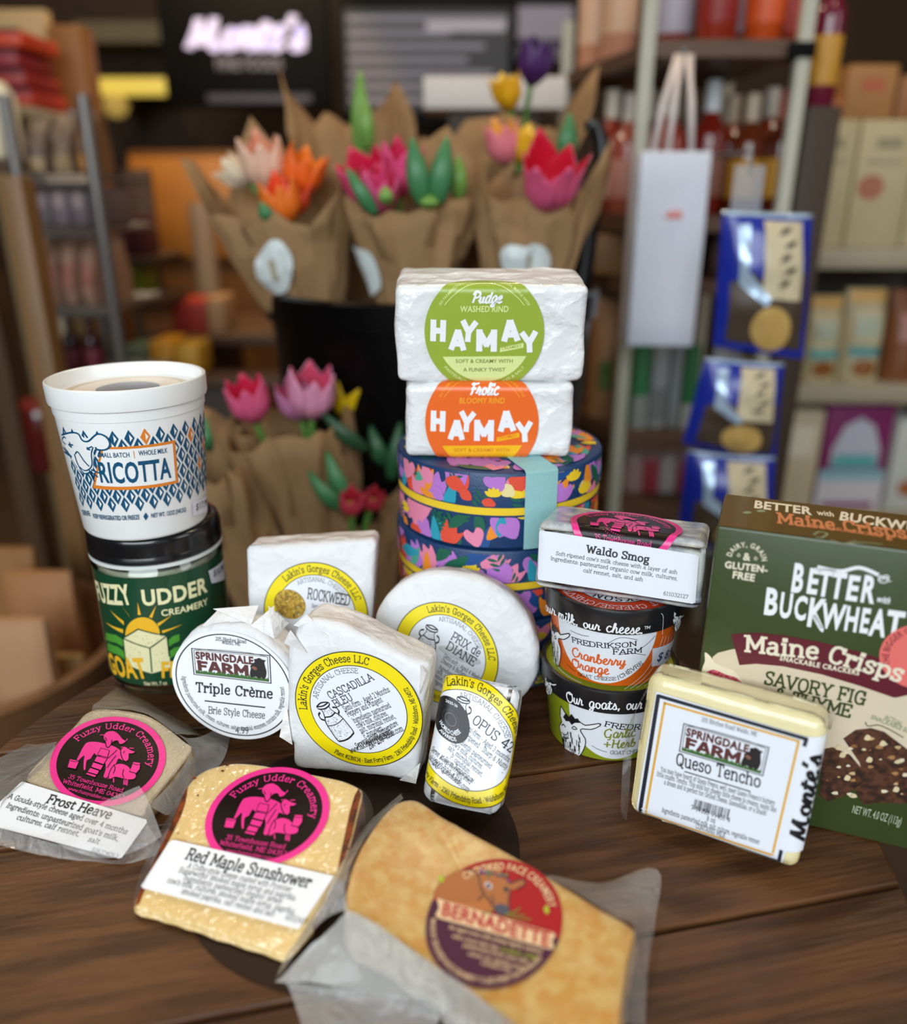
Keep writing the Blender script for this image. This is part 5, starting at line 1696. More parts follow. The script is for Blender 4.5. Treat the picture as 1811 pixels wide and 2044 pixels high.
# small round cheese, black ring label
pl = Plane(478, 1477, TZ + 0.0068, 14, -9)
t = packet('round_cheese', 'small round cheese with black ringed farm label and price, leaning against the jar', pl, zf([(52, 700), (70, 590), (120, 520), (190, 480), (300, 462), (420, 480), (540, 560), (612, 660), (622, 780), (596, 900), (520, 1000), (430, 1022), (330, 1000), (190, 915), (80, 800)]), 0.027, 0.004, 21, 0.0009, back=1.02)
a = Trace(pl, Z1[0], Z1[1:], None, 7e-5, 7e-4)
axes(a, (348, 755), (275, 30), (-30, -242))
a.disc(0, 0, 1.06, LABELW, 0, n=72)
a.ring(0, 0, 0.985, 0.022, INK, 1, n=80)
a.arc('Ingredients: pasteurized milk, cream, cultures, salt, microbial enzymes, contains milk, vegetable rennet', 0.88, -90, 0.075, INKG, 'slab', 0.7, below=True, span=190)
a.T = None
a.t('205 Birches Road', (265, 542), (412, 556), 17, INKG, 'slab', 0.8, 3)
a.t('Waldo, ME', (296, 558), (384, 567), 16, INKG, 'slab', 0.8, 3)
springdale(a, (150, 578), (525, 612), (532, 748), (162, 705))
a.t('Triple Crème', (172, 786), (540, 818), 44, INK, 'slab', 1.3, 3)
a.N([(214, 829), (502, 861)], 6, INK, 2)
a.t('Brie Style Cheese', (232, 888), (502, 914), 32, INK, 'slab', 0.6, 3)
a.t('4.99', (360, 985), (425, 988), 36, M('55555c', 0.5), 'sans', 0, 3)
a.build('label', t)
mb = MB()
for k, (pa, pb, pc) in enumerate((((420, 480), (505, 385), (530, 545)), ((505, 385), (575, 470), (530, 545)), ((190, 480), (240, 400), (420, 480)), ((240, 400), (430, 385), (420, 480)))):
    A, B, C = [Vector(pl.uv(*zf([p])[0])) for p in (pa, pb, pc)]
    q3 = [pl.pt(A.x, A.y, -0.003), pl.pt(B.x, B.y - 0.002, -0.012), pl.pt(C.x, C.y, -0.004)]
    MB().add(q3, [(0, 1, 2)], PAPERB).build('paper_fold', t, smooth=False, solid=0.0006)

# half-moon cheese standing upright, label turned to the left
pl = Plane(715, 1552, TZ + 0.0040, 10, -10)
t = packet('blue_cheese', 'white wrapped half-moon cheese with yellow ringed label and milk can, standing in the centre', pl, zf([(642, 1152), (622, 1040), (598, 1035), (578, 985), (600, 830), (600, 600), (640, 490), (720, 440), (850, 470), (1000, 540), (1120, 600), (1240, 655), (1272, 690), (1258, 830), (1240, 1020), (1215, 1212), (1190, 1222), (1000, 1195), (800, 1172)]), 0.030, 0.0045, 33, 0.0009)
a = Trace(pl, Z1[0], Z1[1:], None, 7e-5, 8e-4)
gorges(a, (944, 870), (303, 30), (-25, -272), 30, (('CASCADILLA', -0.30, 0.33, 0.125, 0.7, 0.84), ('BLEU', -0.30, 0.175, 0.125, 0.7, 0.34)), (('Semi-firm * Aged 2 Months', -0.21, 0.06, 0.09, 0.86), ('Peppery and Pungent', -0.21, -0.04, 0.09, 0.66), ('Ingredients: pasteurized', -0.19, -0.17, 0.085, 0.70), ("cow's milk, cultures,", -0.19, -0.265, 0.085, 0.58), ('salt, microbial rennet,', -0.19, -0.36, 0.085, 0.66), ('P. roqueforti', -0.19, -0.455, 0.085, 0.36), ('Keep Refrigerated', -0.25, -0.56, 0.085, 0.5)))
milkcan(a, (728, 852), (808, 822), (935, 980), (850, 1030))
a.t('Serve at Room Temperature', (940, 1052), (1136, 940), 24, INK, 'slab', 0.9, 6)
a.t('207-230-4318', (1000, 1058), (1118, 988), 30, INK, 'slab', 0.8, 6)
a.t('www.lakinsgorgescheese.com', (910, 1078), (1162, 968), 26, INK, 'slab', 0.7, 6)
a.build('label', t)
mb = MB()
for tri, ds in ((((1140, 1205), (1240, 1120), (1218, 1222)), (0.0006, 0.0016, 0.0006)), (((1240, 660), (1275, 690), (1235, 800)), (0.0005, 0.004, 0.0006)), (((600, 830), (577, 990), (632, 1036)), (0.0006, 0.003, 0.001)), (((625, 480), (690, 425), (800, 520)), (-0.003, -0.002, 0.0005)), (((585, 560), (625, 490), (700, 600)), (-0.001, 0.002, 0.0006))):
    MB().add([pl.pt(*pl.uv(*zf([p])[0]), d) for p, d in zip(tri, ds)], [(0, 1, 2)], PAPERB).build('paper_fold', t, smooth=False, solid=0.0006)

# narrow packet leaning back
pl = Plane(915, 1622, TZ + 0.0105, 33, -12)
cs = [pl.uv(*p) for p in ((893, 1352), (1036, 1362), (1000, 1632), (834, 1596))]
t = thing('tall_cheese_packet', 'narrow glossy white packet with wrapped yellow label and black award seal, leaning back', 'cheese', pl.O)
sl = ((cs[0][0] + cs[1][0]) - (cs[3][0] + cs[2][0])) / 2
u0, u1 = (cs[0][0] + cs[3][0]) / 2, (cs[1][0] + cs[2][0]) / 2
v0, v1 = (cs[2][1] + cs[3][1]) / 2, (cs[0][1] + cs[1][1]) / 2
ca_ = sl / (v1 - v0)
# lean the packet sideways in its own plane
e1, e2 = pl.e1.copy(), pl.e2.copy()
th_ = math.atan2(sl, v1 - v0)
pl.e1, pl.e2 = e1 * math.cos(th_) - e2 * math.sin(th_), e1 * math.sin(th_) + e2 * math.cos(th_)
cs = [pl.uv(*p) for p in ((893, 1352), (1036, 1362), (1000, 1632), (834, 1596))]
u0, u1 = (cs[0][0] + cs[3][0]) / 2, (cs[1][0] + cs[2][0]) / 2
v0, v1 = (cs[2][1] + cs[3][1]) / 2, (cs[0][1] + cs[1][1]) / 2
mm = mtx_of(pl) @ Matrix.Translation(((u0 + u1) / 2, 0, v0))
MB().rbox(u1 - u0, 0.022, v1 - v0, 0.006, M('e6e7e8', 0.22, 0.02, 40, 0.5, 50, coat=0.5, dist=0.003), mm, 4, 0.0009, 48, 14, 9).build('wrapper', t, angle=180)
fo = Fold(pl, u0, u1, v0, v1, 0.0065)
a = Trace(fo, Z1[0], Z1[1:], 0.0022, 7e-5, 0.0010)
gorges(a, (1452, 1015), (300, 45), (-20, -315), -34, (('OPUS 42', -0.06, 0.30, 0.16, 0.8, 0.70),), (('Semi-firm * Aged 3 months', -0.12, 0.15, 0.085, 0.80), ('Mold-ripened * Sharp & Nutty', -0.16, 0.03, 0.085, 0.86), ('Ingredients: pasteurized', -0.18, -0.11, 0.08, 0.70), ("cow's milk, cultures,", -0.14, -0.21, 0.08, 0.56), ('salt, microbial rennet,', -0.14, -0.31, 0.08, 0.62), ('P. candidum', -0.04, -0.41, 0.08, 0.34), ('Keep Refrigerated', -0.16, -0.53, 0.08, 0.56)))
milkcan(a, (1405, 800), (1490, 830), (1450, 1000), (1340, 950))
axes(a, (1385, 920), (88, 20), (-14, -112), -14)
a.disc(0, 0, 1, INK, 7)
a.ring(0, 0, 0.62, 0.02, INKG, 8)
a.ring(0, 0, 0.28, 0.04, M('55555c', 0.4), 8)
a.ring(0, 0, 0.42, 0.05, INKG, 8)
a.text('2025-26', 0, 0.68, 0.13, LABEL, 'sans', 1, layer=9)
a.arc('WORLD CHEESE', 0.66, -90, 0.2, LABEL, 'sans', 1, below=True, span=120, layer=9)
a.arc('AWARDS', 0.9, -95, 0.18, LABEL, 'sans', 1, below=True, span=60, layer=9)
a.T = None
a.t('Serve at Room Temperature', (1288, 1068), (1488, 1222), 24, INK, 'slab', 0.8, 6)
a.t('207-230-4318', (1298, 1132), (1424, 1228), 30, INK, 'slab', 0.8, 6)
a.t('lakinsgorgescheese.com', (1268, 1100), (1466, 1268), 26, INK, 'slab', 0.7, 6)
a.build('label', t)

# ------------------------------------------------------------------ cut cheeses in clear bags in front
Z2, Z3, Z4 = (3.773, (0, 1360)), (3.551, (250, 1500)), (2.264, (540, 1560))
zz = lambda Z, pts: [(x / Z[0] + Z[1][0], y / Z[0] + Z[1][1]) for x, y in pts]

# left: bagged wedge
pl = Plane(300, 1612, TZ + 0.011, 72, -12)
t = thing('bagged_wedge', 'bagged pale wedge with round pink label at the far left, name label on film', 'cheese', (pl.O.x - 0.03, pl.O.y + 0.02, TZ))
FR = M('bba98a', 0.3, 0.08, 60, 1.0, 120, coat=1.0, dist=0.003, crease=230)
RIND = M('a58b62', 0.5, 0.2, 120, 0.6, 140, coat=0.4, col2='7a6040', dist=0.0015)
mb = MB()
cut_cheese(mb, pl, [pl.uv(*p) for p in zz(Z2, [(190, 745), (370, 520), (560, 330), (640, 240), (760, 200), (930, 215), (1100, 250), (1240, 330), (1390, 450), (1440, 500), (1350, 630), (1230, 780), (1110, 925), (1060, 1010), (800, 960), (450, 870)])], TZ + 0.0008, FR, [(275, 50, RIND)], 2, 0.0006, grow=0.001)
weld(mb.build('cheese', t, angle=50))
a = Trace(pl, Z2[0], Z2[1], None, 7e-5, 5e-4)
udder(a, (814, 592), (395, 105), (184, -321))
a.build('round_label', t)
a = Trace(pl, Z2[0], Z2[1], None, 7e-5, 1.3e-3)
a.P([(178, 765), (1108, 1052), (1112, 1075), (925, 1338), (900, 1345), (0, 1112), (-10, 1090), (0, 925), (160, 775)], LABELW, 0)
LF = (200, -290)
a.t('Frost Heave', (352, 925), (835, 1050), 72, INKG, 'slab', 1.5, 3, lean=LF)
a.t('A Gouda-style cheese aged over 4 months', (65, 890), (960, 1165), 42, INKG, 'slab', 0.7, 3, lean=LF)
a.t("Ingredients: unpasteurized goat's milk,", (50, 960), (895, 1215), 42, INKG, 'slab', 0.7, 3, lean=LF)
a.t('cultures, calf rennet,', (128, 1050), (600, 1180), 42, INKG, 'slab', 0.7, 3, lean=LF)
a.t('salt', (665, 1215), (748, 1238), 42, INKG, 'slab', 0.7, 3, lean=LF)
a.t('516374063', (693, 1288), (890, 1342), 30, INKG, 'slab', 0.6, 3, lean=LF)
a.build('name_label', t)
z2 = lambda rows: [[(x / 3.773, y / 3.773 + 1360, z) for x, y, z in r] for r in rows]
sheet(z2([[(430, 450, .022), (340, 620, .018), (190, 760, .014), (60, 880, .011), (0, 960, .008)], [(300, 480, .006), (170, 560, .005), (20, 640, .004), (-60, 760, .003), (-120, 900, .002)], [(200, 470, .001), (80, 540, .001), (-60, 610, .001), (-160, 700, .001), (-220, 880, .001)]]), FILM2, 'bag_side', t, 1)
sheet(z2([[(690, 215, .0385), (900, 205, .037), (1120, 260, .034), (1330, 400, .029)], [(720, 170, .028), (880, 130, .024), (1150, 230, .022), (1400, 400, .016)], [(880, 40, .004), (1000, 100, .003), (1340, 290, .002), (1560, 420, .002)]]), FILM2, 'bag_back', t, 2)
sheet(z2([[(1330, 390, .029), (1440, 520, .021), (1300, 760, .014), (1120, 940, .011)], [(1480, 420, .012), (1540, 560, .010), (1400, 800, .006), (1240, 1000, .004)], [(1740, 300, .003), (1730, 430, .002), (1660, 620, .001), (1290, 990, .001)]]), FILM2, 'bag_right', t, 3)
sheet(z2([[(0, 1105, .006), (300, 1190, .007), (620, 1270, .008), (900, 1340, .008), (1110, 1080, .0125)], [(-40, 1180, .002), (250, 1270, .002), (600, 1330, .002), (930, 1365, .002), (1200, 1220, .003)], [(-60, 1220, .001), (240, 1300, .001), (580, 1345, .001), (920, 1372, .001), (1250, 1290, .001)]]), FILM2, 'bag_front', t, 4)
sheet(z2([[(1050, 790, .020), (800, 900, .018), (560, 1060, .0150), (330, 1150, .0125)], [(1130, 930, .0165), (900, 1060, .0150), (700, 1180, .0130), (500, 1260, .0105)], [(1220, 1170, .0100), (1080, 1250, .0080), (900, 1320, .0070), (720, 1330, .0060)]]), film_mat('creased_film', 0.22, 0.14, 90, 0.7, 'f2f0f0'), 'bag_flap', t, 5, 0.0006)

# centre: shrink-wrapped wedge with dark rind
pl = Plane(268, 1813, TZ + 0.0055, 70, -16)
t = thing('rind_wedge', 'golden wedge with dark red rind, pink round label and white name label', 'cheese', (pl.O.x + 0.04, pl.O.y + 0.03, TZ))
MP = M('e8c684', 0.28, 0.07, 50, 1.0, 60, coat=1.0, sub=0.1, dist=0.0035, crease=140)
MPR = M('8a3f14', 0.35, 0.3, 90, 0.6, 120, coat=0.8, col2='4a1c0a', dist=0.0015)
out = [(60, 1108), (100, 980), (190, 780), (270, 610), (345, 470), (400, 320), (440, 240), (500, 170), (600, 115), (720, 85), (850, 82), (1010, 102), (1300, 155), (1540, 205), (1660, 258), (1680, 300), (1650, 430), (1610, 600), (1560, 760), (1470, 950), (1380, 1120), (1270, 1280), (1130, 1445), (1080, 1440), (800, 1340), (500, 1240), (200, 1150)]
mb = MB()
cut_cheese(mb, pl, [pl.uv(*p) for p in zz(Z3, out)], TZ + 0.0008, MP, [(325, 50, MPR), (125, 205, MPR)], 6, 0.0007, 140, 0.001)
weld(mb.build('cheese', t, angle=50))
# dark rind line and flecks on the face, left edge
a = Trace(pl, Z3[0], Z3[1], None, 4e-5, 1e-4)
RD = M('8a3c12', 0.35, 0.3, 200, coat=0.6, col2='4a1c0a')
a.P([(66, 1100), (104, 985), (194, 785), (274, 615), (348, 475), (404, 325), (444, 245), (436, 300), (425, 370), (395, 460), (330, 590), (240, 760), (150, 950), (100, 1080)], RD, 1)
a.build('rind_edge', t)
a = Trace(pl, Z3[0], Z3[1], None, 4e-5, 1e-4)
a.P([(1655, 262), (1674, 300), (1644, 430), (1604, 600), (1554, 760), (1500, 880), (1520, 760), (1556, 600), (1592, 430), (1628, 310)], RD, 1)
a.build('rind_edge', t)
rn = random.Random(9)
for x, y, r in ((692, 138, 14), (722, 98, 16), (515, 312, 12), (490, 190, 16), (375, 580, 9), (1580, 690, 14), (1600, 600, 12)):
    a = Trace(pl, Z3[0], Z3[1], None, 4e-5, 1e-4)
    a.P([(x + r * rn.uniform(.5, 1.2) * math.cos(k), y + r * rn.uniform(.3, .8) * math.sin(k)) for k in range(6)], RD, 1)
    a.build('rind_fleck', t)
a = Trace(pl, Z3[0], Z3[1], None, 7e-5, 6e-4)
udder(a, UZ['c'], UZ['X'], UZ['Y'])
a.build('round_label', t)
a = Trace(pl, Z3[0], Z3[1], None, 7e-5, 1.35e-3)
a.P([(335, 640), (360, 638), (1478, 892), (1480, 900), (1240, 1262), (1225, 1270), (130, 978), (120, 960), (315, 655)], LABELW, 0)
LF = (180, -320)
a.t('Red Maple Sunshower', (430, 772), (1310, 980), 84, INKG, 'slab', 1.5, 3, lean=LF)
for s_, p0, p1 in (('A Colby-style cheese coated with Frontier', (442, 835), (1178, 1008)), ("Sugarworks' smoked maple syrup and paprika.", (382, 865), (1212, 1068)), ('Ingredients: pasteurized organic jersey', (415, 922), (1112, 1092)), ("cow's milk, cultures, smoked maple syrup, paprika,", (300, 938), (1208, 1168)), ('smoked paprika, calf rennet and salt', (400, 1015), (1058, 1182)), ('60123415', (1135, 1200), (1290, 1238))):
    a.t(s_, p0, p1, 40, INKG, 'slab', 0.35, 3, lean=LF)
a.build('name_label', t)
z3 = lambda rows: [[(x / 3.551 + 250, y / 3.551 + 1500, z) for x, y, z in r] for r in rows]
sheet(z3([[(1660, 258, .038), (1660, 420, .032), (1610, 600, .026), (1560, 760, .020)], [(1730, 330, .022), (1745, 430, .018), (1680, 600, .014), (1610, 740, .010)], [(1755, 390, .002), (1760, 480, .002), (1720, 600, .002), (1640, 760, .002)]]), FILM, 'film_right', t, 6)
sheet(z3([[(430, 260, .036), (330, 500, .027), (200, 780, .017), (70, 1100, .006)], [(360, 360, .012), (250, 600, .008), (140, 830, .005), (50, 1110, .002)], [(330, 420, .001), (200, 650, .001), (100, 880, .001), (45, 1120, .001)]]), FILM, 'film_left', t, 7)

# right front: large golden wedge in a bag
pl = Plane(700, 1812, TZ + 0.030, 85, 10)
t = thing('golden_wedge', 'largest golden aged wedge in a clear bag, closest to the front, cow label', 'cheese', (pl.O.x + 0.05, pl.O.y, TZ))
BN = M('c68c2e', 0.32, 0.12, 150, 1.0, 170, coat=1.0, dist=0.003, col2='d0aa5c', crease=230, detail=8)
BNR = M('cfc4ae', 0.6, 0.12, 160, 0.5, 200, coat=0.2, col2='a89a80')
out = [(345, 470), (338, 530), (352, 578), (430, 612), (540, 682), (650, 762), (780, 852), (900, 940), (1000, 1012), (1100, 1092), (1300, 1240), (1420, 1300), (1560, 1240), (1580, 1096), (1612, 850), (1642, 720), (1645, 665), (1500, 578), (1360, 492), (1240, 420), (1100, 332), (960, 258), (800, 170), (700, 105), (650, 78), (600, 80), (550, 108), (470, 200), (390, 330)]
mb = MB()
cut_cheese(mb, pl, [pl.uv(*p) for p in zz(Z4, out)], TZ + 0.0008, BN, [(120, 265, BNR)], 15, 0.0009, 150, 0.0015)
weld(mb.build('cheese', t, angle=50))
a = Trace(pl, Z4[0], Z4[1], None, 7e-5, 6e-4)
axes(a, (1013, 625), (285, 88), (117, -277))
RED, PLUM, CRM, TANC = M('a8121e', 0.45, 0.04, spec=0.25), M('4a1d3a', 0.45, 0.05, spec=0.25), M('e8c69a', 0.4, 0.04), M('b5672c', 0.4, 0.08, 60)
a.disc(0, 0, 1, RED, 0, n=80)
a.disc(0, 0, 0.97, RED, 1, n=80)
a.poly(ngon(0, 0, 1.0, None, 50, 180 - 0, 360), PLUM, 2)
a.poly(ngon(0, 0, 0.93, None, 30, 108, 176) + [(-0.15, -0.02), (0.05, 0.3), (-0.1, 0.6)], TANC, 2)
a.arc('CROOKED FACE CREAMERY', 0.80, 88, 0.13, CRM, 'sans', 1, span=118, layer=6)
Bq = lambda pts: [a.inv(a.q(p)) for p in pts]
a.T, svT = None, a.T
COWT, COWD = M('a85f28', 0.4, 0.08, 60), M('2c2530', 0.4, 0.1)
B3 = lambda pts, m, l, s_=3: a.P(pts, m, l, s_)
B3([(738, 525), (768, 460), (812, 424), (880, 405), (940, 440), (960, 500), (940, 545), (850, 550)], COWT, 3)
B3([(880, 405), (925, 415), (945, 450), (930, 470), (900, 445)], COWT, 4)
B3([(1080, 470), (1135, 450), (1150, 470), (1110, 495), (1080, 490)], COWT, 4)
B3([(945, 440), (1000, 425), (1075, 455), (1085, 500), (1075, 550), (1080, 590), (1055, 612), (1020, 600), (1000, 560), (960, 500)], COWT, 5)
B3([(1012, 570), (1045, 560), (1078, 580), (1072, 605), (1045, 612), (1018, 598)], M('3a3f58', 0.4), 6)
B3([(968, 470), (985, 462), (1003, 480), (988, 496)], M('d8d2dc', 0.4), 6)
B3([(975, 474), (986, 468), (996, 482), (986, 492)], COWD, 7)
B3([(1052, 490), (1068, 484), (1078, 500), (1062, 508)], COWD, 7)
for ln in ([(880, 405), (925, 415), (945, 450)], [(945, 445), (955, 500), (1000, 560), (1020, 602)], [(1085, 495), (1075, 550), (1080, 590)], [(1080, 470), (1135, 450), (1150, 470), (1110, 495)], [(940, 545), (960, 520)], [(1000, 520), (1010, 560)]):
    a.N(ln, 5, COWD, 7, 4)
rn = random.Random(4)
for k in range(26):
    x = 945 + 145 * rn.random()
    y = 415 + (x - 945) * 0.22 + rn.uniform(-14, 16)
    a.D((x, y), rn.uniform(5, 9), rn.uniform(4, 8), M(rn.choice(['6a3d78', '8a4d94', '4a7a38', '3a2a50', '5f8a3a']), 0.4), 8, 7)
for x0, y0, x1, y1 in ((1000, 590, 960, 605), (1060, 610, 1130, 580), (1060, 612, 1180, 632), (1070, 600, 1150, 612)):
    a.N([(x0, y0), ((x0 + x1) / 2, (y0 + y1) / 2 + 6), (x1, y1)], 5, M('6a8a2e', 0.4), 9, 4)
for x, y in ((772, 448), (1248, 588)):
    a.P([(x - 14, y - 4), (x, y - 20), (x + 12, y + 4), (x, y + 18)], M('a9b81c', 0.4), 6, 3)
B3([(752, 532), (770, 540), (1275, 690), (1288, 700), (1272, 730), (1282, 762), (1258, 765), (760, 625), (745, 612), (762, 580)], CRM, 6, 0)
a.t('BERNADETTE', (768, 610), (1262, 756), 62, M('b3282c', 0.4), 'sans', 3, 8, lean=(60, -270))
for s_, p0, p1, m_ in (('An aged cows milk cheese lightly washed', (805, 672), (1225, 785), CRM), ('with a local cider lees', (820, 712), (1030, 768), CRM), ('Creamy, nutty', (1040, 772), (1205, 812), M('a9b81c', 0.4)), ('pasteurized whole cows milk,', (870, 752), (1165, 832), CRM), ('cultures, salt, vegetable rennet', (890, 790), (1140, 858), CRM), ('contains milk', (950, 832), (1085, 868), CRM)):
    a.t(s_, p0, p1, 20, m_, 'sans', 1, 6)
a.T = svT
a.arc('MADE BY CROOKED FACE CREAMERY * 5 LEE STREET SKOWHEGAN', 0.93, -92, 0.075, CRM, 'sans', 1, below=True, span=140, layer=6)
a.T = None
a.build('round_label', t)
z4 = lambda rows: [[(x / 2.264 + 540, y / 2.264 + 1560, z) for x, y, z in r] for r in rows]
sheet(z4([[(600, 78, .0335), (480, 190, .033), (380, 340, .0325), (338, 500, .032), (352, 580, .0315)], [(590, 58, .020), (440, 200, .020), (340, 330, .019), (240, 540, .016), (220, 640, .014)], [(600, 50, .004), (410, 215, .004), (290, 370, .004), (110, 700, .004), (20, 900, .003)]]), FILM2, 'bag_left', t, 8)
sheet(z4([[(352, 580, .0315), (540, 685, .031), (780, 855, .030), (1000, 1015, .030), (1300, 1240, .029)], [(230, 700, .018), (460, 830, .016), (700, 960, .014), (900, 1080, .014), (1200, 1300, .014)], [(20, 905, .003), (300, 930, .006), (700, 1000, .008), (800, 1120, .006), (1000, 1350, .005)]]), film_mat('folded_film', 0.42, 0.2, 50, 0.6, 'e6e2dc'), 'bag_front', t, 9, 0.0022)
sheet(z4([[(20, 900, .004), (250, 925, .006), (520, 960, .008), (790, 1000, .010)], [(80, 930, .002), (280, 1000, .003), (500, 1040, .004), (760, 1080, .005)], [(150, 1130, .001), (330, 1180, .001), (520, 1200, .001), (720, 1200, .001)]]), FILM2, 'bag_fold', t, 10)
sheet(z4([[(1240, 420, .0335), (1400, 515, .033), (1560, 612, .033), (1645, 665, .0325), (1612, 850, .032), (1580, 1096, .0315)], [(1300, 430, .026), (1420, 480, .025), (1600, 500, .024), (1690, 640, .022), (1668, 850, .020), (1630, 1096, .02)], [(1330, 445, .020), (1500, 455, .018), (1750, 395, .018), (1738, 640, .014), (1705, 850, .012), (1695, 1096, .010)]]), film_mat('quilted_film', 0.2, 0.2, 110, 0.7, 'eceae6'), 'bag_right', t, 11)

# ------------------------------------------------------------------ room shell
def wallbox(name, lo, hi, mat):
    return struct(MB().box(lo, hi, mat).build(name, None, smooth=False))


XL, XR, YB, YF, ZC_ = -2.35, 2.45, 3.5, -1.9, 2.75
WALLD = M('3a2817', 0.7, 0.2, 6, stretch=(1, 1, 6))
wallbox('floor', (XL, YF, -0.06), (XR, YB, 0), M('4a3a2c', 0.55, 0.2, 5))
wallbox('ceiling', (XL, YF, ZC_), (XR, YB, ZC_ + 0.08), M('3a3226', 0.8, 0.1, 4))
wallbox('wall_back', (XL, YB, 0), (XR, YB + 0.08, ZC_), M('34210f', 0.75, 0.25, 5, stretch=(6, 1, 1)))
wallbox('wall_left', (XL - 0.08, YF, 0), (XL, YB, ZC_), M('4b3722', 0.75, 0.2, 5))
wallbox('wall_right', (XR, YF, 0), (XR + 0.08, YB, ZC_), M('4a3b2c', 0.75, 0.2, 5))
# shop front behind the photographer: low wall, piers, and two big panes
FRM = M('c9c4ba', 0.6, 0.05)
mb = MB()
mb.box((XL, YF - 0.08, 0), (XR, YF, 0.55), FRM)
mb.box((XL, YF - 0.08, 2.45), (XR, YF, ZC_), FRM)
for x0, x1 in ((XL, -1.9), (-0.03, 0.03), (1.9, XR)):
    mb.box((x0, YF - 0.08, 0.55), (x1, YF, 2.45), FRM)
struct(mb.build('wall_front', None, smooth=False))
PANE = film_mat('window_pane', 0.0, 0.02, 1, 0.0)
for i, (x0, x1) in enumerate(((-1.9, -0.03), (0.03, 1.9))):
    struct(MB().box((x0, YF - 0.045, 0.55), (x1, YF - 0.035, 2.45), PANE).build('window_%d' % (i + 1), None, smooth=False))


def rectpx(x0, y0, x1, y1, Y):
    xm, ym = (x0 + x1) / 2, (y0 + y1) / 2
    return at(x0, ym, Y).x, at(x1, ym, Y).x, at(xm, y1, Y).z, at(xm, y0, Y).z


def bevbox(name, lo, hi, mat, r=0.004, parent=None):
    w, d, h = (hi[i] - lo[i] for i in range(3))
    mb = MB().rbox(w, d, h, min(r, w * 0.3, d * 0.3, h * 0.3), mat, Matrix.Translation(((lo[0] + hi[0]) / 2, lo[1], lo[2])), 2)
    return mb.build(name, parent)


def front(name, parent, X0, X1, Z0, Z1, Y, shapes):
    """printing on an upright front: shapes = (polygon in 0..1, material) list."""
    a = Art(lambda u, v, d: Vector((X0 + (X1 - X0) * u, Y - d, Z0 + (Z1 - Z0) * v)), None, 1.5e-4, 4e-4)
    for i, (pts, m) in enumerate(shapes):
        a.poly(pts, m, i)
    return a.build(name, parent)


RC = lambda x0, y0, x1, y1: [(x0, y0), (x1, y0), (x1, y1), (x0, y1)]


def carton(name, label, cat, rect, Y, depth, col, shapes=(), group=None, zb=None, rough=0.55):
    X0, X1, Z0, Z1 = rectpx(*rect, Y)
    if zb is not None:
        Z0 = zb
    t = thing(name, label, cat, ((X0 + X1) / 2, Y, Z0), group)
    bevbox('carton', (X0, Y, Z0), (X1, Y + depth, Z1), M(col, rough, 0.08, 20), 0.004, t)
    if shapes:
        front('front_print', t, X0, X1, Z0, Z1, Y, shapes)
    return t


def pouch(name, label, cat, rect, Y, depth, col, shapes=(), group=None, zb=None, seed=0, rough=0.5, part='bag', metal=0.0):
    """soft standing bag: pinched top, full belly, printed front that follows the belly."""
    X0, X1, Z0, Z1 = rectpx(*rect, Y)
    if zb is not None:
        Z0 = zb
    t = thing(name, label, cat, ((X0 + X1) / 2, Y + depth / 2, Z0), group)
    xc, w, h = (X0 + X1) / 2, X1 - X0, Z1 - Z0

    def surf(u, v, d):
        th = depth / 2 * (0.12 + 0.88 * math.sin(PI * min(1, max(0.0, (1 - v) * 0.62 + 0.02))) ** 0.7) * (1 - (2 * u - 1) ** 4 * 0.55)
        k = noise.noise(Vector((u * 4 + seed, v * 5, seed))) * 0.06 * depth
        return Vector((X0 + w * u, Y + depth / 2 - th - k - d, Z0 + h * v))
    mat = M(col, rough, 0.08, 18, metal=metal)
    mb = MB()
    rows = [[surf(u / 10, v / 12, 0) for u in range(11)] for v in range(13)]
    back = [[Vector((p.x, 2 * (Y + depth / 2) - p.y, p.z)) for p in r] for r in rows]
    mb.grid(rows, mat)
    mb.grid(back, mat, flip=True)
    for k in range(12):
        for j, fl in ((0, False), (10, True)):
            q4 = [rows[k][j], rows[k + 1][j], back[k + 1][j], back[k][j]]
            mb.add(q4, [(3, 2, 1, 0) if fl else (0, 1, 2, 3)], mat)
    for k in range(10):
        mb.add([rows[0][k], rows[0][k + 1], back[0][k + 1], back[0][k]], [(3, 2, 1, 0)], mat)
        mb.add([rows[12][k], rows[12][k + 1], back[12][k + 1], back[12][k]], [(0, 1, 2, 3)], mat)
    mb.build(part, t)
    if shapes:
        a = Art(surf, 0.12, 3e-4, 8e-4)
        for i, (pts, m) in enumerate(shapes):
            a.poly(pts, m, i)
        a.build('front_print', t)
    return t


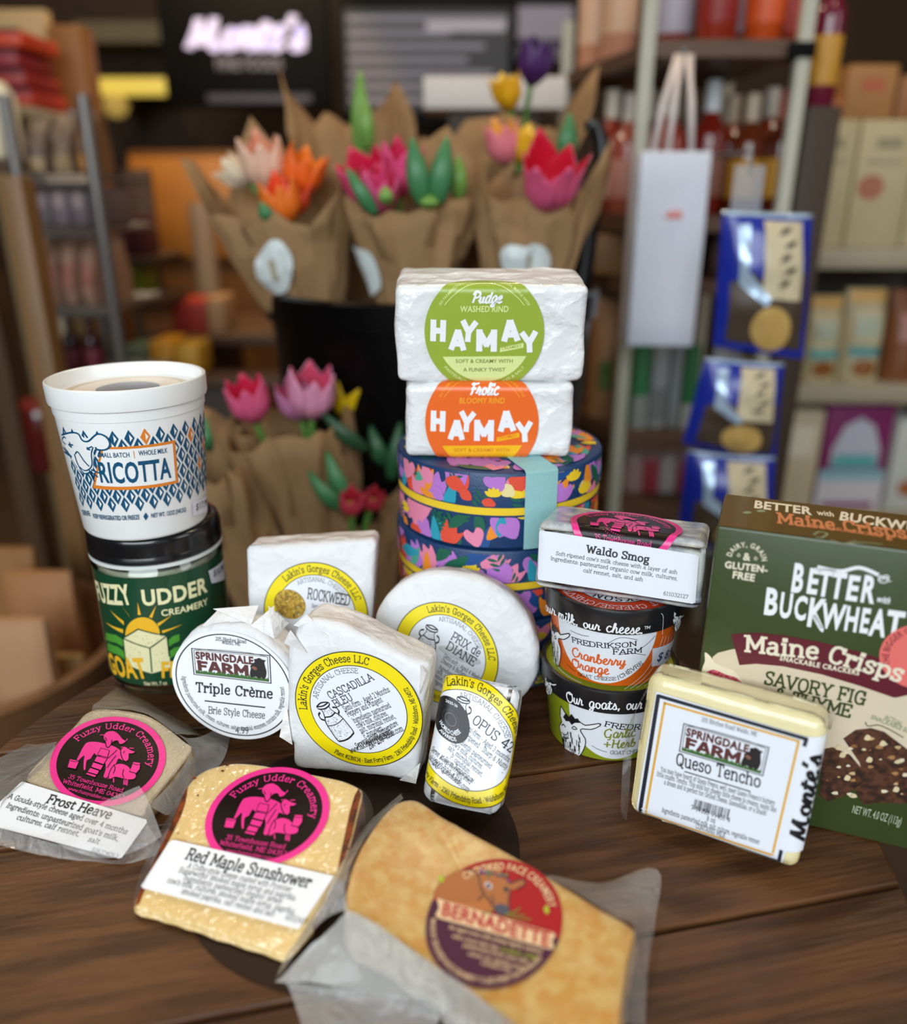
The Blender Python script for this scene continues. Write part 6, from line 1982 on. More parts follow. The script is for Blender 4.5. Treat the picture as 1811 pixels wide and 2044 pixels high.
# ------------------------------------------------------------------ back of the shop
BLK = M('060607', 0.6, 0.1, spec=0.12)
LIL = M('b9b4d6', 0.5, 0.03, emit=0.85)
GRY = M('6f6c78', 0.5, 0.05, emit=0.35)
screens = ((318, -70, 655, 212, 'Monte'), (682, -70, 1022, 250, 'menu'), (1028, -70, 1150, 140, 'menu2'))
for i, (x0, y0, x1, y1, kind) in enumerate(screens):
    Y = 2.7
    X0, X1, Z0, Z1 = rectpx(x0, y0, x1, y1, Y)
    t = thing('wall_screen', ('black wall screen with large pale script logo, at the upper left', 'black wall screen with grey menu lines, above the tall flower bouquets', 'narrow black wall screen with grey panel, beside the purple tulip')[i], 'screen', ((X0 + X1) / 2, Y, Z0))
    bevbox('screen_body', (X0, Y, Z0), (X1, Y + 0.05, Z1), BLK, 0.006, t)
    mb = MB()
    mb.box(((X0 + X1) / 2 - 0.05, Y + 0.05, Z0 + 0.1), ((X0 + X1) / 2 + 0.05, YB, Z1 - 0.1), BLK)
    mb.build('wall_mount', t, smooth=False)
    a = Art(lambda u, v, d, X0=X0, X1=X1, Z0=Z0, Z1=Z1: Vector((X0 + (X1 - X0) * u, Y - d, Z0 + (Z1 - Z0) * v)), None, 5e-4, 1e-3)
    if kind == 'Monte':
        a.text("Monte's", 0.50, 0.42, 0.22, LIL, 'script', 3.0, fit=0.70, shear=0.2)
        a.text('FINE FOODS', 0.52, 0.27, 0.09, GRY, 'sans', 2, fit=0.4)
        a.rect(0.25, 0.03, 0.88, 0.09, M('34323c', 0.5, emit=0.3), 1)
    elif kind == 'menu':
        a.rect(0.02, 0.10, 0.985, 0.74, M('1b1a20', 0.5, 0.05, emit=0.4), 0)
        for k in range(7):
            a.rect(0.04, 0.66 - k * 0.085, 0.04 + (0.93, 0.6, 0.8, 0.7, 0.85, 0.6, 0.75)[k], 0.695 - k * 0.085, GRY, 1)
        a.rect(0.5, 0.60, 0.96, 0.66, M('8a8892', 0.5, emit=0.5), 2)
    else:
        a.rect(0.05, 0.3, 0.95, 0.62, GRY, 1)
        a.rect(0.05, 0.1, 0.95, 0.24, M('44434c', 0.5, emit=0.35), 1)
    a.build('screen_lettering', t)

X0, X1, Z0, Z1 = rectpx(182, 154, 335, 190, 3.2)
t = thing('strip_lamp', 'glowing yellow strip lamp on the dark back wall, upper left', 'lamp', ((X0 + X1) / 2, 3.2, Z0))
bevbox('diffuser', (X0, 3.2, Z0), (X1, 3.24, Z1), M('d8bc50', 0.5, 0.03, emit=0.75), 0.02, t)
mb = MB()
mb.box((X0 + 0.05, 3.24, Z0 + 0.01), (X1 - 0.05, YB, Z1 - 0.01), M('2a2216', 0.6))
mb.build('lamp_bracket', t, smooth=False)
X0, X1, Z0, Z1 = rectpx(208, 195, 255, 228, 3.2)
t = thing('small_lamp', 'small round yellow lamp just below the glowing strip lamp', 'lamp', ((X0 + X1) / 2, 3.2, Z0))
mb = MB().lathe([(0.0, -0.04), (0.03, -0.03), (0.045, 0), (0.03, 0.03), (0, 0.04)], M('b89a4c', 0.5, 0.03, emit=0.55), ((X0 + X1) / 2, 3.2, (Z0 + Z1) / 2), 20)
mb.build('globe', t)
mb = MB().box(((X0 + X1) / 2 - 0.01, 3.23, (Z0 + Z1) / 2 - 0.01), ((X0 + X1) / 2 + 0.01, YB, (Z0 + Z1) / 2 + 0.01), M('2a2216', 0.6))
mb.build('lamp_arm', t, smooth=False)
X0, X1, Z0, Z1 = rectpx(150, 42, 318, 84, 3.3)
struct(MB().box((X0, 3.3, Z0), (X1, YB, Z1), M('6e6348', 0.6, 0.1)).build('trim_1', None, smooth=False))

# warm wooden cabinet under a spot lamp
X0, X1, Z0, Z1 = rectpx(262, 300, 470, 480, 2.5)
t = thing('wood_cabinet', 'warmly lit honey wood cabinet behind the left bouquet', 'cabinet', ((X0 + X1) / 2, 2.5, 0))
HON = M('b0742f', 0.5, 0.2, 8, stretch=(1, 1, 8))
bevbox('cabinet_body', (X0, 2.5, 0.0), (X1 + 0.9, 3.0, Z1), M('6a451f', 0.55, 0.2, 8, stretch=(1, 1, 8)), 0.01, t)
for k in range(3):
    w_ = (X1 + 0.9 - X0) / 3
    bevbox('cabinet_door', (X0 + k * w_ + 0.01, 2.485, Z0 - 0.05), (X0 + (k + 1) * w_ - 0.01, 2.5, Z1 - 0.02), HON, 0.006, t)
d_ = bpy.data.lights.new('cabinet_spot', 'SPOT')
d_.energy, d_.color, d_.spot_size, d_.shadow_soft_size = 70, (1.0, 0.66, 0.3), R(60), 0.04
o_ = bpy.data.objects.new('cabinet_spot', d_)
COL.objects.link(o_)
o_.location = (X0 + 0.35, 2.05, 2.4)
o_.rotation_euler = (Vector((X0 + 0.2, 2.5, Z1 - 0.15)) - o_.location).to_track_quat('-Z', 'Y').to_euler()
X0, X1, Z0, Z1 = rectpx(386, 405, 428, 560, 2.3)
t = thing('paper_roll', 'pale upright roll standing before the warmly lit cabinet', 'roll', ((X0 + X1) / 2, 2.3, 0))
MB().lathe([(0, 0), (0.03, 0), (0.03, Z1), (0, Z1)], M('a8927c', 0.6), ((X0 + X1) / 2, 2.3, 0), 20).build('roll', t)
# low display of coloured boxes behind the tub
X0, X1, Z0, Z1 = rectpx(255, 665, 470, 690, 1.9)
t = thing('display_bench', 'dark low bench carrying orange, red and yellow boxes at the left', 'bench', ((X0 + X1) / 2, 1.9, 0))
bevbox('bench_top', (X0 + .12, 1.88, Z0 - 0.0), (X1 + .3, 2.25, Z1), M('4a3320', 0.6, 0.2, 10), 0.006, t)
for x in (X0 + 0.16, X1 + 0.24):
    bevbox('bench_leg', (x - 0.03, 1.9, 0), (x + 0.03, 2.2, Z0), M('4a3320', 0.6, 0.2, 10), 0.006, t)
for lab, rect, c in (('orange brown carton at the left end of the low bench', (288, 592, 343, 664), 'a3602c'), ('red carton in the middle of the low bench', (346, 600, 410, 664), 'a32a1c'), ('small tan carton at the right end of the low bench', (412, 595, 446, 664), 'a5805c')):
    carton('bench_carton', lab, 'carton', rect, 1.9, 0.12, c, zb=Z1 + 0.0005, group='cartons on the low bench')
X0, X1, Z0, Z1 = rectpx(270, 745, 480, 762, 1.7)
t = thing('low_shelf', 'lowest dark shelf with yellow boxes, left of the lower bouquets', 'shelf', ((X0 + X1) / 2, 1.7, 0))
bevbox('shelf_board', (X0 - .03, 1.635, Z0), (X1 + .1, 1.73, Z1), M('4a3320', 0.6, 0.2, 10), 0.004, t)
bevbox('shelf_support', (X0, 1.66, 0), (X1, 1.72, Z0), M('3c2a1a', 0.6, 0.2, 10), 0.004, t)
for lab, rect, c in (('yellow box at the left of the lowest shelf', (300, 682, 345, 748), 'c98a10'), ('mustard box right of the yellow one on the lowest shelf', (350, 690, 396, 748), 'b98a20'), ('green and grey box at the far left end of the lowest shelf', (252, 690, 296, 748), '5d6a52')):
    carton('shelf_box', lab, 'box', rect, 1.66, 0.1, c, zb=Z1 + 0.0005, group='boxes on the lowest shelf')

# ------------------------------------------------------------------ wire rack on the left
GM = M('77726e', 0.4, 0.1, metal=0.6)
Yr = 1.38
pA, pB = at(26, 300, Yr).x, at(171, 232, Yr).x
t = thing('wire_rack', 'grey metal rack with four stocked shelves at the left', 'rack', ((pA + pB) / 2, Yr, 0))
for x, y in ((pA, Yr), (pB, Yr), (pA, Yr + 0.24)):
    MB().tube([(x, y, 0), (x, y, at(171, 190, Yr).z)], 0.011, GM, 10).build('post', t)
levels = []
for k, py in enumerate((348, 452, 612, 770, 960)):
    z = at(130, py, Yr).z
    levels.append(z)
    mb = MB()
    for q in range(9):
        y = Yr + 0.24 * q / 8
        mb.tube([(pA, y, z - 0.004), (pB, y, z - 0.004)], 0.003, GM, 6)
    for x in (pA, pB):
        mb.tube([(x, Yr, z - 0.006), (x, Yr + 0.24, z - 0.006)], 0.005, GM, 6)
    mb.tube([(pA, Yr, z - 0.012), (pB, Yr, z - 0.012)], 0.006, GM, 6)
    mb.build('shelf', t)
Yi = Yr + 0.03
for lab, rect, c in (('brown grey bag at the left of the rack\'s upper shelf', (40, 235, 88, 350), '6d5a4c'), ('brown grey bag in the middle of the rack\'s upper shelf', (92, 225, 140, 350), '75604e'), ('taller brown bag at the right of the rack\'s upper shelf', (142, 218, 186, 350), '7d5a3c')):
    pouch('coffee_bag', lab, 'bag', rect, Yi, 0.09, c, [(RC(.15, .08, .85, .32), M('a38a64' if c != '7d5a3c' else 'b57a3a', 0.5))], 'bags on the upper rack shelf', levels[0], len(lab))
for k in range(4):
    x = 62 + k * 38
    carton('tea_box', ('grey mauve box at the left end of the second rack shelf', 'grey mauve box second from left on the second rack shelf', 'grey mauve box third from left on the second rack shelf', 'grey mauve box at the right end of the second rack shelf')[k], 'box', (x, 372, x + 35, 452), Yi, 0.12, ('6b5d60', '75656a', '6f6064', '675a60')[k], [(ngon(.5, .62, .3, .2, 14), M('9a8486', 0.5))], 'boxes on the second rack shelf', levels[1])
for k in range(4):
    x = 76 + k * 38
    pouch('pasta_bag', ('pinkish bag at the left end of the third rack shelf', 'pinkish bag second from left on the third rack shelf', 'pinkish bag third from left on the third rack shelf', 'pinkish bag at the right end of the third rack shelf')[k], 'bag', (x, 474, x + 36, 612), Yi, 0.1, 'a5806a', [(RC(.2, .25, .8, .6), M('a86a58', 0.5))], 'pink bags on the third rack shelf', levels[2], k)


def bottle_parts(t, o, r, h, col, cap, lab_col, glassy=0.1):
    g = M(col, glassy, 0.08, 12, coat=0.4)
    MB().lathe([(0, 0), (r * .9, 0), (r, .004), (r, h * .58), (r * .93, h * .64), (r * .5, h * .72), (r * .36, h * .78), (r * .36, h * .985), (0, h * .985)], g, o, 20).build('bottle_body', t)
    MB().lathe([(r * .38, h * .77), (r * .42, h * .775), (r * .42, h * .995), (r * .38, h), (0, h)], M(cap, 0.4, 0.05), o, 18).build('capsule', t)
    MB().lathe([(r * 1.012, h * .14), (r * 1.02, h * .145), (r * 1.02, h * .46), (r * 1.012, h * .465)], M(lab_col, 0.5, 0.05), o, 20).build('bottle_label', t)


for k, (px, c, cap, lc) in enumerate(((118, '1c1210', 'b8a27e', '2a1a16'), (158, '2c0a12', '3a1414', '5a1420'), (198, '3a0c16', '4a1a1a', '6a2030'))):
    p = at(px, 770, Yi + 0.05)
    h_ = at(px, 628, Yi + 0.05).z - levels[3]
    t = thing('dark_bottle', ('black bottle with tan cap, leftmost on the fourth rack shelf', 'dark red bottle in the middle of the fourth rack shelf', 'dark red bottle with red label, rightmost on the fourth rack shelf')[k], 'bottle', (p.x, p.y, levels[3]), 'bottles on the fourth rack shelf')
    bottle_parts(t, (p.x, p.y, levels[3]), 0.016, h_, c, cap, lc)
for k, (px, c) in enumerate(((105, '5a1a16'), (195, '4a3a20'))):
    p = at(px, 960, Yi + 0.05)
    t = thing('jam_jar', ('red jar on the lowest rack shelf behind the tub, left', 'brown jar on the lowest rack shelf behind the tub, right')[k], 'jar', (p.x, p.y, levels[4]))
    MB().lathe([(0, 0), (.03, 0), (.033, .006), (.033, .1), (.028, .115), (0, .115)], M(c, 0.15, coat=0.5), (p.x, p.y, levels[4]), 22).build('jar_body', t)
    MB().lathe([(0, .13), (.031, .13), (.031, .1155), (.028, .1155)], M('8a2a1c', 0.4), (p.x, p.y, levels[4]), 22).build('jar_lid', t)
# second column of goods, right behind the rack
Yk = 1.75
z_ = at(258, 596, Yk).z
t = thing('side_shelf', 'narrow dark shelf between the wire rack and the warm cabinet', 'shelf', (at(258, 596, Yk).x, Yk, 0))
xq = at(262, 596, Yk).x
bevbox('shelf_board', (xq - .06, Yk - .02, z_ - .02), (xq + .06, Yk + .2, z_), M('3f2a1a', 0.6), 0.003, t)
z2_ = at(258, 512, Yk).z
bevbox('shelf_board', (xq - .06, Yk - .02, z2_ - .015), (xq + .06, Yk + .2, z2_), M('3f2a1a', 0.6), 0.003, t)
bevbox('shelf_back', (xq - .06, Yk + .2, 0), (xq + .0, Yk + .22, at(258, 330, Yk).z), M('4a3018', 0.6), 0.003, t)
carton('green_carton', 'yellow green carton on the narrow side shelf', 'carton', (238, 520, 284, 594), Yk, 0.1, '6f7a14', [(RC(0, 0, .45, .8), M('9a7a18', 0.5))], zb=z_ + 0.0005)
carton('plum_carton', 'dark plum carton above the yellow green one', 'carton', (232, 432, 284, 508), Yk, 0.1, '4a1420', zb=z2_ + 0.0005)
# far left: post, board and red parcels
Yp = 1.15
x0, x1 = at(4, 420, Yp).x, at(52, 420, Yp).x
t = thing('wood_post', 'brown wooden post at the left edge of the view', 'post', ((x0 + x1) / 2, Yp, 0))
bevbox('post', (x0, Yp, 0), (x1, Yp + 0.04, at(20, 352, Yp).z), M('7d5a34', 0.5, 0.25, 9, stretch=(6, 6, 1)), 0.004, t)
Yq = 1.95
X0, X1, Z0, Z1 = rectpx(-60, 18, 104, 215, Yq)
t = thing('display_board', 'cream upright board with brown side behind the red parcels, upper left', 'panel', ((X0 + X1) / 2, Yq, 0))
bevbox('board_front', (X0, Yq, 0), (X1, Yq + .03, Z1), M('9a8662', 0.6, 0.06), 0.004, t)
X2 = at(172, 120, Yq).x
bevbox('board_side', (X1, Yq - .01, 0), (X2, Yq + .06, Z1 - .03), M('7a4f20', 0.5, 0.2, 8, stretch=(6, 6, 1)), 0.004, t)
zt = at(20, 212, Yq - .25).z
X0, X1 = at(-60, 212, Yq - .25).x, at(60, 212, Yq - .25).x
t = thing('parcel_shelf', 'pale shelf holding the red parcels at the upper left', 'shelf', ((X0 + X1) / 2, Yq - .25, 0))
bevbox('shelf_board', (X0, Yq - .27, zt - .02), (X1, Yq - .001, zt), M('b0a48a', 0.6), 0.003, t)
bevbox('shelf_leg', (X0, Yq - .1, 0), (X0 + .04, Yq - .05, zt - .02), M('b0a48a', 0.6), 0.003, t)
zc = zt
for k, (y0, y1, c, x1_) in enumerate(((172, 212, 'b53628', 52), (132, 172, '9a2a26', 44), (90, 130, '94262a', 36), (46, 88, 'cf4420', 50))):
    dz = at(20, y0, Yq - .22).z - at(20, y1, Yq - .22).z
    xa, xb = at(-50, 120, Yq - .22).x, at(x1_, 120, Yq - .22).x
    t = thing('red_parcel', ('lowest red parcel of the stack at the upper left', 'second red parcel from the bottom of the stack, upper left', 'third dark red parcel of the stack, under the orange one', 'topmost orange red parcel of the stack at the upper left')[k], 'parcel', ((xa + xb) / 2, Yq - .22, zc), 'parcels stacked at the upper left')
    bevbox('wrap', (xa, Yq - .22, zc + .0005), (xb, Yq - .06, zc + dz * .96), M(c, 0.45, 0.1), 0.012, t)
    bevbox('band', (xa, Yq - .223, zc + dz * .80), (xb, Yq - .219, zc + dz * .95), M('352036', 0.5), 0.0015, t)
    zc += dz
# lamp with white shade low at the left edge, glow put into its pale colour
p = at(0, 318, 1.6)
t = thing('white_lamp', 'bright white lamp at the left edge, below the red parcels', 'canister', (p.x, p.y, 0))
zt = p.z
MB().lathe([(0, zt), (.035, zt), (.042, zt + .01), (.045, zt + .1), (.03, zt + .125), (0, zt + .125)], M('e9e2c8', 0.4), (p.x, p.y, 0), 24).build('lamp_shade', t)
MB().box((p.x - .12, p.y - .06, zt - .02), (p.x + .05, p.y + .12, zt - .0003), M('5a4028', 0.6)).build('stand_top', t, smooth=False)
MB().box((p.x - .1, p.y, 0), (p.x - .06, p.y + .06, zt - .02), M('5a4028', 0.6)).build('stand_leg', t, smooth=False)
# bread bags lying in a basket at the lower left
zb_ = at(60, 1480, 0.83).z
xb = at(40, 1400, 0.83).x
t = thing('wicker_basket', 'brown basket of paper bread bags beyond the left table edge', 'basket', (xb - .12, 0.92, 0))
WK = M('7a5230', 0.65, 0.3, 60, 0.6, 90, stretch=(1, 1, 6))
MB().lathe([(0, .30), (.16, .30), (.17, .31), (.2, .50), (.205, .515), (.195, .52), (.185, .50), (.16, .33), (0, .33)], WK, (xb - .12, .92, 0), 40).build('basket_body', t)
MB().lathe([(0, 0), (.15, 0), (.15, .299), (0, .299)], M('3a2614', 0.7), (xb - .12, .92, 0), 30).build('basket_stand', t)
for k, (px, py, Y, c, hgt) in enumerate(((10, 1180, 1.0, '9a6c3c', .25), (85, 1230, .94, 'b07c50', .26), (30, 1330, .81, 'b98d68', .24), (110, 1400, .875, 'a5814e', .2))):
    p = at(px, py, Y)
    pouch('bread_bag', ('dark kraft bread bag at the back left of the basket', 'orange brown bread bag at the back right of the basket', 'pinkish bread bag at the front left of the basket, catching light', 'olive tan bread bag nearest the table edge')[k], 'bag', (px - 75, py - 70, px + 60, py + 160), Y, 0.055, c, (), 'bread bags in the basket', 0.335, k * 3, part='paper_bag')

# ------------------------------------------------------------------ wine rack on the right
Yw = 1.30
POST = M('b3b2a2', 0.4, 0.06)
SHW = M('5c4230', 0.55, 0.25, 10, stretch=(1, 8, 8))
zw = [at(1400, py, Yw).z for py in (78, 432, 560, 872, 1015)]
xa, xb = at(1285, 200, Yw).x, at(1590, 200, Yw).x
ztop = at(1300, -60, Yw).z
xl_ = at(1180, 430, Yw + .1).x
t = thing('wine_rack', 'tall bottle rack with pale posts and brown wooden shelves at the right', 'rack', ((xa + xb) / 2, Yw, 0))
for x, y in ((xa, Yw), (xb, Yw), (xl_ - .02, Yw + .34), (xb, Yw + .34), (at(1362, 60, Yw + .34).x, Yw + .34)):
    bevbox('post', (x - .010, y - .010, 0), (x + .010, y + .010, ztop), POST, 0.004, t)
for k, z in enumerate(zw):
    mb = MB()
    vs = [(xl_ - .02, Yw + .36), (xb + .012, Yw + .36), (xb + .012, Yw + .012), (xa + .012, Yw + .012)]
    vs = [(xl_ - .03, Yw + .36), (xb - .012, Yw + .36), (xb - .012, Yw + .0), (xa + .012, Yw + .0)]
    n_ = len(vs)
    mb.add([(x, y, z - .022) for x, y in vs] + [(x, y, z) for x, y in vs], [tuple(range(n_)), tuple(range(2 * n_ - 1, n_ - 1, -1))] + [((i + 1) % n_, i, i + n_, (i + 1) % n_ + n_) for i in range(n_)], SHW)
    o = mb.build('shelf', t, smooth=False)
    weld(o)
bevbox('shelf_clip', (xb - .022, Yw - .014, at(1570, 118, Yw).z), (xb + .014, Yw + .012, at(1570, 85, Yw).z), BLK, 0.002, t)
ordn = ['first', 'second', 'third', 'fourth', 'fifth', 'sixth', 'seventh', 'eighth', 'ninth']
main = [(1212, .24, '9a3a2a', 'd8cdb8', 'd9b49a'), (1246, .20, 'b05a44', 'd9cfc0', 'c98a7a'), (1288, .28, '6a1a18', 'cfc6b4', 'c9b6a0'), (1322, .14, 'a8402c', 'd0c4b2', 'b98a80'), (1402, .14, '7a2014', 'cfd4d6', '8a5a4a'), (1440, .22, '8a3a18', 'b8a890', 'b98a3c'), (1480, .12, '6a2c14', 'b8a48a', 'c08a2a'), (1514, .20, '7a3016', 'c4beb4', 'c9962a'), (1546, .12, '5c2412', 'a8503c', 'c9922c')]
for k, (px, dy, c, cap, lc) in enumerate(main):
    Y = Yw + dy
    p = at(px, 420, Y)
    t = thing('wine_bottle', 'wine bottle with pale capsule, %s from the left on the main rack shelf' % ordn[k], 'bottle', (p.x, Y, zw[1]), 'bottles on the main rack shelf')
    bottle_parts(t, (p.x, Y, zw[1] + .0005), 0.030, (zw[0] - .022 - zw[1]) * (0.93, .88, .95, .9, .94, .88, .84, .92, .86)[k], c, cap, lc, 0.12)
for k, (px, dy, c) in enumerate(((1190, .30, 'c98a6a'), (1236, .20, 'c08468'), (1345, .2, '8a2418'), (1430, .12, '8f2a18'), (1478, .2, 'a03a1c'), (1525, .12, 'c04a1a'), (1570, .2, '9a2a1a'))):
    Y = Yw + dy
    p = at(px, 60, Y)
    t = thing('wine_bottle', '%s bottle standing above the top rack shelf, %s from the left' % ('peach' if k < 2 else 'red', ordn[k]), 'bottle', (p.x, Y, zw[0]), 'bottles on the top rack shelf')
    bottle_parts(t, (p.x, Y, zw[0] + .0005), 0.030, .26, c, 'c9c0b0', ('d9b090', 'c9a080', 'b9b4c0', '8a1c14', 'b8b4c4', 'd0521c', 'a83024')[k], 0.12)
p = at(1632, 215, Yw + .05)
t = thing('tall_bottle', 'plum coloured tall bottle with yellow label right of the bottle rack', 'bottle', (p.x, Yw + .05, 0))
zt = at(1632, 215, Yw + .05).z
bottle_parts(t, (p.x, Yw + .05, zt), 0.022, .2, '6a1830', '7a2038', 'c08a2a')
bevbox('bottle_stand', (p.x - .026, Yw + .02, 0), (p.x + .026, Yw + .08, zt - .0005), M('3a2a1c', 0.6), 0.003, t)
# lower rack rows
for k, (rect, c, sh, lab) in enumerate((((1186, 470, 1250, 558), '8a6238', None, 'tan crate at the left of the short rack shelf'), ((1300, 470, 1400, 558), '5a3a22', None, 'brown crate behind the white gift bag on the short rack shelf'), ((1420, 450, 1520, 558), '4a2c1a', None, 'dark brown crate at the right of the short rack shelf'))):
    carton('wood_crate', lab, 'crate', rect, Yw + .1, .14, c, zb=zw[2] + .0005)
for k, (rect, c, sh, lab) in enumerate((((1184, 600, 1242, 870), 'a5774e', [(RC(.2, .25, .7, .5), M('4f6a1c', 0.5))], 'tan bag with green label at the left of the lower rack shelf'), ((1266, 690, 1296, 870), '2f7a46', [(RC(0, 0, 1, .4), M('8a8f88', 0.5))], 'green and grey bottle carton, first beneath the white gift bag'), ((1300, 690, 1334, 870), '9aa0a0', [(RC(0.1, 0.1, .9, .5), M('77797a', 0.5))], 'silver carton, second beneath the white gift bag'), ((1338, 690, 1360, 870), '8d9494', None, 'slim silver carton, third beneath the white gift bag'), ((1364, 690, 1394, 870), '2a7240', [(RC(0, 0, 1, .3), M('a8a8a2', 0.5))], 'green carton, fourth beneath the white gift bag'))):
    if k == 0:
        pouch('rice_bag', lab, 'bag', rect, Yw + .12, .08, c, sh, None, zw[3] + .0005, 3)
    else:
        carton('drink_carton', lab, 'carton', rect, Yw + .05, .06, c, sh or (), 'cartons under the gift bag', zw[3] + .0005)
for k, (px, c) in enumerate(((1258, 'b0908e'), (1290, 'a83c4a'), (1322, 'b9b4b0'), (1354, '9a4a58'))):
    p = at(px, 1000, Yw + .1)
    t = thing('jelly_jar', ('pale pink jar, leftmost on the lowest rack shelf', 'rose red jar, second on the lowest rack shelf', 'whitish jar, third on the lowest rack shelf', 'mauve jar, fourth on the lowest rack shelf')[k], 'jar', (p.x, p.y, zw[4]), 'jars on the lowest rack shelf')
    MB().lathe([(0, 0), (.022, 0), (.024, .004), (.024, .06), (.02, .068), (0, .068)], M(c, 0.2, coat=.4), (p.x, p.y, zw[4] + .0004), 20).build('jar_body', t)
    MB().lathe([(.021, .0685), (.0235, .0685), (.0235, .082), (0, .083)], M('c9b4b0', 0.4), (p.x, p.y, zw[4] + .0004), 20).build('jar_lid', t)

# white gift bag hanging from the rack
Yg = 1.16
X0, X1, Z0, Z1 = rectpx(1266, 302, 1404, 692, Yg)
t = thing('gift_bag', 'tall white paper gift bag with small red mark hanging from the rack', 'bag', ((X0 + X1) / 2, Yg, Z0))
GB = M('d6d9e4', 0.5, 0.03)
mb = MB().rbox(X1 - X0, .06, Z1 - Z0, .003, GB, Matrix.Translation(((X0 + X1) / 2, Yg, Z0)), 2, 0.0015, 9, 2, 6)
mb.build('bag_body', t)
a = Art(lambda u, v, d: Vector(((X0 + X1) / 2 + u, Yg - .002 - d, Z0 + v)), None, 2e-4, 2e-3)
zc = at(1345, 428, Yg).z - Z0
xc = at(1345, 428, Yg).x - (X0 + X1) / 2
a.poly([(xc - .012, zc - .004), (xc - .006, zc + .006), (xc, zc + .001), (xc + .006, zc + .007), (xc + .012, zc - .004)], M('e0796e', 0.5), 0)
a.build('red_mark', t)
RBN = M('d9cbc6', 0.5, 0.05)
hp = at(1366, 108, Yg + .03)
for sx, dy in ((-.032, .004), (-.012, .004), (.02, .004), (.034, .05), (-.02, .05)):
    pts = [Vector(((X0 + X1) / 2 + sx, Yg + dy, Z1 - .01)), Vector(((X0 + X1) / 2 + sx * .7, Yg + dy, Z1 + (hp.z - Z1) * .5)), Vector((hp.x + sx * .25, Yg + .03, hp.z))]
    mb = MB()
    rows = [[p + Vector((s_ * .004, 0, 0)) for p in pts] for s_ in (-1, 1)]
    mb.grid(rows, RBN, flip=True)
    mb.build('handle', t, solid=.001)
mb = MB().tube([(hp.x, Yg + .03, hp.z - .012), (hp.x, Yg + .03, hp.z + .006), (hp.x, Yw + .35, hp.z + .012)], .003, GM, 8)
mb.build('hook', t)

# blue snack bags clipped on a hanging strip
Ys = 1.0
BLU, NUT, CRE, CHIP, SIL = M('1f2f9a', 0.3, 0.1, coat=.3), M('4a3c2e', 0.45, 0.1), M('cdbf9c', 0.45, 0.05), M('c9a35c', 0.5, 0.1), M('b9d0e6', 0.2, 0.05, metal=.3)


def snack(lab, q4, Y, seed):
    tl, tr, br, bl = [at(*p, Y) for p in q4]
    c = (tl + tr + br + bl) / 4
    t = thing('snack_bag', lab, 'bag', c, 'blue snack bags on the hanging strip')

    def S(u, v, d, sg=-1):
        p = (bl * (1 - u) + br * u) * (1 - v) + (tl * (1 - u) + tr * u) * v
        th = .028 * math.sin(PI * u) ** .6 * math.sin(PI * min(1, max(0, v * .92 + .04))) ** .55
        k = noise.noise(Vector((u * 5 + seed, v * 5, seed))) * .006
        return p + Vector((0, sg * (th + k * (th / .028) + d), 0))
    mb = MB()
    mb.grid([[S(i / 12, j / 14, 0) for i in range(13)] for j in range(15)], BLU)
    mb.grid([[S(i / 12, j / 14, .0005, 1) for i in range(13)] for j in range(15)], BLU, flip=True)
    mb.build('bag', t, angle=180)
    a = Art(S, .08, 4e-4, 8e-4)
    a.poly([(.1, .06), (.92, .06), (.92, .62), (.5, .5), (.3, .6), (.1, .5)], NUT, 0)
    a.poly(RC(.42, .42, .86, .96), CRE, 1)
    rn = random.Random(seed)
    a.text('nuts', .64, .60, .16, NUT, 'script', 3.0, layer=3, rot=PI / 2, fit=.3) if False else None
    for k in range(5):
        x, y = .52 + .06 * (k % 2) + .05, .50 + k * .09
        a.poly([(x, y), (x + .12, y + .02), (x + .16, y + .07), (x + .06, y + .05)], NUT, 3)
    a.poly(ngon(.55, .2, .22, .17, 20), CHIP, 2)
    a.poly([(.16, .92), (.28, .94), (.26, .6), (.5, .42), (.46, .36), (.18, .5)], SIL, 2)  # pale streak: highlight on the glossy bag, painted in as colour
    a.build('front_print', t)
    mb = MB()
    mb.grid([[S(i / 12, .985 + .03 * j, .0008) for i in range(13)] for j in range(2)], SIL)
    mb.build('crimped_seal', t, solid=.0008)
    return t


snack('uppermost blue snack bag on the hanging strip', [(1442, 425), (1622, 432), (1604, 716), (1424, 690)], Ys, 1)
snack('middle blue snack bag on the hanging strip', [(1408, 716), (1566, 728), (1548, 918), (1362, 884)], Ys - .01, 2)
snack('lowest blue snack bag, partly behind the cracker box', [(1372, 900), (1548, 915), (1540, 1110), (1352, 1080)], Ys - .02, 3)
pt_, pb_ = at(1500, 330, Ys + .04), at(1440, 1120, Ys + .02)
t = thing('hanging_strip', 'clear hanging strip that holds the blue snack bags', 'strip', pt_)
mb = MB()
mb.box((pt_.x - .018, Ys + .042, pb_.z), (pt_.x + .018, Ys + .0435, pt_.z), film_mat('strip_film', .25, .2, 20, .3, 'cfd8e2'))
mb.build('strip', t, smooth=False)
mb = MB().tube([(pt_.x, Ys + .043, pt_.z - .01), (pt_.x, Ys + .043, pt_.z + .015), (pt_.x + .01, Yw + .012, pt_.z + .02)], .0025, GM, 8)
mb.build('hook', t)
for k, (px, py) in enumerate(((1440, 405), (1585, 415), (1400, 640), (1300, 800))):
    pass

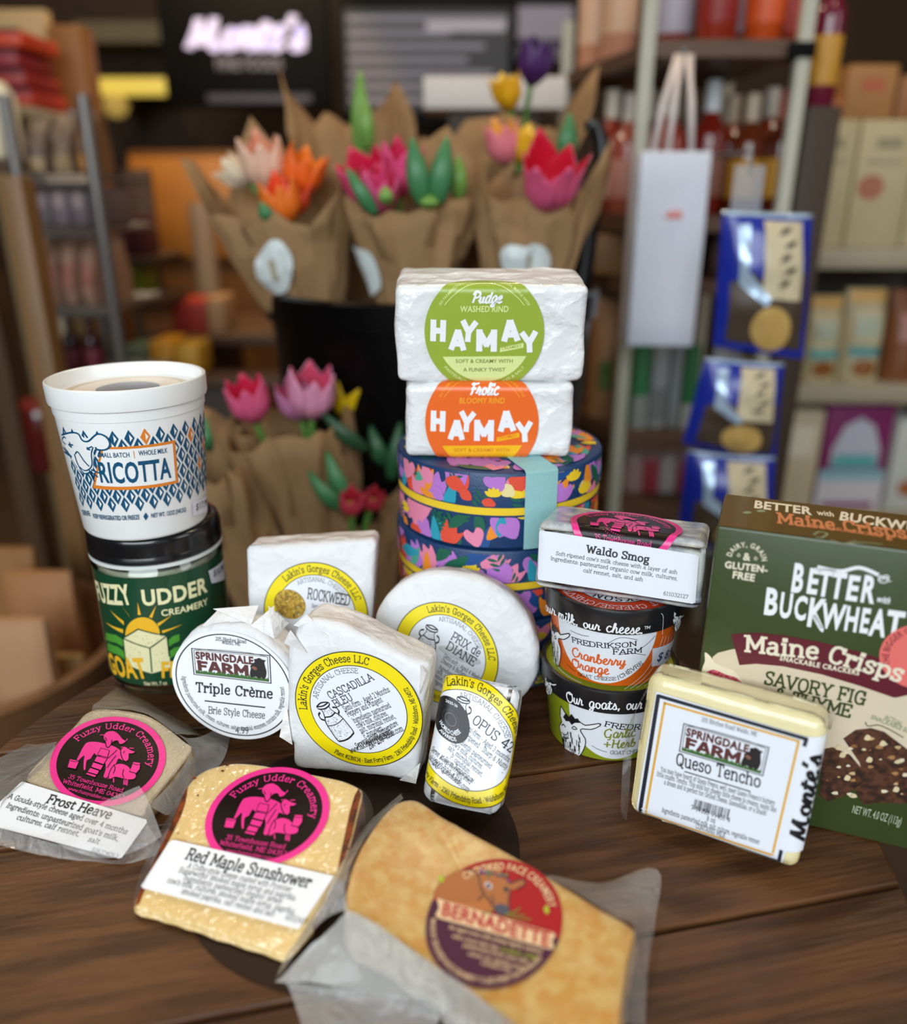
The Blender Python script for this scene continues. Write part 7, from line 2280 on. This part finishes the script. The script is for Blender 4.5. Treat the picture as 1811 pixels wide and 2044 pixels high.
# ------------------------------------------------------------------ cream shelving at the right edge
Yh = 1.6
SHC = M('a59a82', 0.5, 0.06)
zs = [at(1700, py, Yh).z for py in (494, 764, 1018)]
xs0, xs1 = at(1535, 700, Yh).x, at(1990, 700, Yh).x
t = thing('cream_shelving', 'cream shelving unit stocked with boxes and pouches at the right edge', 'shelving', ((xs0 + xs1) / 2, Yh, 0))
for z in zs:
    bevbox('shelf', (xs0, Yh - .02, z - .038), (xs1, Yh + .32, z), SHC, .003, t)
bevbox('back_panel', (xs0, Yh + .32, 0), (xs1, Yh + .34, zs[0] + .02), M('4f473c', 0.6), .003, t)
for x in (xs0 + .01, xs1 - .02):
    bevbox('upright', (x, Yh + .28, 0), (x + .02, Yh + .319, zs[0] + .2), SHC, .003, t)
CB = 'b7aa84'
for k, (rect, oc, lab) in enumerate((((1596, 238, 1700, 494), '8a6a1e', 'cream box with olive oval on the upper cream shelf'), ((1704, 238, 1816, 494), 'a5664e', 'cream box with pinkish oval on the upper cream shelf'), ((1820, 238, 1930, 494), '9a7a4a', 'cream box cut by the right edge on the upper cream shelf'))):
    carton('cereal_box', lab, 'box', rect, Yh, .1, CB, [(ngon(.32, .48, .24, .10, 20), M(oc, 0.5, 0.1)), (RC(.3, .78, .75, .86), M('8f8768', 0.5)), (RC(.2, .66, .8, .70), M('a0967a', 0.5))], 'cream boxes on the upper shelf', zs[0] + .0005)
ztb = rectpx(1596, 238, 1700, 494, Yh)[3]
for k, (rect, c, lab) in enumerate((((1690, 128, 1790, 238), 'a5743e', 'taller tan box lying on top of the cream boxes'), ((1630, 196, 1686, 238), 'a3602c', 'low orange box lying on top of the cream boxes'), ((1794, 150, 1880, 238), '96643a', 'brown box at the edge on top of the cream boxes'))):
    carton('snack_box', lab, 'box', rect, Yh + .01, .08, c, [(RC(.3, .5, .75, .75), M('b05a34', 0.5))], 'boxes on top of the cream boxes', ztb + .001)
PB = [(RC(.1, .28, .9, .40), M('5f9a98', 0.5)), (ngon(.5, .16, .3, .1, 16), M('8a5214', 0.5)), (RC(.05, .86, .95, .99), M('d9a860', 0.5)), (RC(.2, .5, .8, .72), M('a8b09a', 0.5))]
for k, (rect, c, lab) in enumerate((((1560, 600, 1612, 764), 'b3a27e', 'cream pouch behind the snack bags on the middle cream shelf'), ((1616, 594, 1690, 764), 'b9ab84', 'cream pouch with teal band, second on the middle cream shelf'), ((1696, 580, 1776, 764), 'bdaf8a', 'cream pouch with teal band, third on the middle cream shelf'), ((1786, 582, 1860, 764), '7d4a26', 'brown pouch at the right edge of the middle cream shelf'))):
    pouch('grain_pouch', lab, 'pouch', rect, Yh, .09, c, PB if k < 3 else [(RC(.2, .45, .8, .75), M('a5766a', 0.5))], 'pouches on the middle shelf', zs[1] + .0005, k)
PUR = '7a1858'
carton('cream_packet', 'cream packet left of the purple box on the lower cream shelf', 'packet', (1556, 820, 1634, 1018), Yh, .08, 'c2b394', [(RC(.2, .55, .8, .85), M('d9cfb8', 0.5))], None, zs[2] + .0005)
carton('purple_box', 'purple box with white dome print on the lower cream shelf', 'box', (1640, 812, 1772, 1018), Yh, .09, PUR, [([(.14, .42), (.86, .42), (.86, .6), (.72, .82), (.5, .9), (.28, .82), (.14, .6)], M('b9bcc8', 0.5)), ([(.14, .42), (.86, .42), (.80, .55), (.2, .55)], M('5fa8a8', 0.5)), (RC(0, 0, 1, .38), M('c9c4c8', 0.5)), (RC(.02, .3, .98, .40), M('86b4bc', 0.5)), (RC(.1, 0.02, .9, .08), M(PUR, .5))], None, zs[2] + .0005)
carton('white_carton', 'white carton with orange spot at the right edge of the lower cream shelf', 'carton', (1780, 838, 1880, 1018), Yh, .09, 'c3c4be', [(ngon(.5, .25, .3, .1, 16), M('a5643a', 0.5)), (RC(.3, .7, .7, .84), M('77874a', 0.5))], None, zs[2] + .0005)

# ------------------------------------------------------------------ flower buckets and kraft-wrapped bouquets
KR = M('91704a', 0.8, 0.08, 8, 0.25, 30, dist=.003)
KR2 = M('836542', 0.8, 0.08, 8, 0.25, 30, dist=.003)
STEM, LEAFG, LEAF2 = M('5c8a3c', 0.5, 0.1), M('3f7a4a', 0.45, 0.15, 20), M('6f9a44', 0.45, 0.15, 20)
mpp = lambda Y: Y * .97 / FPX


def bouquet(lab, A, B, rr, drop, rise, seed, tips=((90, .25), (200, .2), (330, .2)), mat=None, name='flower_bouquet'):
    a0, b0 = at(*A), at(*B)
    t = thing(name, lab, 'bouquet', a0, 'kraft wrapped tulip bouquets')
    ax = b0 - a0
    L = ax.length
    ax.normalize()
    s = Vector((1, 0, 0))
    s = (s - ax * s.dot(ax)).normalized()
    f = ax.cross(s) * -1
    if f.y > 0:
        f = -f
    rm = rr * mpp(B[2])

    def S(th, tt):
        c, sn = math.cos(th), math.sin(th)          # c along s (right), sn along f (towards the viewer)
        ln = 1 - drop * max(0, sn) ** .8 + rise * max(0, -sn)
        for d, k in tips:
            ln += k * max(0, 1 - abs((th - R(d) + PI) % (2 * PI) - PI) / .5)
        r = .022 + (rm - .022) * (tt * ln) ** .85
        p = a0 + ax * (L * tt * ln) + (s * c + f * sn * .8) * r
        k = noise.noise_vector(Vector((c * 3.0 + seed, sn * 3.0, tt * 3)))
        return p + k * (.020 * tt)
    n, m = 36, 8
    rows = [[S(2 * PI * i / n, j / m) for i in range(n)] for j in range(m + 1)]
    mb = MB()
    mb.grid(rows, mat or KR, True)
    mb.build('paper_wrap', t, angle=14, solid=.0008)
    def S2(th, tt):
        x, y = (th / (2 * PI) * n) % n, min(tt * m, m - 1e-6)
        i, j = int(x), int(y)
        fx, fy, k = x - i, y - j, (int(x) + 1) % n
        return (rows[j][i] * (1 - fx) + rows[j][k] * fx) * (1 - fy) + (rows[j + 1][i] * (1 - fx) + rows[j + 1][k] * fx) * fy
    t_ = dict(S=S2, a0=a0, t=t, f=f, s=s, ax=ax)
    return t_


def bloom(bq, px, py, Y, size, col, inner, lean=(0, -1), open_=0.5, streak=None, stem=True, pet=6, face=.25):
    """tulip: six cupped petals around a pistil, on a stem that runs down into the wrap."""
    c = at(px, py, Y)
    k = mpp(Y)
    h = size * k
    ax = Vector((lean[0], -face, -lean[1])).normalized()
    s = ax.orthogonal().normalized()
    w = ax.cross(s)
    base = c - ax * h * .5
    col = M(col, 0.45, 0.12, 25, sub=.1)
    inn = M(inner, 0.45, 0.12, 25)
    mb = MB()
    rn = random.Random(int(px * 7 + py))
    for q in range(pet):
        a0 = 2 * PI * q / pet + rn.uniform(-.1, .1)
        outer = q % 2
        rows = []
        hh = h * (1.0 if outer else .93) * rn.uniform(.94, 1.06)
        for i in range(9):
            v = i / 8
            prof = math.sin(min(1, v * 1.9 + .06) * PI * .5)
            rad = h * (.06 + .37 * prof * (1 - .30 * v * v * (1 - open_)) + open_ * .12 * v ** 3) * (1 if outer else .90)
            wid = (.42 + .30 * min(1, v * 2.5)) * (1 - .72 * max(0, (v - .5) / .5) ** 2.6)
            row = []
            for j in range(7):
                u = (j - 3) / 3
                th = a0 + u * wid
                rr_ = rad * (1 - .06 * u * u)
                row.append(base + ax * (hh * v - .13 * h * u * u * v * v) + (s * math.cos(th) + w * math.sin(th)) * rr_)
            rows.append(row)
        mb.grid(rows, col)
    o = mb.build('tulip_bloom', bq['t'], angle=180, solid=.0009)
    o.data.materials.append(inn)
    md = o.modifiers['thickness']
    md.material_offset = 1
    if stem:
        tgt = bq['a0'] + bq['ax'] * .02
        pts = [base + ax * .004, base - ax * h * .8 + (tgt - base) * .08, base.lerp(tgt, .6), tgt]
        MB().tube(pts, .0035, STEM, 8).build('stem', o)
        MB().lathe([(0, 0), (.004, 0), (.005, h * .3), (.007, h * .36), (0, h * .4)], M('b9b04a', 0.5), tuple(base + ax * .002), 10, tuple(ax)).build('pistil', o)
    return o


def leaf(bq, p0, p1, Y, wpx, mat=None, bend=.01, Y1=None):
    a, b = at(*p0, Y), at(*p1, Y1 or Y)
    d = (b - a)
    s = Vector((d.z, 0, -d.x)).normalized()
    w = wpx * mpp(Y) / 2
    rows = []
    for i in range(11):
        v = i / 10
        ww = w * math.sin(PI * (.08 + .9 * v)) ** .8 * (1.05 - .4 * v) + .0004
        c = a + d * v + Vector((0, -bend * math.sin(v * PI), 0))
        rows.append([c + s * ww * u + Vector((0, -.35 * ww * (1 - u * u), 0)) for u in (-1, -.5, 0, .5, 1)])
    return MB().grid(rows, mat or LEAFG).build('leaf', bq['t'], angle=180, solid=.0008)


def sticker(bq, th, tt, w, h):
    """oval seal stuck on the paper, following it."""
    S = bq['S']
    c = S(th, tt)
    du = (S(th + .3, tt) - S(th - .3, tt)).length / .6
    dv = (S(th, tt + .1) - S(th, tt - .1)).length / .2

    def F(u, v, d):
        p = S(th + u / du, tt + v / dv)
        n_ = (S(th + .25, tt) - S(th - .25, tt)).cross(S(th, tt + .08) - S(th, tt - .08)).normalized()
        if n_.dot(CAM - p) < 0:
            n_ = -n_
        return p + n_ * (d + .0012)
    a = Art(F, .006, 5e-4, .0035)
    a.disc(0, 0, w / 2, M('d3dbd9', 0.4, 0.02), 0, h / 2, 36)
    a.poly([(-.003, -.012), (.002, -.011), (.003, .010), (-.001, .012), (-.004, .004)], M('a9a184', 0.5), 2)
    return a.build('seal_sticker', bq['t'])


def bucket(lab, c, r, z0, z1):
    t = thing('flower_bucket', lab, 'bucket', (c[0], c[1], z0))
    BB = M('050506', 0.3, 0.1, 20, coat=.15, spec=.2)
    MB().lathe([(0, z0), (r * .84, z0), (r * .85, z0 + .004), (r * .97, z1 - .03), (r, z1 - .028), (r * 1.01, z1), (r * .985, z1 + .003), (r * .96, z1 - .01), (r * .82, z0 + .01), (0, z0 + .008)], BB, (c[0], c[1], 0), 56).build('bucket_body', t)
    return t


bc = at(862, 590, 1.0)
zr = at(862, 615, .80).z
B1 = bucket('tall black flower bucket holding the upper kraft bouquets', (bc.x, 1.0), .196, zr - .36, zr)
hb = [at(1150, 600, 1.0), at(1163, 545, .99), at(1176, 470, .98), (at(1190, 390, .98)), at(1203, 320, .98), at(1198, 275, .985), at(1182, 245, .99), at(1174, 262, 1.0)]
mb = MB()
hb2 = catmull([(p.x, p.z) for p in hb], 6)
rows = [[Vector((x - .011 * (1 - .5 * i / len(hb2)), .985, z)), Vector((x, .978, z + .002)), Vector((x + .011 * (1 - .5 * i / len(hb2)), .985, z))] for i, (x, z) in enumerate(hb2)]
mb.grid(rows, M('101013', 0.35), flip=False)
mb.build('handle', B1, angle=180, solid=.004)
t = thing('wood_stand', 'dark wooden stand under the tall black flower bucket', 'stand', (bc.x, 1.03, 0))
zs_ = zr - .36
bevbox('stand_top', (bc.x - .19, .835, zs_ - .03), (bc.x + .19, 1.18, zs_ - .0005), M('33231a', 0.6, 0.2, 9), .004, t)
for x in (bc.x - .19, bc.x + .15):
    for y in (.98, 1.13):
        bevbox('stand_leg', (x, y, 0), (x + .04, y + .04, zs_ - .03), M('33231a', 0.6, 0.2, 9), .004, t)

up = []
b4 = bouquet('big brown kraft bouquet at the back left with pointed paper tips', (735, 640, 1.12), (715, 300, 1.16), 122, .12, .22, 4, ((200, .46), (240, .12), (300, .32)))
leaf(b4, (722, 320), (720, 140), 1.10, 38, LEAF2)
leaf(b4, (735, 300), (728, 190), 1.09, 34, LEAF2)
b5 = bouquet('kraft bouquet at the back right with yellow and purple tulips', (1000, 640, 1.12), (1005, 300, 1.14), 130, .1, .20, 9, ((270, .1), (350, .44)))
bloom(b5, 1068, 122, 1.12, 80, '4a2460', '3a1a50', (.15, -1), .35)
bloom(b5, 1012, 185, 1.06, 62, 'e0a512', 'f0c030', (-.3, -1), .7, pet=8)
bloom(b5, 1004, 285, 1.00, 80, 'e07a84', 'e8a040', (-.25, -1), .5)
bloom(b5, 1048, 290, 1.0, 64, 'e0a812', 'f0c030', (.3, -1), .8, pet=8)
leaf(b5, (1125, 330), (1138, 225), 1.0, 42)
b1 = bouquet('kraft bouquet at the front left with cream and orange tulips, oval seal', (632, 690, .93), (560, 385, .93), 150, .16, .16, 2, ((180, .28), (250, .38), (20, .15)))
sticker(b1, R(103), .66, .046, .054)
bloom(b1, 525, 325, 0.93, 100, 'e2b9a0', 'd98a6a', (-.1, -1), .5)
bloom(b1, 470, 345, 0.94, 66, 'e0cdb0', 'd9b48a', (-.8, -.6), .5)
bloom(b1, 605, 345, 0.93, 92, 'e8641a', 'f0801a', (.4, -1), .55)
bloom(b1, 560, 400, 0.89, 92, 'e8721f', 'e84a20', (-.15, -1), .4)
bloom(b1, 585, 395, 0.91, 76, 'e04a28', 'e8641a', (.3, -1), .4)
leaf(b1, (545, 445), (522, 400), 0.88, 30)
b2 = bouquet('kraft bouquet in the middle with deep pink tulips and upright leaves', (835, 700, .92), (815, 400, .92), 122, .06, .30, 7, ((150, .08), (300, .2), (30, .05)))
sticker(b2, R(160), .55, .045, .055)
bloom(b2, 735, 365, 0.91, 110, 'e0457a', 'd01c44', (-.35, -1), .7, face=.6)
bloom(b2, 800, 340, 0.93, 96, 'd8447c', 'c8204c', (.1, -1), .5)
bloom(b2, 755, 385, 0.90, 92, 'dc5a8a', 'd01c44', (.2, -1), .5, face=.4)
leaf(b2, (845, 412), (822, 275), 0.88, 48)
leaf(b2, (872, 412), (893, 272), 0.88, 48)
leaf(b2, (752, 430), (692, 335), 0.87, 30)
leaf(b2, (775, 410), (768, 372), 0.87, 30, LEAF2)
leaf(b2, (915, 400), (915, 310), 0.90, 36, LEAF2)
leaf(b2, (858, 418), (858, 388), 0.87, 40, LEAF2)
b3 = bouquet('kraft bouquet at the right with a wide open pink tulip, oval seal', (1035, 700, .93), (1065, 385, .94), 118, .06, .10, 12, ((20, .34), (160, .22), (250, .10)))
sticker(b3, R(92), .60, .058, .05)
bloom(b3, 1100, 362, 0.89, 128, 'dc5a84', 'c8102e', (.05, -1), .85, face=.62)

# lower bucket and bouquets
lc = at(640, 1180, .84)
B2 = bucket('lower black flower bucket behind the table, hidden by lower bouquets', (lc.x + .01, .80), .12, .26, .545)
t = thing('wood_crate_stand', 'wooden crate under the lower black flower bucket', 'crate', (lc.x + .01, .80, 0))
bevbox('crate_body', (lc.x - .13, .68, 0), (lc.x + .15, .93, .2595), M('4a3422', 0.6, 0.2, 9), .004, t)
b7 = bouquet('lower kraft bouquet at the right with dark leaves and tall paper', (740, 1260, .80), (705, 900, .85), 118, .42, .26, 21, ((60, .05), (300, .36), (330, .3)), KR2)
leaf(b7, (735, 900), (642, 822), .80, 38, M('24482c', 0.45, 0.1))
leaf(b7, (700, 1010), (652, 900), .78, 44)
leaf(b7, (690, 1020), (615, 940), .77, 40)
leaf(b7, (780, 960), (800, 840), .82, 36, M('2c5a38', 0.45, 0.1))
leaf(b7, (770, 930), (740, 850), .82, 40, M('2c5a38', 0.45, 0.1))
bloom(b7, 702, 1005, .76, 64, 'c23a4e', 'b01c34', (.1, -1), .5)
bloom(b7, 745, 1000, .77, 56, 'b03040', 'a01828', (.4, -1), .5)
b6 = bouquet('lower kraft bouquet in the middle with pink and yellow tulips', (660, 1250, .82), (580, 850, .82), 134, .0, .06, 16, ((190, .05), (80, .03), (290, .05)))
bloom(b6, 498, 800, 0.81, 102, 'd85a84', 'c81c40', (-.15, -1), .55)
bloom(b6, 622, 785, 0.81, 118, 'd98fae', 'd0486a', (.1, -1), .45)
bloom(b6, 590, 800, 0.82, 90, 'b8749c', 'c0486a', (-.2, -1), .45)
bloom(b6, 700, 795, 0.85, 98, 'd9b40a', 'e0c020', (.3, -1), .5)
b8 = bouquet('lower kraft bouquet at the left, its paper behind the ricotta tub', (560, 1290, .78), (428, 930, .78), 92, .02, .12, 25, ((120, .1), (260, .15)))
leaf(b8, (418, 900), (412, 835), .74, 36)
p = at(985, 215, 1.35)
zt = at(985, 218, 1.5).z
t = thing('white_carton', 'white cardboard tray behind the upper bouquets', 'carton', (at(985, 215, 1.5).x, 1.5, 0))
X0, X1, Z0, Z1 = rectpx(845, 152, 1132, 218, 1.5)
bevbox('carton', (X0, 1.5, Z0), (X1, 1.6, Z1), M('d9cfc6', 0.5, 0.05), .004, t)
bevbox('carton_stand', (X0 + .04, 1.52, 0), (X1 - .04, 1.58, Z0 - .0003), M('3a2a1c', 0.6), .004, t)

bpy.data.objects.remove(_fo)
bpy.data.curves.remove(_ft)
